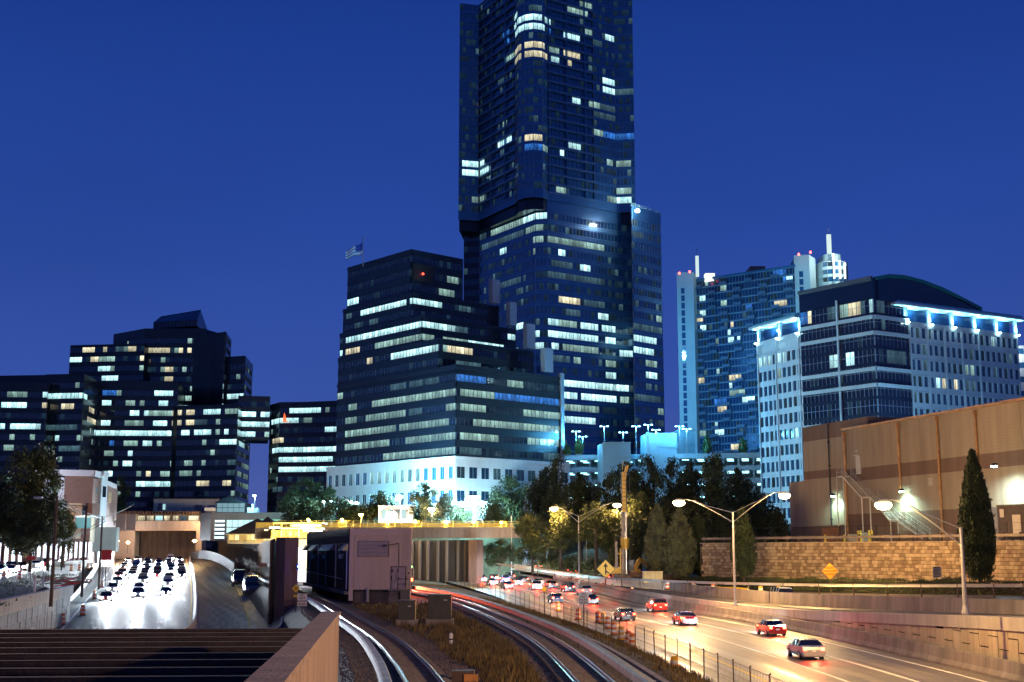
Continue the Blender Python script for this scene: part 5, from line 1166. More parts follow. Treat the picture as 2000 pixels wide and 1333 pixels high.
# front fittings
def fr(px): return wx(px, 143)[0]
yf = 143-.06
vz0, vz1 = ZZ(1088, 143), ZZ(1057, 143); mb = MB(); mb.box(fr(699), fr(760), yf-.10, yf-.05, vz0, vz1); mk('vent_shade_backing', mb, M('vent_shadow_panel', (.14, .10, .095), .8, var=.1), SH)  # dark backing colour puts in the shade between the louvre slats
for k in range(11): z = lerp(vz0+.12, vz1-.12, k/10); mb = MB(); mb.hexa([(fr(700.5), yf-.22, z-.06), (fr(758.5), yf-.22, z-.06), (fr(758.5), yf-.11, z+.02), (fr(700.5), yf-.11, z+.02), (fr(700.5), yf-.22, z-.03), (fr(758.5), yf-.22, z-.03), (fr(758.5), yf-.11, z+.05), (fr(700.5), yf-.11, z+.05)]); mk('louvre_slat', mb, M('louvre_pink', (.72, .60, .57), .5, .2, var=.05), SH)
dz0, dz1 = ZZ(1150, 143), ZZ(1108, 143); mb = MB(); mb.box(fr(764), fr(794), yf-.09, yf-.03, dz0, dz1+.08); mk('door_frame', mb, M('rusty_frame', (.06, .035, .03), .8, var=.4), SH)
for x0, x1 in ((765.5, 778.7), (779.3, 792.5)): mb = MB(); mb.box(fr(x0), fr(x1), yf-.14, yf-.092, dz0, dz1); dd = mk('door', mb, M('scuffed_door', (.42, .33, .31), .6, var=.25, scale=2.5), SH); mb = MB(); mb.box(fr(x1-1.5 if x0 < 770 else x0+.5), fr(x1-.5 if x0 < 770 else x0+1.5), yf-.2, yf-.142, dz0+1.0, dz0+1.25); mk('handle', mb, dsteel, dd)
for (x0, y0, w_, h_) in ((766, 1112, 3, 7), (777, 1111, 3, 8), (774, 1120, 2, 14), (765.5, 1125, 2, 8), (794, 1125, 1.5, 9)): mb = MB(); mb.box(fr(x0), fr(x0+w_*.7), yf-.16, yf-.145, ZZ(y0+h_, 143), ZZ(y0, 143)); mk('rust_patch', mb, M('rust_stain', (.03, .015, .012), .9, var=.5, scale=5), SH)
p0 = (fr(779), yf-.05, ZZ(1062, 143)); p1 = (fr(756), yf-1.3, ZZ(1066, 143)); mb = MB(); mb.tube(p0, p1, .05, 6); mb.hexa([(p1[0]-.45, p1[1]-.2, p1[2]-.1), (p1[0]+.1, p1[1]-.2, p1[2]-.1), (p1[0]+.1, p1[1]+.1, p1[2]-.1), (p1[0]-.45, p1[1]+.1, p1[2]-.1), (p1[0]-.35, p1[1]-.15, p1[2]+.08), (p1[0]+.1, p1[1]-.1, p1[2]+.1), (p1[0]+.1, p1[1]+.05, p1[2]+.1), (p1[0]-.35, p1[1]+.05, p1[2]+.08)]); mb.tube((fr(779), yf-.08, ZZ(1062, 143)), (fr(779), yf-.08, ZZ(1106, 143)), .03, 5); mk('arm_lamp', mb, dsteel, SH)
mb = MB(); mb.box(fr(797), fr(801), yf-.15, yf-.05, ZZ(1121, 143), ZZ(1118.5, 143)); mk('name_plate', mb, dsteel, SH)
mb = MB(); mb.tube((fr(721), 142.3, 2.4), (fr(721), 142.3, ZZ(1148, 143)), .17, 10); mk('vent_pipe', mb, conc2, SH)
# steps + landing
LD = thing('entry_steps', (fr(785), 141, 2.4), 'small concrete steps with pipe railing up to the rusty doors of the signal house', 'steps')
mb = MB(); mb.box(fr(763), fr(806), 140.9, 142.9, dz0-.22, dz0-.03); mb.box(fr(786), fr(804), 141, 142.8, 2.3, dz0-.221); mk('landing', mb, conc, LD)
for k in range(6): z = lerp(2.42, dz0-.3, k/5); mb = MB(); mb.box(fr(766), fr(783), 139.2+k*.28, 139.5+k*.28, z-.12, z+.02); mk('step', mb, conc, LD)
mb = MB(); pts9 = [(fr(783), 139.2, 2.4), (fr(783), 139.2, 3.5), (fr(781), 140.9, dz0+1.1), (fr(803), 140.95, dz0+1.1), (fr(803), 140.95, dz0-.1)]
for a_, b_ in zip(pts9[:-1], pts9[1:]): mb.tube(a_, b_, .035, 5)
mb.tube((fr(781), 140.95, dz0), (fr(781), 140.95, dz0+1.1), .035, 5); mb.tube((fr(781), 140.95, dz0+.55), (fr(803), 140.95, dz0+.55), .03, 5); mk('railing', mb, dsteel, LD)
# relay cabinets
cabm = M('dark_green_cabinet', (.055, .055, .045), .5, .2, var=.25, scale=2)
for (x0, x1, y0, y1, lb) in ((779, 812, 1175, 1211, 'smaller dark relay cabinet, left of the pair on concrete plinths by the track'), (837, 882, 1163, 1210, 'larger dark relay cabinet with a handle, right of the pair by the track')):
    Y = 99; a = Vector(wx(x0, Y)); b = Vector(wx(x1, Y)); z0_, z1_ = ZZ(y1, Y), ZZ(y0, Y); t = thing('relay_cabinet', ((a.x+b.x)/2, Y, 2.3), lb, 'equipment cabinet')
    mb = MB(); mb.box(a.x, b.x, Y, Y+1.2, z0_, z1_); mk('cabinet_body', mb, cabm, t); mb = MB(); mb.box(a.x-.05, b.x+.05, Y-.06, Y+1.25, z1_+.002, z1_+.07); mk('lid', mb, cabm, t)
    mb = MB(); mb.box(a.x+.06, b.x-.06, Y-.03, Y-.003, z0_+.08, z1_-.08); dr = mk('door', mb, cabm, t); mb = MB(); mb.box(b.x-.55, b.x-.3, Y-.07, Y-.033, z1_-.4, z1_-.33); mk('handle', mb, pipem, dr)
    mb = MB(); mb.box(a.x-.15, b.x+.15, Y-.1, Y+1.3, 2.0, z0_-.003); mk('plinth', mb, conc, t)
mp_ = thing('marker_post', tuple(G(881, 1258, 2.4)), 'short white marker post with a dark band in the weeds between the tracks', 'post'); v = G(881, 1258, 2.4); mb = MB(); mb.lathe(v, [(.10, 0), (.10, .22), (.10, .24, 1), (.10, .32, 1), (.10, .34, 0), (.10, .62, 0), (.02, .66, 0)], 10); mk('post_body', mb, [M('marker_white', (.7, .68, .66), .6, var=.1), dsteel], mp_)
v = G(922, 1326, 2.4); jb = thing('junction_box', tuple(v), 'low rusty junction box with an orange end in the weeds at bottom', 'junction box'); mb = MB(); mb.box(v.x-.9, v.x+.1, v.y-.3, v.y+.6, 2.3, 2.75); mk('box_body', mb, brownst, jb); mb = MB(); mb.box(v.x-.35, v.x+.28, v.y-.36, v.y-.303, 2.3, 2.62); mk('end_panel', mb, M('orange_panel', (.5, .22, .06), .7, var=.2), jb)

# ================================================================== soldier pile wall between railway and left motorway
SW = thing('soldier_pile_wall', (-40, 210, 0), 'dark soldier-pile wall with pale caps between the left motorway and the station', 'retaining wall')
swp = [Vector((x, y)) for x, y in ((-26.6, 141.5), (-29.3, 160), (-42.5, 225), (-58, 293), (-80, 360), (-88, 383))]
wood = M('dark_timber_lagging', (.028, .026, .028), 1, var=.3, scale=1.5, streak=True, spec=.05); cap_ = M('pale_wall_cap', (.13, .13, .145), .95, var=.25, scale=1, streak=True, spec=.1)
pos_ = 0; piles = []
for a, b in zip(swp[:-1], swp[1:]):
    L = (b-a).length; s = 0
    while s < L: piles.append(a+(b-a)*(s/L)); s += 2.6
for i, (a, b) in enumerate(zip(piles[:-1], piles[1:])):
    y = a.y; zt1 = 9.15 if y < 190 else (9.75 if y < 300 else 10.2+ (y-300)*.008); zb1 = zL(y)-.4
    n = Vector((b.y-a.y, -(b.x-a.x))).normalized()*-1
    mb = MB(); mb.wall(b, a, -.3, -.05, zb1, zt1-(1.75 if y < 190 else 1.5)); mk('lagging_panel', mb, wood, SW)
    mb = MB(); mb.wall(b, a, -.3, -.12, zt1-(1.745 if y < 190 else 1.495), zt1); mk('cap_panel', mb, cap_ if i % 5 else wood, SW)
    mb = MB(); mb.wall(a+(b-a)*.0, a+(b-a)*.13, -.13, .12, zb1, zt1-.02); pile_ = mk('pile', mb, brownst, SW)
mb = MB(); a, b = Vector(wx(557, 140)), Vector(wx(583, 141)); mb.wall(a, b, -2.2, 0, -.5, ZZ(1050, 141)); mk('end_pier', mb, M('brown_pier_concrete', (.13, .085, .065), .85, var=.3, scale=1, streak=True), SW)
lw = thing('concrete_barrier', (-28, 150, 0), 'low concrete barrier at the foot of the dark soldier-pile wall', 'barrier')
mb = MB(); mb.sweep([(a_*1.2, h) for a_, h in jersey], [(v.x+.0, v.y, v.z) for v in Rb if v.y > 90]); mk('barrier_wall', mb, conc, lw)
# curved parapet ramp
cp_ = thing('curved_parapet', tuple(W(420, 1090, 320)), 'pale curved parapet of a ramp sweeping up beside the tunnel mouth', 'parapet')
cv = crv([W(374, 1083, 372), W(400, 1080, 345), W(425, 1086, 318), W(445, 1096, 295), W(459, 1106, 277)], 5)
mb = MB(); mb.sweep([(-.2, -1.6), (-.2, .6), (.2, .6), (.2, -1.6)], cv); mk('parapet_wall', mb, M('ramp_parapet', (.07, .07, .075), .95, var=.25, spec=.1), cp_)

# ================================================================== tunnel portal
TP = thing('tunnel_portal', (*wx(300, 385), 4), 'concrete tunnel portal ending the left motorway, with lit windows above its lintel', 'tunnel')
def bx(root, nm, px0, px1, py0, py1, Y, D, m, Y2=None):
    a = wx(px0, Y); b = wx(px1, Y2 or Y); mb = MB(); mb.wall(a, b, -D, 0, ZZ(py1, Y), ZZ(py0, Y)); return mk(nm, mb, m, root)
cream = M('cream_concrete', (.48, .40, .32), .85, var=.15, scale=.3, streak=True)
bx(TP, 'abutment', 225, 262, 1036, 1092, 385, 5, cream); bx(TP, 'lintel', 262, 388, 1018, 1036, 384, 3, conc2); bx(TP, 'lintel_ledge', 262, 388, 1034, 1037, 383.9, 1.4, cream)
bx(TP, 'abutment', 382, 394, 1022, 1100, 383, 5, cream); bx(TP, 'upper_pier', 225, 262, 1004, 1036, 384.5, 3, cream); bx(TP, 'tunnel_back', 225, 392, 1036, 1092, 392, 1, concd)
bx(TP, 'window_wall', 262, 388, 1005.5, 1018, 387, 5, concd)
for i, (x0, x1, k) in enumerate(((264, 280, 'y'), (284, 297, 'y'), (301, 315, 'w'), (318, 329, 'y'), (335, 346, 'y'), (349, 362, 'd'), (366, 385, 'y'))):
    a = wx(x0, 386.9); b = wx(x1, 386.9); z0_, z1_ = ZZ(1017, 387), ZZ(1008, 387); mb = MB(); mb.quad((*a, z0_), (*b, z0_), (*b, z1_), (*a, z1_), 0, [(i, 0), (i+1.9, 0), (i+1.9, 1), (i, 1)]); mk('window', mb, LIT[k], TP)
bx(TP, 'roof_trellis', 232, 388, 1000, 1004, 385, 5, brownst)
for k in range(26): px_ = 234+k*6; bx(TP, 'trellis_rafter', px_, px_+1.5, 998.5, 1005.3, 384, .8, brownst)
lamp('POINT', W(380, 1012, 378), (1, .6, .3), 5000, .5, name='portal_lamp'); lamp('POINT', W(250, 1042, 376), (1, .65, .4), 3500, .5, name='portal_lamp')
for i, (px_, py_, Y, s) in enumerate(((230, 1057, 365, 1), (250, 1060, 362, 1), (380, 1057, 365, 1.3))):
    v = W(px_, py_, Y); t = thing('tunnel_lamp', (v.x, v.y, v.z-3), ['small yellow lamp at the tunnel mouth, far left of the pair', 'small yellow lamp at the tunnel mouth, right of the pair on the abutment', 'orange lamp right of the tunnel mouth by the curved parapet'][i], 'lamp'); mb = MB(); mb.tube((v.x, v.y, v.z-3), v, .08, 5); mk('post', mb, dsteel, t); mb = MB(); mb.lathe(v, [(.1, -.4), (.55*s, 0), (.1, .4)], 10); mk('lens', mb, E('amber_lens', (1, .62, .2), 30), t); lamp('POINT', (v.x, v.y-1, v.z), SOD, 1800, .4, t)
# grey low building above the portal
GB = thing('low_building', (*wx(360, 392), 18), 'low grey building with a dark doorway behind the tunnel portal', 'building')
bx(GB, 'wall', 296, 425, 975.5, 1001, 392, 6, M('grey_render', (.16, .19, .24), .8, var=.12, streak=True)); bx(GB, 'roof', 295, 426, 974, 975.4, 391.8, 11, roofm)
bx(GB, 'doorway', 305, 317, 984, 998, 391.8, .1, G_dark); bx(GB, 'lit_door', 314, 319, 985, 996, 391.6, .1, LIT['w']); bx(GB, 'doorway', 377, 391, 987, 1000, 391.8, .1, G_dark); bx(GB, 'ledge', 396, 418, 992, 998, 389, 2, precast)

# ================================================================== station
SN = thing('station_building', (*wx(480, 330), 10), 'station building with a tan fascia, louvred and brightly lit glass front and a glass skylight', 'station')
tanf = M('tan_fascia', (.36, .26, .19), .8, var=.12, scale=.3)
bx(SN, 'fascia', 410, 560, 1001.5, 1014.5, 330, 14, tanf); bx(SN, 'pier', 410, 417, 1014.6, 1056, 330, 6, tanf); bx(SN, 'pier', 437, 440, 1014.6, 1056, 330, 6, tanf); bx(SN, 'pier', 548, 560, 1014.6, 1056, 330, 6, tanf)
bx(SN, 'side_wall', 389, 410, 1003, 1056, 338, 3, M('dark_side', (.05, .05, .06), .7, var=.2), 331)
for r_ in range(4):
    for c_ in range(3): bx(SN, 'side_pane', 391.5+c_*6, 396.5+c_*6, 1010+r_*11, 1019.5+r_*11, 337.2-c_*2, .2, LIT['b'] if (r_+c_) % 4 == 0 else E('teal_lit_pane', (.05, .42, .62), .55))
bx(SN, 'louvre_back', 417, 437, 1014.6, 1056, 331, .3, dsteel)
for k in range(5): bx(SN, 'louvre_strip', 417.3, 436.8, 1016+k*8, 1020.5+k*8, 330.4, .2, E('louvre_lit', (.75, .95, 1), 1.6))
for k in range(5):
    for q in range(2): bx(SN, 'glass_pane', 440.5+k*11.5, 451+k*11.5, 1016+q*15, 1029.5+q*15, 330.6, .1, E('station_glass', (.62, .98, 1), 1.5 if (k+q) % 3 else 1.1))
bx(SN, 'glass_head', 497.5, 548, 1014.6, 1018, 330.3, .4, E('green_strip', (.35, .9, .6), .8)); bx(SN, 'inner_wall', 498, 548, 1018.1, 1056, 331, .5, conc)
# skylight
for k in range(5):
    for q in range(2): bx(SN, 'skylight_pane', 420.5+k*11, 430.5+k*11, 983.5+q*9, 991.5+q*9, 336, .2, E('skylight_glow', (.42, .75, .85), .42+.1*((k+q) % 2)))
bx(SN, 'skylight_core', 419.5, 476, 983, 1001.3, 336.5, 8, dsteel)
a, b = W(417, 983, 336), W(478, 983, 336); ap = W(447, 969, 340); mb = MB(); c1, c2 = Vector((b.x, b.y+8, b.z)), Vector((a.x, a.y+8, a.z)); mb.face([a, b, ap]); mb.face([b, c1, ap]); mb.face([c1, c2, ap]); mb.face([c2, a, ap]); mb.face([a, b, c1, c2]); mk('skylight_roof', mb, roofm, SN)
bx(SN, 'rooftop_unit', 480, 500, 992, 1001.3, 335, 3, precast); bx(SN, 'roof_stub', 489, 492, 985, 991.9, 335, .5, precast)
# hipped roof concourse below
HC = thing('station_concourse', (*wx(490, 270), 10), 'low concourse with dark double hipped roof and glowing yellow walls under its eaves', 'station')
Yh = 270
def hip(px0, px1, pxa, pya, pye, Y, D, nm='hip_roof'):
    a, b = W(px0, pye, Y), W(px1, pye, Y); c, d = b+Vector((0, D, 0)), a+Vector((0, D, 0)); r_ = W(pxa, pya, Y+D*.5); mb = MB(); mb.face([a, b, r_]); mb.face([b, c, r_]); mb.face([c, d, r_]); mb.face([d, a, r_]); mb.face([a, d, c, b]); mk(nm, mb, M('dark_shingle', (.028, .022, .02), .9, var=.35, scale=2, bump=.5), HC)
hip(440, 560, 503, 1013, 1043, Yh, 12); hip(480, 560, 523, 1009, 1043, Yh+1.5, 10)
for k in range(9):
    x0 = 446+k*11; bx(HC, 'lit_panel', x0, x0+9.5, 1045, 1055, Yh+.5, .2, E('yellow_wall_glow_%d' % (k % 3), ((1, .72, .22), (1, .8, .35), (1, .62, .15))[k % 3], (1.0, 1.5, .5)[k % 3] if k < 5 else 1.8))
bx(HC, 'eave_beam', 440, 560, 1043.3, 1045, Yh-.2, 1, M('eave_cream', (.5, .42, .25), .7, var=.1)); bx(HC, 'concourse_core', 444, 556, 1044, 1062, Yh+1, 8, M('cream_paint', (.5, .42, .28), .8, var=.1))
for px_ in (445, 456, 466, 480, 495, 512, 528, 545): bx(HC, 'post', px_, px_+1.3, 1045, 1058, Yh-.1, .25, M('cream_paint', (.5, .42, .28), .8, var=.1))
# platform canopy with strip lights
PC = thing('platform_canopy', (*wx(590, 235), 10), 'blazing yellow platform canopy with bare strip lights at the left end of the bridge', 'canopy')
bx(PC, 'canopy_slab', 530, 628, 1021, 1023.5, 236, 7, yel); bx(PC, 'canopy_beam', 548, 626, 1031, 1034, 235, 5, yel)
for (x0, x1, y0) in ((570, 625, 1026), (588, 612, 1031), (525, 545, 1030), (592, 628, 1035.5)): bx(PC, 'strip_light', x0, x1, y0, y0+2.2, 234, .3, E('strip_light_glow', (1, .93, .62), 14))
for px_ in (532, 548, 566, 582, 600, 622): bx(PC, 'canopy_post', px_, px_+1.6, 1023.6, 1060, 235.5, .3, yel)
bx(PC, 'back_wall', 528, 600, 1036, 1062, 240, .4, M('platform_yellow_wall', (.55, .42, .14), .7, var=.15, scale=1)); 
for k in range(4): bx(PC, 'station_window', 532+k*14, 542+k*14, 1040, 1047, 239.4, .1, E('amber_pane', (1, .66, .12), 1.6))
lamp('POINT', W(590, 1040, 232), (1, .78, .35), 9000, .6, name='canopy_fill'); lamp('POINT', W(545, 1040, 232), (1, .74, .3), 6000, .6, name='canopy_fill'); lamp('POINT', W(500, 1050, 264), (1, .74, .3), 2500, .6, name='canopy_fill')  # bare point lights added to boost the station glow, without fittings
# platform end wall in the slot, lamplight on it put in as glow
PE = thing('platform_end', (*wx(590, 215), 2), 'glaring platform end wall with stacked glowing panels seen in the slot beside the signal house', 'platform wall')
for k, (y0, y1, c, s) in enumerate(((1054, 1068, (1, .86, .45), 1.6), (1069, 1092, (1, .97, .85), 3.2), (1093, 1112, (1, .93, .6), 2.6), (1113, 1136, (.92, .9, 1), 2.2))): bx(PE, 'glow_panel', 583, 598.5, y0, y1, 213, .2, E('platform_panel_%d' % k, c, s))
bx(PE, 'frame', 581, 602, 1052, 1150, 213.3, .5, conc2)
lamp('POINT', W(591, 1120, 205), (.9, .85, 1), 2500, .5, name='platform_light')
bs = thing('blue_signal_lamp', tuple(W(583, 1107, 150)), 'intense blue signal lamp on the edge of the brown wall end, beside the white slot', 'signal lamp'); v = W(584.5, 1107, 139.5); mb = MB(); mb.lathe(v, [(.02, -.2), (.16, -.1), (.2, 0), (.16, .12), (.02, .2)], 10); mk('lens', mb, E('blue_lens', (.03, .06, 1), 60), bs, smooth=True); mb = MB(); mb.box(v.x-.3, v.x-.1, v.y+.1, v.y+.4, v.z-.3, v.z+.3); mk('bracket', mb, dsteel, bs); lamp('POINT', (v.x, v.y-.3, v.z), (.03, .05, 1), 35, .15, bs)

# ================================================================== left roadside
mb = MB()
rampc = crv([(-55, 60, 4), (-62, 110, 4), (-70, 155, 4.1), (-82, 205, 4.4), (-104, 300, 5.4), (-122, 383, 6.2)], 6)
mb.strip(off(rampc, 6), off(rampc, -5)); mk('slip_road', mb, asphw, kind='structure')
mb = MB(); mb.strip(off(rampc, -5, -.02), [Vector((inter(Lb, p.y)-1.4, p.y, (3.9 if p.y < 147 else lerp(3.9, zL(p.y)+.8, min(1, (p.y-147)/60))))) for p in off(rampc, -5)]); mk('verge', mb, M('grey_rubble_soil', (.06, .055, .055), .95, var=.5, scale=.9, bump=.7, bscale=4), kind='structure')
mb = MB(); mb.strip([p+Vector((-60, 0, 3)) for p in off(rampc, 6)], off(rampc, 6, -.02)); mk('bank', mb, earth, kind='structure')
LM = thing('retaining_wall', (-43, 120, 0), 'pale panelled retaining wall left of the white-lit motorway, lit by headlights', 'retaining wall')
lmp = [Vector((-34.5, 76)), Vector((-39.5, 97)), Vector((-43.6, 116)), Vector((-50.3, 147))]
pal = M('pale_wall_panel', (.26, .26, .28), .8, var=.2, scale=1, streak=True, bump=.2)
for a, b in zip(lmp[:-1], lmp[1:]):
    n = int((b-a).length/1.6); mb = MB(); mb.wall(a, b, -.4, .25, 2.9, 4.1); mk('parapet', mb, conc2, LM)
    for j in range(n):
        p = a+(b-a)*((j+.02)/n); q = a+(b-a)*((j+.98)/n); zs = 1.35+(.5 if j % 2 else 0)
        mb = MB(); mb.wall(p, q, -.3, .0+rnd.random()*.03, -.3, zs-.03); mk('panel', mb, pal, LM); mb = MB(); mb.wall(p, q, -.3, .0+rnd.random()*.03, zs, 2.89); mk('panel', mb, pal, LM)
# noise barrier, panels glow by emission in place of lamplight
NB = thing('noise_barrier', (*wx(80, 235), 6), 'white glowing noise barrier between dark posts on the far left', 'noise barrier')
a, b = Vector(wx(-25, 215)), Vector(wx(178, 290)); L = (b-a).length; n = 18; zz0, zz1 = (6.9, 9.6), (6.2, 9.9)
for j in range(n):
    f0_, f1_ = (j+.13)/n, (j+.93)/n; p, q = a.lerp(b, f0_), a.lerp(b, f1_); z0_ = lerp(5.8, 6.6, j/n); z1_ = lerp(9.3, 9.9, j/n)
    mb = MB(); mb.quad((*p, z0_), (*q, z0_), (*q, z1_), (*p, z1_), 0, [(j, 0), (j+.9, 0), (j+.9, 1), (j, 1)]); mk('lit_panel', mb, E('glowing_panel', (.78, .86, 1), 1.5), NB)
    p = a.lerp(b, j/n); mb = MB(); mb.wall(p, p+(b-a).normalized()*.6, -.3, .3, z0_-1.5, z1_+.2); mk('post', mb, M('rust_red_post', (.10, .035, .03), .8, var=.3), NB)
    mb = MB()
    for k in range(7): z = lerp(z0_, z1_, (k+.5)/7); q = a.lerp(b, (j+.86)/n); mb.wall(q, q+(b-a).normalized()*.5, .02, .1, z, z+.18)
    mk('louvre', mb, dsteel, NB, kind='stuff')
mb = MB(); mb.wall(a, b, -.5, .5, 4.4, 5.85); mk('base_wall', mb, concd, NB)
# brick building with white cornice
BB = thing('brick_building', (*wx(160, 290), 10), 'brick building with a white cornice behind the dark tree on the left', 'building')
def brick(name, c1, c2, sc_=1):
    m, t, bs_ = nodes(name); g = t.nodes.new('ShaderNodeNewGeometry'); s_ = t.nodes.new('ShaderNodeSeparateXYZ'); c_ = t.nodes.new('ShaderNodeCombineXYZ'); ad = t.nodes.new('ShaderNodeMath'); ad.operation = 'ADD'
    t.links.new(g.outputs['Position'], s_.inputs[0]); t.links.new(s_.outputs['X'], ad.inputs[0]); t.links.new(s_.outputs['Y'], ad.inputs[1]); t.links.new(ad.outputs[0], c_.inputs['X']); t.links.new(s_.outputs['Z'], c_.inputs['Y'])
    b_ = t.nodes.new('ShaderNodeTexBrick'); b_.inputs['Scale'].default_value = sc_; b_.inputs['Brick Width'].default_value = .5; b_.inputs['Row Height'].default_value = .18; b_.inputs['Mortar Size'].default_value = .02
    b_.inputs['Color1'].default_value = (*c1, 1); b_.inputs['Color2'].default_value = (*c2, 1); b_.inputs['Mortar'].default_value = (.2, .16, .14, 1); t.links.new(c_.outputs[0], b_.inputs['Vector']); t.links.new(b_.outputs['Color'], bs_.inputs['Base Color']); bs_.inputs['Roughness'].default_value = .85; return m
brk = brick('red_brick', (.16, .075, .06), (.22, .11, .085)); wc = M('white_cornice', (.55, .56, .6), .7, var=.05)
def seg(root, nm, p, q, z0, z1, m, o0=-.4, o1=0): mb = MB(); mb.wall(p, q, o0, o1, z0, z1); return mk(nm, mb, m, root)
b0, b1, b2, b3, b4 = Vector(wx(60, 286)), Vector(wx(175, 290)), Vector(wx(187, 297)), Vector(wx(199, 303)), Vector(wx(219, 322))
zbt = ZZ(918, 290); z = lambda py: ZZ(py, 290)
seg(BB, 'wall', b0, Vector(wx(119, 288)), 5, z(934), wc); seg(BB, 'wall', Vector(wx(119, 288)), b1, 5, z(931), brk); seg(BB, 'wall', b1, b2, 5, z(934), brk); seg(BB, 'wall', b2, b3, 5, z(926), precast, -.4, .5); seg(BB, 'wall', b3, b4, 5, z(942), brk)
seg(BB, 'cornice', b0, b1, z(931)+.01, z(919), wc, -.6, .35); seg(BB, 'cornice', b1, b2, z(931)+.01, z(919), wc, -.6, .35); seg(BB, 'cornice', b2, b3, z(926)+.01, z(917), wc, -.6, .9); seg(BB, 'cornice', b3, b4, z(942)+.01, z(933), wc, -.6, .4)
for (s0, e0, f0_, f1_, za_, zb_, m_, nm) in ((b0, b1, .25, .43, 963, 938, LIT['g'], 'bay_window'), (b3, b4, .35, .62, 975, 953, LIT['y'], 'window'), (b2, b3, .25, .8, 968, 946, G_dark, 'window'), (b1, b2, .5, .72, 962, 951, LIT['g'], 'window')):
    seg(BB, nm, s0.lerp(e0, f0_), s0.lerp(e0, f1_), z(za_), z(zb_), m_, .35 if s0 is b2 else .003, .55 if s0 is b2 else .1)
mb = MB(); mb.prism([tuple(b0+Vector((.3, .5))), tuple(b1+Vector((-.3, .5))), tuple(b3+Vector((-1, .8))), tuple(b4+Vector((-.5, .3))), (b4.x-4, b4.y+15), (b0.x, b0.y+35)], 4, z(934)-.3); mk('building_body', mb, brk, BB)
lwall = thing('low_annex', (*wx(145, 270), 6), 'low cream annex with a teal glass corner at the foot of the brick building', 'building')
bx(lwall, 'wall', 120, 156, 983, 1052, 268, 8, cream, 270); bx(lwall, 'door', 156, 165, 988, 1010, 270.5, 5, G_dark); bx(lwall, 'wall', 165, 176, 983, 1010, 271, 5, brk); bx(lwall, 'glass_corner', 144, 175, 1011, 1032, 266, .3, E('teal_corner', (.05, .45, .55), .5)); bx(lwall, 'column', 174, 180, 1010, 1060, 266, 1, cream); bx(lwall, 'wall', 180, 226, 1030, 1078, 275, 2, M('pale_teal_render', (.30, .36, .36), .8, var=.1)); bx(lwall, 'roof_edge', 143, 182, 1007, 1010.5, 265.5, 6, wc)
lamp('POINT', W(60, 935, 275), (.75, .82, 1), 6000, .6, name='brick_fill'); lamp('POINT', W(128, 985, 258), (1, .65, .3), 2500, .4, name='annex_lamp'); lamp('POINT', W(165, 1022, 262), (.4, .9, 1), 700, .3, name='annex_lamp'); lamp('POINT', W(200, 1040, 262), (.6, .9, 1), 1500, .3, name='annex_lamp')  # first light is an added flood on the brick wall, without a fitting
# ================================================================== vegetation
def leafmat(name, c, hue=.35):
    m, t, b = nodes(name); b.inputs['Roughness'].default_value = .65; b.inputs['Specular IOR Level'].default_value = .3
    g = t.nodes.new('ShaderNodeNewGeometry'); n = t.nodes.new('ShaderNodeTexNoise'); n.inputs['Scale'].default_value = .8; n.inputs['Detail'].default_value = 5
    t.links.new(g.outputs['Position'], n.inputs['Vector']); r = t.nodes.new('ShaderNodeValToRGB'); t.links.new(n.outputs[0], r.inputs[0])
    r.color_ramp.elements[0].position = .32; r.color_ramp.elements[1].position = .68
    r.color_ramp.elements[0].color = (c[0]*.5, c[1]*.5, c[2]*.5, 1); r.color_ramp.elements[1].color = (min(1, c[0]*1.6), min(1, c[1]*1.5), c[2]*1.2, 1)
    t.links.new(r.outputs[0], b.inputs['Base Color']); return m
lf_dark = leafmat('dark_leaf', (.030, .045, .020)); lf_mid = leafmat('mid_leaf', (.07, .085, .03)); lf_cyp = leafmat('cypress_leaf', (.05, .075, .032)); lf_grey = leafmat('grey_green_leaf', (.11, .12, .065)); lf_hedge = leafmat('hedge_leaf', (.05, .07, .022))
bark = M('dark_bark', (.06, .045, .033), .9, var=.4, scale=3, bump=.5)
R = random.Random(5)
def leaf(mb, c, s, up=None):
    a = Vector((R.gauss(0, 1), R.gauss(0, 1), R.gauss(0, 1)))
    if up is not None: a = up+a*.25
    a.normalize(); b = a.orthogonal().normalized(); b.rotate(Matrix.Rotation(R.uniform(0, 6.28), 3, a)) if False else None
    q = a.cross(Vector((R.gauss(0, 1), R.gauss(0, 1), R.gauss(0, 1)))).normalized(); l = s*R.uniform(.6, 1.3); w_ = s*R.uniform(.3, .5)
    i = len(mb.v); mb.v += [tuple(c-a*l*.5), tuple(c+q*w_*.6), tuple(c+a*l*.6), tuple(c-q*w_*.6)]; mb.f.append((i, i+1, i+2, i+3)); mb.m.append(0); mb.uv.append(None)
def crown_mesh(name, n, blobs, s, m):
    mb = MB(); tot = sum(b[3]**2 for b in blobs)
    for (x, y, z, r) in blobs:
        k = int(n*r*r/tot)
        nc = max(6, k//26)
        for _ in range(nc):
            d = Vector((R.gauss(0, 1), R.gauss(0, 1), R.gauss(0, 1))).normalized(); rr = r*(R.random()**.4)*R.uniform(.8, 1.12); c = Vector((x, y, z))+Vector((d.x*rr, d.y*rr, d.z*rr*.85))
            for _ in range(26): leaf(mb, c+Vector((R.gauss(0, 1), R.gauss(0, 1), R.gauss(0, .8)))*r*.24, s)
    return mb.mesh(name, [m])
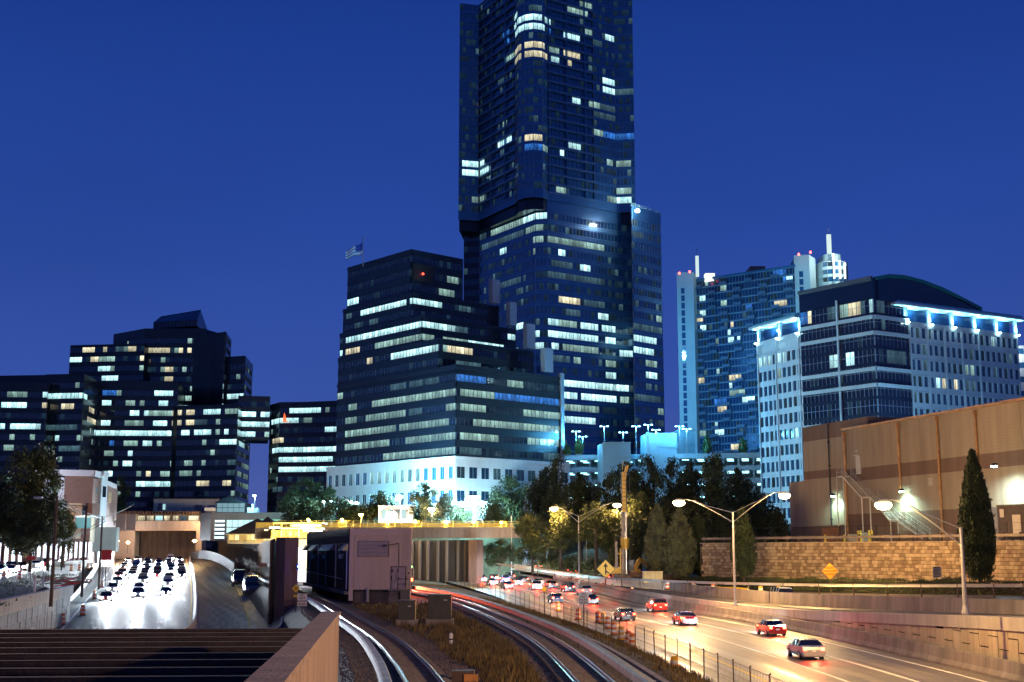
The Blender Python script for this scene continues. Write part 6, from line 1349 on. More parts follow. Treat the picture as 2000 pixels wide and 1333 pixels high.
def trunk_mesh(h, r, limbs, name='trunk'):
    mb = MB(); p = Vector((0, 0, -.5)); k = 5; last = p
    for i in range(k): q = Vector((R.gauss(0, .12)*i*.4, R.gauss(0, .12)*i*.4, h*(i+1)/k*.8)); mb.tube(last, q, r*(1-i*.15), 8, 0, r*(1-(i+1)*.15)); last = q
    for (x, y, z) in limbs: b = Vector((x*.1, y*.1, h*.4)); mid_v = b.lerp(Vector((x, y, z)), .5)+Vector((0, 0, -.3)); mb.tube(b, mid_v, r*.45, 6, 0, r*.3); mb.tube(mid_v, (x, y, z), r*.3, 6, 0, r*.1)
    return mb.mesh(name, [bark])
def blobs_oak(k, H=10, W_=4.2):
    out = []
    for i in range(k):
        a = R.uniform(0, 6.28); rr = W_*R.uniform(.1, .75); z = H*R.uniform(.30, .93); sc__ = max(.15, 1-((z/H-.55)/.45)**2)**.5
        out.append((math.cos(a)*rr*sc__, math.sin(a)*rr*sc__, z, R.uniform(.6, 1.5)))
    out.append((.2, 0, H*.95, .6)); out.append((.6, 0, H*.6, 2.0)); out.append((-.8, .5, H*.5, 1.8)); return out
PROTO = []
for i, (m_, k) in enumerate(((lf_dark, 26), (lf_dark, 34), (lf_mid, 24), (lf_mid, 30))):
    bl_ = blobs_oak(k); PROTO.append((crown_mesh('crown', 9000, bl_, .36, m_), trunk_mesh(10, .28, [b[:3] for b in bl_[:7]])))
def tree(nm, px, ytop, Y, zb, wpx, pr, label, group='trees between the motorway and the parking deck'):
    v = Vector(wx(px, Y)); h = ZZ(ytop, Y)-zb; s = h/10.4; wd_ = wpx/2504*Y/8.6
    t = thing(nm, (v.x, v.y, zb), label, 'tree', group); t.scale = (wd_, wd_, s); t.rotation_euler = (0, 0, R.uniform(0, 6.28))
    inst('trunk', PROTO[pr][1], t, (0, 0, 0)); inst('crown', PROTO[pr][0], t, (0, 0, 0)); return t
TR = [(1002, 928, 322, 8, 110, 0, 'dark tree at the left end of the mass, beside the bridge end'), (1064, 905, 270, 5, 95, 1, 'dark rounded tree just right of the bridge end'), (1086, 889, 260, 5, 75, 0, 'narrow dark tree with the tallest tip left of the deck'),
 (1136, 915, 264, 5, 105, 1, 'dark tree below the gap in front of the parking deck'), (1190, 922, 258, 5, 95, 0, 'dark tree just left of the drill mast'), (1228, 893, 262, 5, 90, 1, 'dark tree rising behind the drill mast'), (1272, 887, 266, 5, 85, 0, 'dark pointed tree right of the drill mast top'),
 (1312, 892, 262, 5, 75, 0, 'narrow dark tree above the starry street lamp'), (1352, 893, 258, 5, 85, 1, 'dark tree right of the starry street lamp'), (1402, 884, 275, 5, 110, 2, 'bluish tree with a soft rounded top, tallest on the right'), (1448, 905, 262, 5, 105, 1, 'dark broad tree at the right shoulder of the mass'),
 (1492, 962, 250, 5, 95, 0, 'low dark tree against the office tower foot'), (1524, 985, 238, 5, 60, 1, 'small dark tree touching the warehouse edge'), (1250, 955, 240, 4.5, 120, 3, 'dim green tree behind the drill rig'), (1165, 975, 238, 4.5, 110, 3, 'amber-lit leafy tree behind the double street lamp'), (1095, 980, 240, 4.5, 110, 3, 'amber-lit tree under the pair of glowing lamps'),
 (1385, 960, 232, 4.5, 130, 1, 'wide dark tree behind the grey-green cypresses'), (1420, 985, 228, 4.5, 120, 0, 'dark tree left of the dark cypress'), (1305, 965, 240, 4.5, 120, 1, 'dark tree behind the paired cypresses'), (1040, 1000, 246, 4, 90, 2, 'low tree under the right end of the bridge'), (975, 1052, 290, 3, 70, 0, 'small dark tree seen under the bridge'), (1210, 1000, 236, 4, 90, 2, 'low bushy tree left of the drill mast foot')]
for a in TR: tree('broadleaf_tree', *a)
tree('broadleaf_tree', 52, 866, 222, 5, 150, 2, 'tall olive-green tree in front of the white-lit brick building', 'trees at the left edge')
tree('broadleaf_tree', 5, 935, 215, 5, 120, 1, 'black tree at the very left edge of the photo', 'trees at the left edge'); tree('broadleaf_tree', 95, 955, 226, 5, 110, 1, 'black tree to the right of the tall olive tree', 'trees at the left edge'); tree('broadleaf_tree', 60, 965, 212, 5, 140, 0, 'black spreading tree in front of the tall olive tree', 'trees at the left edge')
tree('broadleaf_tree', 122, 975, 235, 5, 50, 3, 'yellow-green lit tree beside the cream annex', 'trees at the left edge')
for a in ((232, 930, 400, 8, 50, 0, 'dark teal tree right of the brick building'), (600, 932, 345, 14, 90, 0, 'dark tree in front of the low black glass block'), (560, 965, 345, 14, 60, 1, 'low dark tree right of the small cyan lamp'), (640, 945, 340, 14, 60, 1, 'dark tree left of the pale stone podium'), (745, 955, 310, 13, 90, 1, 'rounded dark tree left of the cyan star lamp'), (690, 985, 308, 13, 80, 0, 'low dark tree at the podium foot'), (830, 942, 305, 13, 70, 0, 'thin dark tree between cyan star and cyan flood lamps'), (868, 960, 302, 13, 60, 1, 'small dark tree just left of the cyan flood'), (615, 985, 320, 13, 90, 1, 'dark shrubby tree above the platform canopy'), (575, 985, 322, 12, 90, 0, 'dark shrubby tree above the station fascia end'), (900, 990, 310, 13, 50, 0, 'dark sapling under the cyan flood'), (960, 975, 300, 12, 70, 1, 'dark tree right of the cyan flood')): tree('broadleaf_tree', *a, 'trees behind the bridge')
# sloping banks behind
bankm = M('dark_grass_bank', (.02, .03, .014), .95, var=.5, scale=.6, bump=.7, bscale=3)
mb = MB(); mb.strip([(-52, 306, 11), (5, 306, 11)], [(-57, 335, 17.3), (30, 335, 17.3)]); mb.strip([(-52, 306, 0), (5, 306, 0)], [(-52, 306.01, 11), (5, 306.01, 11)]); mk('hillside', mb, bankm, kind='structure')
mb = MB(); mb.strip([(35, 225, 4.5), (20, 262, 4.4), (8, 310, 6), (-6, 370, 7), (-26, 440, 7.5)], [(70, 260, 12), (45, 300, 12), (30, 340, 13), (20, 400, 14), (10, 470, 15)]); mk('hillside', mb, bankm, kind='structure')
# lower bushes: clumps
BUSH = crown_mesh('foliage', 2600, [(R.uniform(-1.5, 1.5), R.uniform(-.8, .8), R.uniform(.4, 1.2), R.uniform(.6, .9)) for _ in range(9)], .20, lf_mid)
BUSHD = crown_mesh('foliage', 2600, [(R.uniform(-1.5, 1.5), R.uniform(-.8, .8), R.uniform(.4, 1.2), R.uniform(.6, .9)) for _ in range(9)], .22, lf_dark)
for i, (px_, py_, Y, s, d_, lb) in enumerate(((1068, 1098, 262, 1.6, 0, 'low shrub by the slip road guardrail, left of the orange barrel'), (1100, 1106, 250, 1.7, 0, 'amber-lit shrub left of the double street lamp foot'), (1145, 1112, 240, 1.8, 0, 'amber-lit shrub right of the double street lamp foot'), (1185, 1110, 236, 1.6, 0, 'low shrub behind the merge sign'), (1030, 1092, 275, 1.5, 1, 'dark shrub by the blue-lit pavilion'), (985, 1085, 285, 1.6, 1, 'dark shrub right of the brown bridge column'), (950, 1082, 290, 1.5, 1, 'dark shrub nearest the brown bridge column'), (1220, 1085, 232, 2.2, 0, 'shrub behind the drill rig'), (1790, 1142, 143, .55, 0, 'small bright shrub at the hedge right of the white notice sign'), (1838, 1140, 144, .7, 0, 'rounded bright shrub left of the tall cypress foot'), (1862, 1138, 143, .6, 0, 'second rounded shrub close to the tall cypress foot'), (1240, 1045, 235, 3.2, 0, 'olive shrub mound behind the excavator arm'), (590, 1000, 318, 3, 1, 'dark shrub mound above the canopy lights'), (660, 1003, 312, 3, 1, 'dark shrub mound left of the small yellow lamp'), (720, 1010, 309, 2.5, 1, 'dark shrub mound beneath the podium lights'), (820, 1012, 309, 2.5, 1, 'dark shrub mound behind the bridge below the thin tree'), (880, 1010, 309, 2.2, 1, 'dark shrub mound left of the flood lamp post'))):
    v = Vector(wx(px_, Y)); zb_ = ZZ(py_, Y)-.9*s*.6; t = thing('shrub', (v.x, v.y, zb_), lb, 'shrub', 'shrubs along the banks'); t.scale = (s, s, s); t.rotation_euler = (0, 0, R.uniform(-.3, .3)); inst('foliage', BUSHD if d_ else BUSH, t, (0, 0, 0))
    mbx = MB(); [mbx.tube((R.uniform(-.2, .2), R.uniform(-.2, .2), -.3), (R.uniform(-1, 1), R.uniform(-.4, .4), .8), .04, 5) for _ in range(5)]; mk_o = inst('stem', mbx.mesh('stem', [bark]), t, (0, 0, 0))
def cypress_mesh(n, H, r, s, m, name='crown'):
    mb = MB()
    for _ in range(n//14):
        z = H*(R.random()**.9); f = z/H; rr = r*(.62+.38*min(1, f/.25))*((1-max(0, (f-.3)/.7)**1.7)**.9)*R.uniform(.6, 1.12); a = R.uniform(0, 6.28); c = Vector((math.cos(a)*rr, math.sin(a)*rr, z+.2))
        for q in range(14): leaf(mb, c+Vector((R.gauss(0, .06)*r, R.gauss(0, .06)*r, q*.05)), s, Vector((math.cos(a)*.35, math.sin(a)*.35, 1)))
    mb.lathe((0, 0, 0), [(r*.35, .3), (r*.6, H*.25), (r*.5, H*.6), (r*.2, H*.85), (.02, H*.95)], 10); return mb.mesh(name, [m])
CY = [cypress_mesh(20000, 10, 1.5, .28, lf_cyp), cypress_mesh(9000, 10, 2.0, .34, lf_grey), cypress_mesh(9000, 10, 1.6, .34, lf_dark)]
TRK = trunk_mesh(6, .16, [])
for (px_, yt, yb, Y, wpx, k, lb) in ((1910, 899, 1140, 139, 62, 0, 'tall dark spire-shaped cypress in front of the bright warehouse wall'), (1452, 1000, 1130, 182, 46, 2, 'dark columnar cypress behind the street lamp at the left of the block wall'), (1285, 995, 1128, 212, 50, 1, 'grey-green columnar cypress nearest the drill rig'), (1328, 1003, 1128, 208, 60, 1, 'broader grey-green cypress, right of the first'), (1366, 1015, 1128, 212, 44, 2, 'dark cypress at the left end of the block wall')):
    v = Vector(wx(px_, Y)); zb_ = ZZ(yb, Y); h = ZZ(yt, Y)-zb_; wm = wpx/2504*Y; t = thing('cypress', (v.x, v.y, zb_), lb, 'tree', 'columnar cypresses'); base_r = {0: 1.5, 1: 2.0, 2: 1.6}[k]; s = wm/2/base_r; t.scale = (s, s, h/10); t.rotation_euler = (0, 0, R.uniform(0, 6)); inst('trunk', TRK, t, (0, 0, 0)); inst('crown', CY[k], t, (0, 0, 0))
# roof plants on the deck
CT_ = cypress_mesh(1500, 3, .9, .28, leafmat('deck_conifer', (.06, .16, .08)))
for i, (px_, yt, yb, lb) in enumerate(((1109, 873, 888, 'small round conifer leftmost on the deck roof'), (1132, 864, 889, 'larger cone-shaped conifer on the deck roof'), (1386, 858, 884, 'pale green conifer on the deck in front of the apartments'), (1457, 862, 884, 'dark green conifer on the deck beside the office building'))):
    v = Vector(wx(px_, 346)); zb_ = z_top+.2; h = max(2.0, ZZ(yt, 346)-zb_); t = thing('potted_conifer', (v.x, v.y, zb_), lb, 'potted tree', 'conifers in planters on the deck'); t.scale = (1.35, 1.35, h/3); inst('crown', CT_, t, (0, 0, 0)); mb = MB(); mb.box(-.5, .5, -.5, .5, 0, .5); inst('planter', mb.mesh('planter', [deckm]), t, (0, 0, 0))
# hedge below the block wall
hd = thing('hedge', (45, 165, 3), 'long clipped green hedge at the foot of the block wall', 'hedge'); ha, hb = Vector((26.6, 207)), Vector((53.5, 118)); mb = MB(); hl = (hb-ha)
hdn = Vector((hl.y, -hl.x)).normalized()
for i in range(17000):
    f = R.random(); p = ha+hl*f; top = lerp(3.75, 4.95, f)+.12*math.sin(f*60)+.08*math.sin(f*143); zb_ = lerp(2.4, 3.6, f)
    if R.random() < .45: c = Vector((*(p+hdn*R.uniform(-.6, .9)), top+R.gauss(0, .07)))
    else: c = Vector((*(p+hdn*(.9+R.gauss(0, .08))), R.uniform(zb_, top)))
    leaf(mb, c, .19)
mk('foliage', mb, lf_hedge, hd); mb = MB(); mb.wall(ha, hb, -.6, .8, 2.0, 3.5, 0, 2.9, 4.7); mk('hedge_core', mb, M('twig_core', (.015, .016, .008), .95, var=.3), hd)
# weeds
wm_ = leafmat('dry_weed', (.12, .09, .035)); mb = MB()
def blade(x, y, z, h):
    a = R.uniform(0, 6.28); w_ = R.uniform(.012, .03); lx, ly = math.cos(a), math.sin(a); b = R.uniform(-.25, .25)*h; c2_ = R.uniform(-.25, .25)*h
    i = len(mb.v); mb.v += [(x-lx*w_, y-ly*w_, z), (x+lx*w_, y+ly*w_, z), (x+b*.4+lx*w_*.7, y+c2_*.4+ly*w_*.7, z+h*.6), (x+b, y+c2_, z+h)]; mb.f.append((i, i+1, i+2, i+3)); mb.m.append(0); mb.uv.append(None)
def clump(x, y, z, h, n):
    for _ in range(n): blade(x+R.gauss(0, .15), y+R.gauss(0, .15), z, h*R.uniform(.4, 1.2))
for _ in range(2600):
    y = 38+100*R.random()**1.4; l_, r_ = inter(tr_l, y)+1.9, inter(tr_r, y)-3.0
    if r_ < l_+.4: continue
    x = lerp(l_, r_, R.random()**.7 if y < 95 else R.random())
    if y > 136 and x < -10.5: continue
    clump(x, y, 2.25, R.uniform(.15, .6)*(1.5 if R.random() < .12 else 1), 11)
for _ in range(1900):
    y = 46+150*R.random()**1.3; x0_, x1_ = inter(tr_r, y)+2.9, fx(y)+.4; f = R.random(); x = lerp(x0_, x1_, f); clump(x, y, lerp(2.15, 0, max(0, (f-.15)/.85)), R.uniform(.12, .5), 9)
props(mk('weeds', mb, wm_), 'dry yellowish weeds on the strips beside the tracks', 'weeds', kind='stuff')
mb = MB()
for _ in range(900):
    p = rampc[R.randrange(4, 20)]; f = R.random(); x = lerp(p.x+5, inter(Lb, p.y)-1.5, f); clump(x, p.y+R.uniform(-6, 6), 3.85, R.uniform(.1, .35), 7)
props(mk('verge_grass', mb, lf_dark), 'sparse dark grass on the rubble verge left of the motorway', 'grass', kind='stuff')

# ================================================================== street lamps
headm = E('sodium_lens', (1, .70, .32), 30)
def cobra(root, v, dirx, m, s=1.0, power=9000, col=SOD, spotdown=False):
    "lamp head with lens below"
    x, y, z = v; mb = MB(); d = dirx
    mb.hexa([(x-.45*s, y-.2*s, z), (x+.45*s, y-.2*s, z), (x+.45*s, y+.2*s, z), (x-.45*s, y+.2*s, z), (x-.3*s, y-.12*s, z+.2*s), (x+.3*s, y-.12*s, z+.2*s), (x+.3*s, y+.12*s, z+.2*s), (x-.3*s, y+.12*s, z+.2*s)]); h = mk('lamp_head', mb, steel, root)
    mb = MB(); mb.lathe((x, y, z), [(.05, -.50*s), (.42*s, -.40*s), (.58*s, -.18*s), (.50*s, -.004)], 12); mk('lens', mb, m, root, smooth=True)
    lamp('POINT', (x, y, z-.65*s), col, power, .3, root)
def double_lamp(px, pyb, Y, zb, pyt, arms, label, power, col=SOD, m=None, s=1.0):
    v = Vector(wx(px, Y, pyb)); zt_ = ZZ(pyt, Y); t = thing('street_lamp', (v.x, v.y, zb), label, 'street lamp'); xt = W(px-3 if px > 1200 else px, pyt, Y).x; xt = v.x
    mb = MB(); mb.tube((v.x, v.y, zb), (xt, v.y, zt_), .16, 10, 0, .09); mb.lathe((v.x, v.y, zb), [(.28, 0), (.28, .12), (.18, .5), (.16, .55)], 10); mk('pole', mb, steel, t)
    for (ax, ay) in arms:
        e = W(ax, ay, Y); a_ = crv([(xt, v.y, zt_-1.2), (lerp(xt, e.x, .45), v.y, lerp(zt_-1.0, e.z, .62)), (lerp(xt, e.x, .8), v.y, e.z+.12), (e.x, v.y, e.z+.1)], 4); b_ = [(xt, v.y, zt_-.1), (lerp(xt, e.x, .5), v.y, lerp(zt_-1.0, e.z, .70)+.15)]
        mb = MB()
        for p, q in zip(a_[:-1], a_[1:]): mb.tube(p, q, .05, 6)
        mb.tube(b_[0], b_[1], .035, 5); mb.tube(b_[1], (lerp(xt, e.x, .72), v.y, e.z+.1), .035, 5); mk('arm', mb, steel, t)
        cobra(t, (e.x, v.y, e.z), 1, m or headm, s, power, col)
    return t
double_lamp(1131, 1137, 236, 2.0, 1008, [(1082, 992), (1205, 985)], 'double-arm street lamp in the centre, left of the drill rig', 7500, (1, .60, .26), s=1.3)
double_lamp(1436, 1180, 150, 1.7, 1000, [(1326, 979), (1532, 965)], 'double-arm street lamp with a starry glow, in front of the block wall corner', 30000, (1, .60, .22), s=1.25)
double_lamp(1886, 1198, 85.5, 3.82, 1030, [(1725, 982)], 'single-arm street lamp nearest the camera at right, lamp over the stair', 9000, (1, .60, .20), s=1.0)
double_lamp(1146, 1112, 285, 4, 1008, [(1055, 987)], 'thinner street lamp pole behind the central one, with one arm to the left', 6000, (1, .62, .3), s=1.5)
for (px_, y0, y1, Y, zb_, lb, m_, r_) in ((1163, 1033, 1120, 232, 3, 'bare brown pole right of the central double lamp', brownst, .16), (999, 1008, 1105, 290, 3.5, 'thin grey pole standing in front of the bridge railing', steel, .12), (106, 972, 1160, 121, 3.8, 'tall rust-brown pole on the verge left of the motorway', brownst, .16), (124, 1020, 1116, 250, 4.2, 'thick brown sign-arm pole behind the tall rusty pole', brownst, .42), (165, 985, 1146, 146, 3.8, 'brown pole near the end of the pale retaining wall', brownst, .13), (197, 1010, 1126, 200, 3, 'dark pole carrying the overhead cables beside the gantry', brownst, .16), (68, 1003, 1080, 235, 5, 'slim lamp pole in front of the glowing noise barrier', dsteel, .12)):
    v = Vector(wx(px_, Y, (y0+y1)/2)); z1_ = ZZ(y0, Y); t = thing('pole', (v.x, v.y, zb_), lb, 'pole'); mb = MB(); mb.tube((v.x, v.y, zb_-1), (v.x, v.y, z1_), r_*1.15, 8, 0, r_*.8); mk('shaft', mb, m_, t); mb = MB(); mb.lathe((v.x, v.y, z1_), [(r_*.9, -.05), (r_*.9, .08), (.02, .14)], 8); mk('cap', mb, dsteel, t)
    if px_ == 68:
        e = W(112, 992, Y); mb = MB(); mb.tube((v.x, v.y, z1_), (lerp(v.x, e.x, .6), v.y, e.z+.1), .06, 5); mb.tube((lerp(v.x, e.x, .6), v.y, e.z+.1), e, .06, 5); mk('arm', mb, dsteel, t); mb = MB(); mb.box(e.x-.5, e.x+.6, e.y-.2, e.y+.2, e.z-.1, e.z+.15); mk('lamp_head', mb, steel, t)
    if px_ == 106:
        e = W(76, 972, Y); mb = MB(); mb.tube((v.x, v.y, z1_-.4), (e.x, v.y, e.z), .05, 5); mk('arm', mb, brownst, t); mb = MB(); mb.box(e.x-.45, e.x+.35, e.y-.15, e.y+.15, e.z-.12, e.z+.1); mk('lamp_head', mb, steel, t)
    if px_ == 124:
        e = W(52, 1030, Y); mb = MB(); mb.tube((v.x, v.y, ZZ(1030, Y)), e, .16, 6); mk('mast_arm', mb, brownst, t)
black_rubber = M('cable_rubber', (.004, .004, .004), .9, var=0, spec=.1); cb_ = thing('overhead_cables', tuple(W(165, 1010, 150)), 'dark overhead cables crossing the left roadside from pole to pole', 'cables'); mb = MB()
for (x0, y0, Y0, x1, y1, Y1) in ((118, 978, 140, 205, 1012, 200), (120, 986, 140, 205, 1016, 200), (50, 945, 121, 106, 978, 121), (110, 1062, 130, 205, 1012, 200), (125, 1058, 150, 206, 1018, 200), (205, 1010, 200, 262, 985, 300), (20, 1075, 110, 108, 1050, 121), (106, 975, 121, 165, 988, 146)):
    a, b = W(x0, y0, Y0), W(x1, y1, Y1); prev = a
    for k in range(1, 7): f = k/6; c = a.lerp(b, f)+Vector((0, 0, -1.0*4*f*(1-f)*.25)); mb.tube(prev, c, .05, 4); prev = c
mk('cable', mb, black_rubber, cb_, kind='stuff')
def glow_lamp(px, py, Y, zb, label, col, power, r, strength, nm='street_lamp', multi=1):
    v = W(px, py, Y); t = thing(nm, (v.x, v.y, zb), label, 'street lamp'); mb = MB(); mb.tube((v.x+.1, v.y+.3, zb), (v.x+.1, v.y+.3, v.z+.1), .11, 7, 0, .07); mb.tube((v.x+.1, v.y+.3, v.z+.1), (v.x, v.y, v.z+.1), .06, 5); mk('pole', mb, steel, t)
    for k in range(multi):
        dx = (k-(multi-1)/2)*r*2.1; mb = MB(); mb.lathe((v.x+dx, v.y, v.z), [(.05, -r*.8), (r*.7, -r*.6), (r, -.1*r), (r*.8, r*.2), (.1, r*.35)], 12); mk('lens', mb, E('glow_%d_%d_%d_%d' % (int(col[0]*99), int(col[1]*99), int(col[2]*99), strength), col, strength), t, smooth=True)
        mb = MB(); mb.lathe((v.x+dx, v.y, v.z), [(r*.85, r*.2), (r*.5, r*.55), (.05, r*.65)], 10); mk('hood', mb, dsteel, t)
    lamp('POINT', (v.x, v.y-r*1.5, v.z-r*.8), col, power, r, t)
    return t
glow_lamp(780, 970, 313, 12, 'brilliant cyan lamp above the bridge, left of the big flood', CYAN, 26000, .95, 60)
glow_lamp(925, 983, 305, 12, 'largest blazing cyan-white flood lamps behind the bridge, beside the white podium', (.45, .85, 1), 110000, 1.15, 80, multi=3); glow_lamp(924, 971, 306, 12, 'upper cyan-white flood head just over the largest flood lamps', (.5, .88, 1), 20000, .8, 80, multi=2)
glow_lamp(765, 1001, 302, 12, 'pinkish white lamp behind the bridge under the cyan one', (1, .74, .55), 9000, .8, 50); glow_lamp(843, 994, 302, 12, 'pinkish white lamp behind the bridge, right of the cyan one', (1, .70, .48), 9000, .85, 50)
glow_lamp(705, 1005, 300, 12, 'deep yellow lamp behind the bridge rail on the left', (1, .66, .12), 5000, .55, 40); glow_lamp(497, 968, 333, 18, 'small cyan lamp on a thin pole over the station', CYAN, 4000, .45, 40); glow_lamp(520, 1036, 262, 9, 'yellow lamp at the right end of the concourse eaves', (1, .7, .2), 2500, .4, 40)
for i, (px_, py_) in enumerate(((632, 980), (646, 979), (672, 981), (684, 979), (697, 982))): glow_lamp(px_, py_, 316, 15, ['small cyan ground lamp leftmost in front of the podium trees', 'small cyan ground lamp, second from the left near the podium', 'bright white lamp at the left foot of the stone podium', 'brightest of the white lamps at the podium foot', 'rightmost white lamp at the podium foot'][i], (.6, .9, 1), 1500 if i < 2 else 6000, .3 if i < 2 else .5, 40, 'ground_lamp')
lamp('POINT', W(760, 930, 314), (.25, .78, 1), 70000, 1, name='podium_fill');  # added light without a fitting, brightens the stone podium
kb2 = thing('kiosk', (*wx(770, 304), 12), 'small white-lit kiosk behind the bridge between the pink and cyan lamps', 'kiosk'); bx(kb2, 'wall', 738, 806, 990, 1022, 305, 4, M('kiosk_white', (.5, .5, .48), .7, var=.1)); bx(kb2, 'roof', 736, 808, 988, 989.9, 304.6, 5, wc)
for k in range(4): bx(kb2, 'window', 744+k*13, 753+k*13, 996, 1014, 304.6, .1, LIT['w'] if k != 2 else LIT['g'])
pv = thing('glass_pavilion', (*wx(1052, 292), 3), 'blue-lit glass pavilion glimpsed through the trees under the bridge end', 'building'); bx(pv, 'wall', 1020, 1072, 1072, 1104, 293, 6, dsteel); 
for k in range(4): bx(pv, 'window', 1023+k*12, 1033+k*12, 1076, 1098, 292.7, .1, E('pavilion_glow', (.25, .6, .95), .7))

# ================================================================== signs
def text(root, s, loc, size, rx=math.pi/2, rz=0, m=None, name='lettering', yoff=0):
    c = bpy.data.curves.new(name, 'FONT'); c.body = s; c.size = size; c.align_x = 'CENTER'; c.align_y = 'CENTER'; c.extrude = .004; c.offset = size*.02; o = bpy.data.objects.new(name, c); COL.objects.link(o); o.parent = root; o.location = Vector(loc)-root.location; o.rotation_euler = (rx, 0, rz); c.materials.append(m or black); bpy.context.view_layer.update(); me = bpy.data.meshes.new_from_object(o.evaluated_get(bpy.context.evaluated_depsgraph_get())); me.name = name; n = bpy.data.objects.new(name, me); COL.objects.link(n); n.parent = root; n.location = o.location; n.rotation_euler = o.rotation_euler; n['kind'] = 'stuff'; bpy.data.objects.remove(o); return n
black = M('sign_black', (.01, .01, .01), .6, var=0); sgy = M('sign_yellow', (.75, .50, .02), .45, var=.06); sgo = M('sign_orange', (.80, .30, .02), .45, var=.06); sgw = M('sign_white', (.62, .60, .57), .5, var=.1)
def diamond(px, py, Y, r_px, m, label, zb, lines=(), rot=0, arrow=False, tsize=.25):
    v = W(px, py, Y); r = r_px/2504*Y; t = thing('diamond_sign', (v.x, v.y, zb), label, 'road sign')
    for rr, mm, dy in ((r, m, 0), (r*.93, m, -.03)):
        mb = MB(); pts = [(0, -rr), (rr, 0), (0, rr), (-rr, 0)]; cr_, sr_ = math.cos(rot), math.sin(rot); pts = [(a*cr_-b*sr_, a*sr_+b*cr_) for a, b in pts]; f = [(v.x+a, v.y+dy-.02, v.z+b) for a, b in pts]; bk = [(v.x+a, v.y+dy, v.z+b) for a, b in pts]; mb.face(f); mb.face(bk[::-1])
        for k in range(4): mb.quad(f[k], f[(k+1) % 4], bk[(k+1) % 4], bk[k])
        mk('border' if dy == 0 else 'panel', mb, black if dy == 0 and not lines else mm, t)
    mb = MB(); mb.box(v.x-.05, v.x+.05, v.y+.02, v.y+.1, zb, v.z+r*.3); mk('post', mb, brownst, t)
    for k, s in enumerate(lines): text(t, s, (v.x, v.y-.06, v.z+((len(lines)-1)/2-k)*tsize*1.15), tsize)
    if arrow:
        mb = MB(); y = v.y-.07; s = r
        for poly in ([(-.07, -.55), (.07, -.55), (.07, .25), (-.07, .25)], [(-.24, .22), (.24, .22), (0, .62)], [(.05, -.12), (.05, -.30), (.36, -.52), (.40, -.40)]): mb.face([(v.x+a*s, y, v.z+b*s) for a, b in poly])
        mk('arrow_symbol', mb, black, t)
    return t
diamond(1183, 1112, 205, 19, sgy, 'yellow diamond merge sign with a black arrow, below the drill rig', 2.0, arrow=True)
mb = MB(); 
diamond(1621, 1116, 157, 16, sgo, 'orange diamond sign reading right shoulder closed in front of the block wall', 2.6, ('RIGHT', 'SHOULDER', 'CLOSED'), tsize=.34)
diamond(578, 1150, 130, 8, sgy, 'small yellow diamond sign at the foot of the brown wall end, left trackside', 2.3, ('25',), tsize=.36)
diamond(1063, 1151, 158, 6, sgy, 'small tilted yellow diamond sign on the fence by the motorway', .2, rot=.35)
def plate(px0, px1, py0, py1, Y, m, label, zb, lines, nm='rectangular_sign', ts=.2, rot=0):
    a, b = W(px0, py1, Y), W(px1, py0, Y); cx_ = (a.x+b.x)/2; t = thing(nm, (cx_, Y, zb), label, 'sign'); mb = MB(); mb.box(a.x, b.x, Y-.03, Y, a.z, b.z); mk('panel', mb, m, t); mb = MB(); mb.box(cx_-.05, cx_+.05, Y+.01, Y+.1, zb, b.z-.1); mk('post', mb, brownst, t)
    n = len(lines)
    for k, s in enumerate(lines): text(t, s, (cx_, Y-.04, lerp(b.z, a.z, (k+.6)/(n+.2))), ts)
    return t
plate(580.5, 600, 1160, 1184, 122, sgw, 'white sign reading do not sound horn, beside the left track at the brown wall', 2.2, ('DO', 'NOT', 'SOUND', 'HORN'), ts=.27)
plate(573, 583, 1162, 1167, 124, sgy, 'tiny yellow plaque under the small yellow diamond', 2.2, ())
plate(1130, 1150, 1157, 1181, 131, sgw, 'faded white sign reading do not sound horn, standing by the fence and motorway', .4, ('DO', 'NOT', 'SOUND', 'HORN'), ts=.28)
ws = plate(1822, 1838, 1107, 1129, 150, M('grey_white_sign', (.5, .48, .45), .5, var=.1), 'small grey-white notice sign on a thin post in front of the hedge', 3.2, ())
v = W(1830, 1118, 149.9); mb = MB()
for k in range(5): z = v.z+.5-k*.24; mb.box(v.x-.38+(k % 2)*.06, v.x+.38-(k % 3)*.07, 149.93, 149.95, z-.05, z+.05)
mk('print_line', mb, dsteel, ws, kind='stuff')
redm = M('red_orange_board', (.75, .06, .04), .5, var=.08)
rs = thing('sign_board', tuple(W(30, 1028, 252)), 'red reflective work-zone board in two rows of panels, on the far left mast arm', 'sign')
for x0, x1 in ((-22, 20), (21.5, 45), (46.5, 60)):
    for y0, y1 in ((1013, 1025.5), (1030, 1042.5)): a, b = W(x0, y1, 250), W(x1, y0, 250); mb = MB(); mb.box(a.x, b.x, 249.9, 250, a.z, b.z); mk('panel', mb, redm, rs)
a, b = W(-25, 1028, 250), W(61, 1028, 250); mb = MB(); mb.box(a.x, b.x, 250.1, 250.3, a.z-.25, a.z+.25); 
for px_ in (0, 21, 46): c = W(px_, 1028, 250); mb.box(c.x-.08, c.x+.08, 250.05, 250.2, c.z-1.6, c.z+1.6)
mk('frame', mb, brownst, rs); lo = lamp('SPOT', W(30, 1105, 215), (1, .85, .75), 14000, .3, spot=40, name='board_fill_spot'); aim(lo, W(30, 1028, 250))  # free-standing spot added to light the board, no vehicle carries it
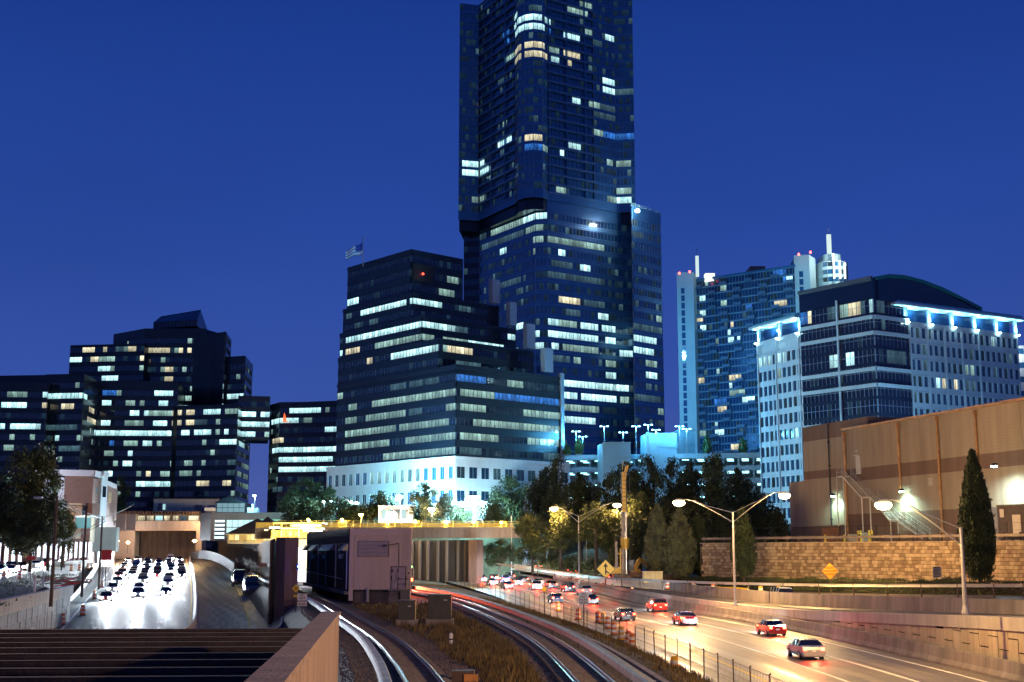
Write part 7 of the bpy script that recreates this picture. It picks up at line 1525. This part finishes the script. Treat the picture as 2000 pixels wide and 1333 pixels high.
for (x0, x1, y0, y1, Y, zb_, lb) in ((197, 219, 1074.5, 1094, 205, 2.5, 'square red work-zone sign between slip road and motorway'), (53, 70, 1087, 1094, 175, 4, 'small red-orange work-zone sign on two white legs on the verge')):
    t = plate(x0, x1, y0, y1, Y, redm, lb, zb_, ()); v = W((x0+x1)/2, y0, Y)
    mb = MB()
    for dx in (-.5, .5): mb.box(v.x+dx-.06, v.x+dx+.06, Y+.1, Y+.2, zb_, v.z-1)
    mk('leg', mb, whitep, t)
plate(505, 521, 1101, 1108, 190, M('orange_plate', (.8, .3, .12), .5, var=.1), 'small orange plate on the dark soldier-pile wall', 4.5, ())
gt = thing('sign_gantry', (*wx(225, 330), 5), 'steel truss sign gantry seen from behind at the left of the tunnel portal', 'gantry'); Yg = 330
mb = MB()
for h in (1018, 1027): mb.tube(W(176, h, Yg), W(262, h, Yg), .12, 6)
n = 9
for k in range(n): a, b = W(176+86*k/n, 1018 if k % 2 else 1027, Yg), W(176+86*(k+1)/n, 1027 if k % 2 else 1018, Yg); mb.tube(a, b, .07, 5); mb.tube(W(176+86*k/n, 1018, Yg), W(176+86*k/n, 1027, Yg), .06, 5)
mk('truss', mb, steel, gt)
for x0 in (224, 243.5): bx(gt, 'sign_back', x0, x0+18.5, 1005, 1037, Yg-.3, .15, M('sign_back_metal', (.35, .30, .27), .5, .4, var=.1))
a = W(198, 1016, Yg); mb = MB(); mb.tube((a.x, Yg, 2), a, .22, 8); mk('gantry_post', mb, brownst, gt)

# ================================================================== barrels, barriers, works
barrel_or = M('barrel_orange', (.75, .17, .03), .45, var=.1); barrel_wh = M('barrel_white', (.75, .72, .66), .35, var=.08); barrel_yel = M('barrel_yellow', (.80, .45, .02), .4, var=.08)
def barrel_proto(mo, nm='traffic_barrel'):
    r = bpy.data.objects.new(nm, None); mb = MB(); prof = [(.30, .06)]
    z = .06
    for k in range(5): r0_ = .30-.018*k; prof += [(r0_, z+.005, k % 2), (r0_-.006, z+.19, k % 2), (r0_-.016, z+.205, k % 2)]; z += .205
    prof += [(.12, z+.01, 0), (.12, z+.05, 0), (.02, z+.06, 0)]; mb.lathe((0, 0, 0), prof, 14); me = mb.mesh('drum', [mo, barrel_wh]); mb = MB(); mb.lathe((0, 0, 0), [(.40, 0), (.42, .03), (.38, .07), (.28, .08)], 12); me2 = mb.mesh('rubber_base', [black]); return me, me2
BP = barrel_proto(barrel_or); BPY = barrel_proto(barrel_yel)
def gpos(px, py, zf):
    z = 0
    for _ in range(12): v = G(px, py, z); z = zf(v)
    return G(px, py, z)
def barrel(v, label, group, P=BP, s=1.12, tilt=0):
    t = thing('traffic_barrel', tuple(v), label, 'traffic barrel', group); t.scale = (s, s, s); t.rotation_euler = (tilt, 0, R.uniform(0, 6)); inst('drum', P[0], t, (0, 0, 0)); inst('rubber_base', P[1], t, (0, 0, 0)); return t
zl_f = lambda v: zL(v.y); hi = lambda v: 3.95
for px_, py_, zf, lb in ((6.5, 1133, hi, 'orange barrel at the far left edge below the bright slip road'), (38, 1131, hi, 'orange barrel beside the white-legged red sign'), (139, 1116, hi, 'orange barrel left of the two on the rubble verge'), (155, 1115, hi, 'orange barrel right of the first on the rubble verge'), (172, 1112, hi, 'larger orange barrel in the cluster by the red square sign'), (179, 1111, hi, 'orange barrel overlapping its neighbour by the red square sign'), (193, 1105, hi, 'orange barrel nearest the red square sign'), (199, 1148, zl_f, 'orange-white barrel third from the beams on the left shoulder'), (184, 1170, zl_f, 'orange-white barrel second from the beams on the left shoulder'), (161, 1202, zl_f, 'leaning orange-white barrel nearest the beams on the left shoulder'), (121, 1221, zl_f, 'barrel top peeking over the first dark beam'), (217, 1112, zl_f, 'barrel at the near end of the distant row toward the tunnel'), (222, 1108, zl_f, 'second barrel of the distant row toward the tunnel'), (227, 1104, zl_f, 'third barrel of the distant row toward the tunnel'), (231, 1101, zl_f, 'farthest barrel of the row toward the tunnel'), (516, 1180, zl_f, 'shadowy barrel on the closed dark lanes, farther of two'), (538, 1212, zl_f, 'shadowy barrel on the closed dark lanes, nearer of two')): barrel(gpos(px_, py_, zf), lb, 'orange barrels on the left')
for i, (px_, py_) in enumerate(((1090, 1194), (1129, 1211), (1168, 1217), (1178, 1219), (1187, 1229), (1199, 1241), (1213, 1252), (1227, 1262), (1235, 1268), (1318, 1321))):
    barrel(gpos(px_, py_, lambda v: zR(v.y)), 'orange-white barrel behind the fence, %s from the bridge end' % ORD[i], 'barrels on the motorway shoulder behind the fence', BP if i % 3 else BPY)
for px_, py_, Y, lb, P in ((1053, 1110, 262, 'faint orange barrel at the far end of the pale barriers', BP), (1116, 1131, 226, 'orange barrel at the left start of the pale barrier row', BP), (1127, 1133, 222, 'plain orange barrel beside the lamp foot', BP), (1304, 1152, 192, 'orange-white barrel in front of the pale barriers, right of the crate', BP), (1355, 1156, 182, 'orange-white barrel between the last pale barriers', BP), (1393, 1159, 176, 'orange-white barrel among the yellow barriers', BP), (1486, 1165, 170, 'yellow-orange barrel standing alone, left of two', BPY), (1521, 1166, 167, 'yellow-orange barrel standing alone, right of two', BPY)):
    v = W(px_, py_, Y); barrel(v, lb, 'barrels on the slip road works', P, 1.2)
palej = M('new_pale_concrete', (.74, .66, .48), .8, var=.12, scale=1); yelj = M('yellow_plastic_barrier', (.75, .48, .03), .45, var=.1)
jp = [(1005, 1112, 262), (1035, 1117, 254), (1064, 1122, 246), (1092, 1127, 238), (1120, 1131, 231), (1148, 1136, 224), (1176, 1140, 218), (1206, 1144, 212), (1236, 1147, 206), (1268, 1150, 200), (1300, 1153, 194), (1332, 1156, 188), (1364, 1159, 182), (1396, 1161, 177), (1428, 1163, 173), (1462, 1165, 169)]
for i, (a_, b_) in enumerate(zip(jp[:-1], jp[1:])):
    a, b = W(*a_), W(*b_); c = (a+b)/2; yl_ = i >= 13; t = thing('jersey_barrier', tuple(c), ('yellow plastic barrier, %s of the pair ending the row' % ('left' if i == 13 else 'right')) if yl_ else 'pale concrete jersey barrier, %s from the bridge end of the row' % ORD[i], 'barrier', 'jersey barriers along the slip road works')
    L = (b-a).length; d = (b-a).normalized(); jit = Vector((R.uniform(-.08, .08), R.uniform(-.15, .15), 0)); mb = MB(); mb.sweep([(x*1.1, h*1.02) for x, h in jersey], [a+d*.08+jit, b-d*.08+jit]); mk('barrier_body', mb, yelj if yl_ else palej, t)
    mb = MB(); n_ = Vector((d.y, -d.x, 0))
    for f in (.22, .78): p = a.lerp(b, f)+n_*.33; mb.hexa([tuple(p+d*x+Vector((0, 0, z))+n_*o) for z, in ((.02,), (.16,)) for x, o in ((-.3, .01), (.3, .01), (.3, -.05), (-.3, -.05))])
    mk('lifting_slot', mb, dsteel, t)
# crate
ct = thing('crate', tuple(W(1276, 1139, 200)), 'big pale yellow crate standing behind the jersey barriers', 'crate'); a, b = W(1257, 1139, 200), W(1294, 1118, 200); mb = MB(); mb.box(a.x, b.x, 200, 202.4, a.z, b.z); mk('crate_body', mb, M('pale_timber', (.60, .48, .22), .8, var=.2, scale=2), ct)
for f in (0, .48, .95): mb = MB(); x = lerp(a.x, b.x, f); mb.box(x, x+.16, 199.92, 199.997, a.z, b.z); mk('batten', mb, M('pale_batten', (.66, .54, .28), .8, var=.1), ct)
mb = MB(); mb.box(a.x-.1, b.x+.1, 199.85, 202.5, b.z+.003, b.z+.12); mk('lid', mb, M('pale_batten', (.66, .54, .28), .8, var=.1), ct)
# drilling rig
RG = thing('drill_rig', tuple(W(1219, 1130, 214)), 'tall yellow piling drill rig with a vertical mast, right of the merge sign', 'drill rig'); Yr = 214; ry = M('machine_yellow', (.60, .36, .04), .5, .1, var=.2, scale=2); rd_ = M('greasy_steel', (.10, .085, .075), .45, .6, var=.3, scale=2)
def rb(nm, px0, px1, py0, py1, m, y0=0, y1=.8): a, b = W(px0, py1, Yr), W(px1, py0, Yr); mb = MB(); mb.box(a.x, b.x, Yr+y0, Yr+y1, a.z, b.z); return mk(nm, mb, m, RG)
rb('upper_mast', 1214.5, 1223, 922, 1000, ry); rb('lower_mast', 1215, 1219, 1000, 1128, rd_); rb('mast_rib', 1213.6, 1214.4, 922, 998, dsteel, -.1, .1); rb('mast_rib', 1222.9, 1223.8, 935, 998, dsteel, -.1, .1)
for k in range(9): rb('mast_plate', 1215, 1222.5, 930+k*8, 931+k*8, rd_, -.06, -.003)
a, b = W(1222, 1000, Yr), W(1223, 1125, Yr); mb = MB(); mb.tube((a.x, Yr-.2, a.z), (b.x, Yr-.2, b.z), .26, 12); mk('drill_pipe', mb, M('shiny_pipe', (.30, .28, .27), .3, .8, var=.1), RG)
v = W(1219, 1062, Yr); mb = MB(); mb.lathe((v.x+.1, Yr-.3, v.z), [(.5, -.9), (.62, -.85), (.62, -.3), (.75, -.25), (.75, .85), (.6, .95), (.2, .96)], 14); mk('rotary_head', mb, ry, RG)
v = W(1216, 914, Yr); mb = MB(); mb.tube((v.x, Yr, v.z-.3), (v.x, Yr, v.z+1), .06, 6); p = W(1225, 912, Yr); mb.hexa([(v.x+.2, Yr, p.z-1.2), (p.x, Yr, p.z-.9), (p.x, Yr+.5, p.z-.9), (v.x+.2, Yr+.5, p.z-1.2), (v.x+.5, Yr, p.z+.1), (p.x+.3, Yr, p.z+.3), (p.x+.3, Yr+.5, p.z+.3), (v.x+.5, Yr+.5, p.z+.1)]); mk('crown_block', mb, ry, RG)
mb = MB(); mb.tube(W(1229.5, 930, Yr), W(1231, 1125, Yr), .03, 4); mb.tube(W(1213, 1018, Yr), W(1214, 1048, Yr-.3), .05, 5); mk('hoist_cable', mb, dsteel, RG)
v = W(1206, 1052, Yr); mb = MB()
for k in range(16): a0, a1 = k*math.pi/8, (k+1)*math.pi/8; mb.tube((v.x+math.cos(a0)*.45, Yr-.2, v.z+math.sin(a0)*.45), (v.x+math.cos(a1)*.45, Yr-.2, v.z+math.sin(a1)*.45), .07, 5)
mk('hose_reel', mb, rd_, RG); rb('side_strut', 1202, 1206, 1058, 1110, rd_); rb('cylinder', 1210.5, 1212.5, 1072, 1108, ry, -.2, .1); rb('cross_brace', 1206, 1215, 1080, 1083, ry)
rb('track_base', 1198, 1230, 1122, 1131, dsteel, -.5, 3); rb('engine_deck', 1196, 1214, 1108, 1122, ry, .5, 3); rb('operator_cab', 1229, 1238, 1094, 1116, glass('cab_glass', (.03, .05, .07), .1), .5, 2); rb('tool_box', 1232, 1246, 1117, 1126, M('rust_box', (.20, .09, .05), .7, var=.3), -.3, 1)
ex = thing('excavator', tuple(W(1257, 1128, 222)), 'yellow excavator arm bent like a roof behind the drill rig', 'excavator'); Ye = 221; mb = MB()
def bar(p, q, w0, w1, nm, m=ry): 
    p, q = W(*p, Ye), W(*q, Ye); d = (q-p).normalized(); n = Vector((-d.z, 0, d.x)); mb = MB(); P_ = []
    for y in (Ye, Ye+.6): P_ += [(*(p-n*w0)[:1], y, (p-n*w0).z), ((q-n*w1).x, y, (q-n*w1).z), ((q+n*w1).x, y, (q+n*w1).z), ((p+n*w0).x, y, (p+n*w0).z)]
    mb.hexa(P_); mk(nm, mb, m, ex)
bar((1243, 1104), (1253, 1092), .35, .42, 'boom'); bar((1253, 1092), (1269, 1110), .42, .2, 'stick'); bar((1266, 1108), (1270, 1120), .3, .45, 'bucket', dsteel); bar((1240, 1118), (1243, 1104), .3, .3, 'boom_foot')
a, b = W(1236, 1128, Ye), W(1252, 1112, Ye); mb = MB(); mb.box(a.x, b.x, Ye+.5, Ye+3, a.z+.6, b.z); mk('excavator_body', mb, ry, ex); mb = MB(); mb.box(a.x-.3, b.x+.6, Ye+.2, Ye+3.3, a.z, a.z+.58); mk('crawler', mb, dsteel, ex)
# rubble pile near rig
for i, (px_, w_) in enumerate(((1245, 1.6), (1238, 1.1), (1205, 1.3))):
    v = W(px_, 1131, 209); t = thing('debris_pile', tuple(v), ['heap of broken timber and spoil left of the crate', 'small spoil heap under the rig cab', 'spoil heap left of the rig base'][i], 'debris'); mb = MB()
    for _ in range(26): a = v+Vector((R.gauss(0, w_*.6), R.uniform(-.6, .6), abs(R.gauss(0, .3)))); d = Vector((R.gauss(0, 1), R.gauss(0, .5), R.gauss(0, .35))).normalized()*R.uniform(.3, .9); mb.tube(a, a+d, R.uniform(.04, .12), 4)
    props(mk('scrap', mb, M('scrap_timber', (.22, .15, .09), .9, var=.4, scale=4), t), kind='stuff')
for i, (px_, py_, Y) in enumerate(((108, 1128, 170), (122, 1136, 150), (140, 1134, 158))):
    v = W(px_, py_, Y); v.z = 3.9; t = thing('lumber_pile', tuple(v), ['grey boards piled beside the slip road bridge pier', 'loose beams dumped next to the tall rusty pole', 'crossed boards with an orange plank on the verge'][i], 'lumber'); 
    for k in range(7): a = v+Vector((R.gauss(0, .8), R.uniform(-1, 1), .1+k*.09)); d = Vector((R.uniform(.6, 1.8), R.uniform(-.8, .8), R.uniform(-.1, .35))); mb = MB(); mb.tube(a-d, a+d, .09, 4); mk('board', mb, M('grey_board', (.25, .20, .16), .85, var=.3, scale=3) if k % 4 else redm, t)
for i, (px_, py_) in enumerate(((67, 1158), (84, 1146))):
    v = G(px_, py_, 3.9); t = thing('delineator_post', tuple(v), 'white delineator post on the verge, %s' % ('nearer one below the red sign' if i == 0 else 'farther one right of it'), 'post'); mb = MB(); mb.box(v.x-.09, v.x+.09, v.y-.05, v.y+.05, v.z, v.z+1.7); mk('post_body', mb, whitep, t); mb = MB(); mb.box(v.x-.08, v.x+.08, v.y-.06, v.y-.052, v.z+1.35, v.z+1.6); mk('reflector', mb, steel, t)

# ================================================================== vehicles
head_e = E('headlight_glow', (.88, .94, 1), 250); tail_e = E('taillight_glow', (1, .03, .015), 40); chrome = M('chrome', (.5, .5, .5), .15, 1, var=0); tyre = M('tyre_rubber', (.015, .015, .015), .8, var=0); rimm = M('alloy_rim', (.4, .4, .42), .3, .8, var=0); carglass = M('car_glass', (.008, .01, .014), .05, var=0, spec=.9)
KINDS = {'sedan': dict(x=[-2.3, -2.22, -1.75, -1.05, -.35, .45, 1.15, 1.7, 2.15, 2.32], s=[.72, .92, .98, .97, .95, .93, .90, .84, .74, .58], r=[.74, .95, 1.04, 1.38, 1.45, 1.41, .95, .88, .77, .60], w=.90),
 'suv': dict(x=[-2.3, -2.24, -2.0, -1.3, -.4, .5, 1.1, 1.7, 2.2, 2.35], s=[.85, 1.05, 1.10, 1.10, 1.08, 1.06, 1.06, 1.02, .92, .70], r=[.90, 1.2, 1.66, 1.74, 1.74, 1.68, 1.12, 1.06, .95, .72], w=.96),
 'van': dict(x=[-2.7, -2.66, -2.5, -1.5, -.3, .9, 1.6, 2.1, 2.5, 2.62], s=[.9, 1.15, 1.2, 1.2, 1.2, 1.18, 1.15, 1.05, .92, .7], r=[.95, 2.0, 2.15, 2.2, 2.2, 2.15, 1.5, 1.12, .96, .74], w=1.0)}
def car_meshes(kind, paint):
    K_ = KINDS[kind]; xs, s, r, w_ = K_['x'], K_['s'], K_['r'], K_['w']; body = MB(); gl = MB(); S = []
    for i, x in enumerate(xs):
        e = 1-(.10 if i in (0, len(xs)-1) else .03 if i in (1, len(xs)-2) else 0); ww = w_*e; cab = r[i]-s[i] > .2; rw = ww*(.74 if cab else .93); S.append([(x, ww*.92, .26), (x, ww, .50), (x, ww*.97, s[i]), (x, rw, r[i]), (x, -rw, r[i]), (x, -ww*.97, s[i]), (x, -ww, .50), (x, -ww*.92, .26)])
    for i in range(len(xs)-1):
        A_, B_ = S[i], S[i+1]; cabA, cabB = r[i]-s[i] > .2, r[i+1]-s[i+1] > .2
        for k in range(7):
            tgt = body
            if k in (2, 4) and (cabA or cabB): tgt = gl
            if k == 3 and (cabA != cabB): tgt = gl
            tgt.quad(A_[k], B_[k], B_[k+1], A_[k+1])
        body.quad(A_[7], B_[7], B_[0], A_[0])
    body.face(S[0][::-1]); body.face(S[-1])
    for i in range(1, len(xs)-1):   # pillars
        if r[i]-s[i] > .2:
            for sg in (1, -1): a = Vector(S[i][2 if sg > 0 else 5]); b = Vector(S[i][3 if sg > 0 else 4]); body.tube(a+Vector((0, sg*.012, 0)), b+Vector((0, sg*.012, 0)), .035, 4)
    xf, xr = xs[-1], xs[0]
    out = {'body': body.mesh('body', [paint]), 'windows': gl.mesh('windows', [carglass])}
    return out, xf, xr, w_, s
_wt = MB(); 
def wheel_meshes():
    t_ = MB(); t_.tube((0, -.11, 0), (0, .11, 0), .33, 16); r_ = MB(); r_.tube((0, -.125, 0), (0, .125, 0), .20, 10); return t_.mesh('tyre', [tyre]), r_.mesh('rim', [rimm])
WT, WR = wheel_meshes()
def small(nm, x0, x1, y0, y1, z0, z1, m): b = MB(); b.hexa([(x0, y0, z0), (x1, y0, z0), (x1, y1, z0), (x0, y1, z0), (x0, y0*.98, z1), (x1*.995, y0*.98, z1), (x1*.995, y1*.98, z1), (x0, y1*.98, z1)]); return b.mesh(nm, [m])
PROTOS = {}
def proto(kind, cname, paint, lights):
    key = (kind, cname, lights)
    if key in PROTOS: return PROTOS[key]
    parts, xf, xr, w_, s = car_meshes(kind, paint); zl_ = s[-2]*.80; zt_ = s[1]*.86; he = head_e if lights in ('front',) else M('dark_headlight', (.3, .3, .32), .1, var=0); te = tail_e if lights in ('front', 'rear') else M('dark_taillight', (.15, .01, .01), .2, var=0)
    L = [('body', parts['body'], (0, 0, 0), ()), ('windows', parts['windows'], (0, 0, 0), ())]
    for sx in (1.42, -1.42):
        for sy in (1, -1): L.append(('wheel', WT, (sx*(1.1 if kind == 'van' else 1), sy*(w_-.10), .33), (('rim', WR),)))
    hm = small('headlight', xf-.16, xf+.03, -.24, .24, -.12, .12, he); tm_ = small('taillight', -.03, .10, -.14, .14, -.10, .12, te)
    for sy in (1, -1): L.append(('headlight', hm, (0, sy*(w_-.30), zl_), ())); L.append(('taillight', tm_, (xr, sy*(w_-.24), zt_), ()))
    L.append(('bumper', small('bumper', xf-.12, xf+.05, -w_*.85, w_*.85, .30, .46, paint), (0, 0, 0), ())); L.append(('bumper', small('bumper', xr-.05, xr+.12, -w_*.85, w_*.85, .30, .48, paint), (0, 0, 0), ())); L.append(('grille', small('grille', xf-.05, xf+.03, -.35, .35, .48, .62, dsteel), (0, 0, 0), ())); L.append(('plate', small('plate', xr-.03, xr, -.16, .16, .6, .72, whitep), (0, 0, 0), ()))
    for sy in (1, -1): L.append(('mirror', small('mirror', .75, .9, sy*w_ if sy > 0 else -w_-.16, w_+.16 if sy > 0 else -w_, s[5]-.02, s[5]+.13, paint), (0, 0, 0), ()))
    PROTOS[key] = (L, xf, xr, w_, zl_, zt_); return PROTOS[key]
PAINT = {n: M('paint_'+n, c, .25, .3 if n in ('silver', 'grey') else 0, var=0, coat=.6) for n, c in (('white', (.7, .7, .7)), ('silver', (.4, .41, .43)), ('black', (.012, .012, .014)), ('grey', (.10, .105, .11)), ('blue', (.02, .06, .2)), ('red', (.3, .015, .012)))}
def place(kind, cname, pos, heading, lights, label, group, spot=0, tailglow=0, far=False):
    L, xf, xr, w_, zl_, zt_ = proto(kind, cname, PAINT[cname], lights); t = thing({'sedan': 'sedan', 'suv': 'estate_car', 'van': 'van'}[kind], tuple(pos), label, {'sedan': 'car', 'suv': 'car', 'van': 'van'}[kind], group); t.rotation_euler = (0, 0, heading)
    for nm, me, loc, sub in L:
        if far and nm in ('mirror', 'plate', 'grille', 'bumper') : continue
        o = inst(nm, me, t, loc)
        for n2, m2 in sub: inst(n2, m2, o, (0, 0, 0))
    if spot:
        l = bpy.data.lights.new('headlamp_beam', 'SPOT'); l.energy = spot; l.color = (.80, .90, 1); l.spot_size = math.radians(75); l.spot_blend = .7; l.shadow_soft_size = .15; o = bpy.data.objects.new('headlamp_beam', l); COL.objects.link(o); o.parent = t; o.location = (xf+.08, 0, zl_); o.rotation_euler = (0, -math.pi/2+math.radians(4), 0)
    if tailglow:
        l = bpy.data.lights.new('tail_glow', 'SPOT'); l.energy = tailglow; l.color = (1, .05, .02); l.spot_size = math.radians(150); l.spot_blend = .8; l.shadow_soft_size = .3; o = bpy.data.objects.new('tail_glow', l); COL.objects.link(o); o.parent = t; o.location = (xr-.15, 0, zt_); o.rotation_euler = (0, math.pi/2-math.radians(12), 0)
    return t
R = random.Random(21); CN = ['white', 'silver', 'black', 'grey', 'blue', 'silver', 'red', 'white']; KN = ['sedan', 'suv', 'sedan', 'van', 'suv', 'sedan']
kl = {'sedan': 'sedan', 'suv': 'estate car', 'van': 'van'}
for li, f in enumerate((.16, .315, .47)):
    y = (199, 208, 216)[li]+R.uniform(0, 5); k = 0
    while y < 372 and k < 30:
        p = lane_pt(f, y); q = lane_pt(f, y-2); h = math.atan2(q.y-p.y, q.x-p.x); kd, cn = R.choice(KN), R.choice(CN)
        place(kd, cn, p+Vector((R.uniform(-.3, .3), 0, .01)), h, 'front', '%s %s with blazing headlights, %s from the beams in the %s bright lane' % (cn, kl[kd], ORD[k], ('left', 'middle', 'right')[li]), 'oncoming cars on the left motorway', spot=45000 if y < 230 else 50000, far=y > 240)
        y += R.uniform(24, 34) if y < 280 else R.uniform(11, 16); k += 1
for li, f in enumerate((.235, .39, .545)):
    y = 285+R.uniform(0, 8); k = 0
    while y < 372:
        p = lane_pt(f, y); q = lane_pt(f, y-2); h = math.atan2(q.y-p.y, q.x-p.x); kd, cn = R.choice(KN), R.choice(CN)
        place(kd, cn, p+Vector((0, 0, .01)), h, 'front', 'distant %s %s with headlights near the tunnel, %s of the %s extra lane' % (cn, kl[kd], ORD[k], ('left', 'middle', 'right')[li]), 'oncoming cars on the left motorway', spot=26000, far=True); y += R.uniform(10, 15); k += 1
# cars on the left slip road
k = 0
for y in range(165, 372, 11):
    for dx in ((-2.2, 2.2) if y > 180 else (0,)):
        x = inter(rampc, y)+dx; z = [p for p in rampc if p.y >= y][0].z; h = math.atan2(-2, x-(inter(rampc, y+2)+dx)) ; kd, cn = R.choice(KN), R.choice(CN)
        place(kd, cn, (x, y+R.uniform(-2, 2), z+.01), math.atan2(inter([(p.x, p.y) for p in rampc], y-2)*0-2, inter([(p.x, p.y) for p in rampc], y-2)-inter([(p.x, p.y) for p in rampc], y)), 'front', '%s %s with white headlights, %s from the near end of the left slip road' % (cn, kl[kd], (ORD+['thirty-%s' % o for o in ORD])[k]), 'cars on the left slip road', spot=9000, far=y > 240); k += 1
# right motorway: tail lights
rp = [(p.x, p.y) for p in Rr]
for li, d in enumerate((3.8, 8.1, 12.7)):
    y = (124, 98, 150)[li]; k = 0; path_ = [(p.x, p.y, p.z) for p in off(Rr, d)]
    while y < 470:
        x = inter(path_, y); x2 = inter(path_, y+3); h = math.atan2(3, x2-x); kd, cn = R.choice(('sedan', 'suv', 'sedan')), R.choice(('black', 'grey', 'blue', 'red', 'black', 'silver'))
        place(kd, cn, (x, y, zR(y)+.01), h, 'rear', '%s %s with red tail lights, %s in the %s lane of the orange motorway' % (cn, kl[kd], ORD[k], ('right', 'middle', 'left')[li]), 'cars driving away on the right motorway', spot=8000, tailglow=1100, far=y > 240)
        y += R.uniform(40, 56) if y < 200 else R.uniform(13, 20); k += 1
sp_ = [((a.x+b.x)/2, (a.y+b.y)/2, (a.z+b.z)/2) for a, b in zip(slipL, slipR[:len(slipL)])]
for i, y in enumerate((150, 232, 262, 290, 320)):
    x = inter(slipL, y)+2.6; x2 = inter(slipL, y+3)+2.6; z = [p for p in slipL if p.y >= y][0].z; kd, cn = R.choice(('sedan', 'suv')), R.choice(CN); place(kd, cn, (x, y, z+.25), math.atan2(3, x2-x), 'rear', '%s %s on the slip road by the hedge, %s from the right' % (cn, kl[kd], ORD[i]), 'cars on the right slip road', spot=3000, tailglow=700)
# parked vehicles on the closed dark lanes
for i, (px_, py_, kd, cn, lb) in enumerate(((490, 1163, 'van', 'grey', 'unlit grey-white van parked on the dark closed lanes, nearer one'), (466, 1146, 'van', 'black', 'unlit dark van behind the nearer one on the closed lanes'))):
    v = gpos(px_, py_, zl_f); t = place(kd, cn, v, math.radians(-74), 'off', lb, 'vans parked on the closed lanes'); t.scale = (1.25, 1.25, 1.5)

# ================================================================== train
TN = thing('train', tuple(Vector((-15, 181, 2.7))), 'silver commuter train with red tail lights just behind the right corner of the signal house', 'train'); silver = M('ribbed_stainless', (.14, .14, .16), .4, .7, var=.08, scale=1)
cen = off(tr_r, .74)
def cpt(y): return Vector((inter(cen, y), y))
yy = 181.0
for ci in range(2):
    a = cpt(yy); b = cpt(yy+21.5); d = (b-a).normalized(); n = Vector((d.y, -d.x)); prof = [(-1.42, .95), (-1.52, 1.3), (-1.52, 2.8), (-1.35, 3.4), (-.9, 3.72), (.9, 3.72), (1.35, 3.4), (1.52, 2.8), (1.52, 1.3), (1.42, .95)]
    P0 = Vector((a.x, a.y, 2.65)); P1 = Vector((b.x, b.y, 2.65)); mb = MB(); mb.sweep(prof, [P0, P1]); mk('car_body', mb, silver, TN)
    mb = MB(); mb.wall(a+d*.5, b-d*.5, -1.3, 1.3, 2.9, 3.58); mk('underframe', mb, dsteel, TN)
    for k in range(7):
        p = a+d*(1.6+k*2.8); 
        mb = MB(); mb.wall(p, p+d*1.7, 1.525, 1.56, 4.35, 5.25); mk('window', mb, carglass, TN)
    for k in (2, 9, 16): p = a+d*(k+.8); mb = MB(); mb.wall(p, p+d*1.1, 1.562, 1.59, 3.7, 5.6); mk('door', mb, M('train_door', (.25, .26, .28), .35, .7, var=0), TN)
    mb = MB(); mb.wall(a+d*.1, b-d*.1, 1.53, 1.55, 4.0, 4.12); mk('stripe', mb, M('blue_stripe', (.02, .08, .35), .4, var=0), TN)
    if ci == 0:
        def rear(nm, o0, o1, z0, z1, m, dd=(-.05, -.0)): p = a+n*o0; q = a+n*o1; mb = MB(); mb.hexa([(*(p+d*dd[0]), z0), (*(q+d*dd[0]), z0), (*(q+d*dd[1]), z0), (*(p+d*dd[1]), z0), (*(p+d*dd[0]), z1), (*(q+d*dd[0]), z1), (*(q+d*dd[1]), z1), (*(p+d*dd[1]), z1)]); mk(nm, mb, m, TN)
        rear('rear_mask', -1.32, 1.32, 4.35, 5.45, carglass, (-.03, -.001)); rear('rear_window', -1.15, -.5, 4.55, 5.25, G_dark, (-.06, -.031)); rear('rear_window', .5, 1.15, 4.55, 5.25, G_dark, (-.06, -.031)); rear('rear_door', -.36, .36, 3.7, 5.7, M('train_door', (.25, .26, .28), .35, .7, var=0)); rear('rear_panel', -1.3, 1.3, 3.55, 3.68, M('blue_stripe', (.02, .08, .35), .4, var=0), (-.08, -.001))
        rear('tail_light', -1.28, -.95, 3.75, 4.08, E('train_tail_glow', (1, .10, .02), 30), (-.12, -.001)); rear('tail_light', .95, 1.28, 3.75, 4.08, E('train_tail_glow', (1, .10, .02), 30), (-.12, -.001)); rear('marker_light', 1.0, 1.2, 5.65, 5.82, E('green_marker', (.3, 1, .25), 8), (-.12, -.001)); rear('marker_light', -1.2, -1.0, 5.65, 5.82, E('red_marker', (1, .05, .03), 14), (-.12, -.001)); rear('coupler', -.2, .2, 3.2, 3.5, dsteel, (-.6, -.001))
        lo = lamp('SPOT', (a.x-d.x*.6, a.y-d.y*.6, 3.9), (1, .09, .03), 40000, .4, TN, spot=150, blend=.8, name='tail_glow'); aim(lo, (inter(cen, 120), 120, 2.3), Vector((a.x, a.y, 3.9)))
    yy += 22.4*d.y
# ================================================================== unseen street lamps added outside the view, inferred from the warm foreground light
for (x, y, zb, h, ax, lb, pw, col) in ((34, 30, 4.3, 10, -5, 'unseen street lamp added to the motorway row, right of the camera', 65000, (1, .60, .32)), (-40, 66, 3.9, 12, 6, 'unseen street lamp added on the left verge, left of the camera', 13000, (1, .62, .42))):
    t = thing('street_lamp', (x, y, zb), lb, 'street lamp'); mb = MB(); mb.tube((x, y, zb), (x, y, zb+h), .16, 10, 0, .09); mk('pole', mb, steel, t); mb = MB(); mb.tube((x, y, zb+h-.3), (x+ax*.8, y, zb+h+1), .05, 6); mb.tube((x+ax*.8, y, zb+h+1), (x+ax, y, zb+h+1.05), .05, 6); mk('arm', mb, steel, t); cobra(t, (x+ax, y, zb+h+.95), 1, headm, 1.2, pw, col)
glow_lamp(1850, 885, 292, 5, 'unseen cyan lamp post added behind the warehouse to brighten the office building', (.35, .72, 1), 26000, .6, 40); glow_lamp(1700, 880, 288, 5, 'second unseen cyan lamp post added behind the warehouse as fill light', (.35, .72, 1), 3500, .6, 40)  # both posts added out of sight to brighten the pale office building
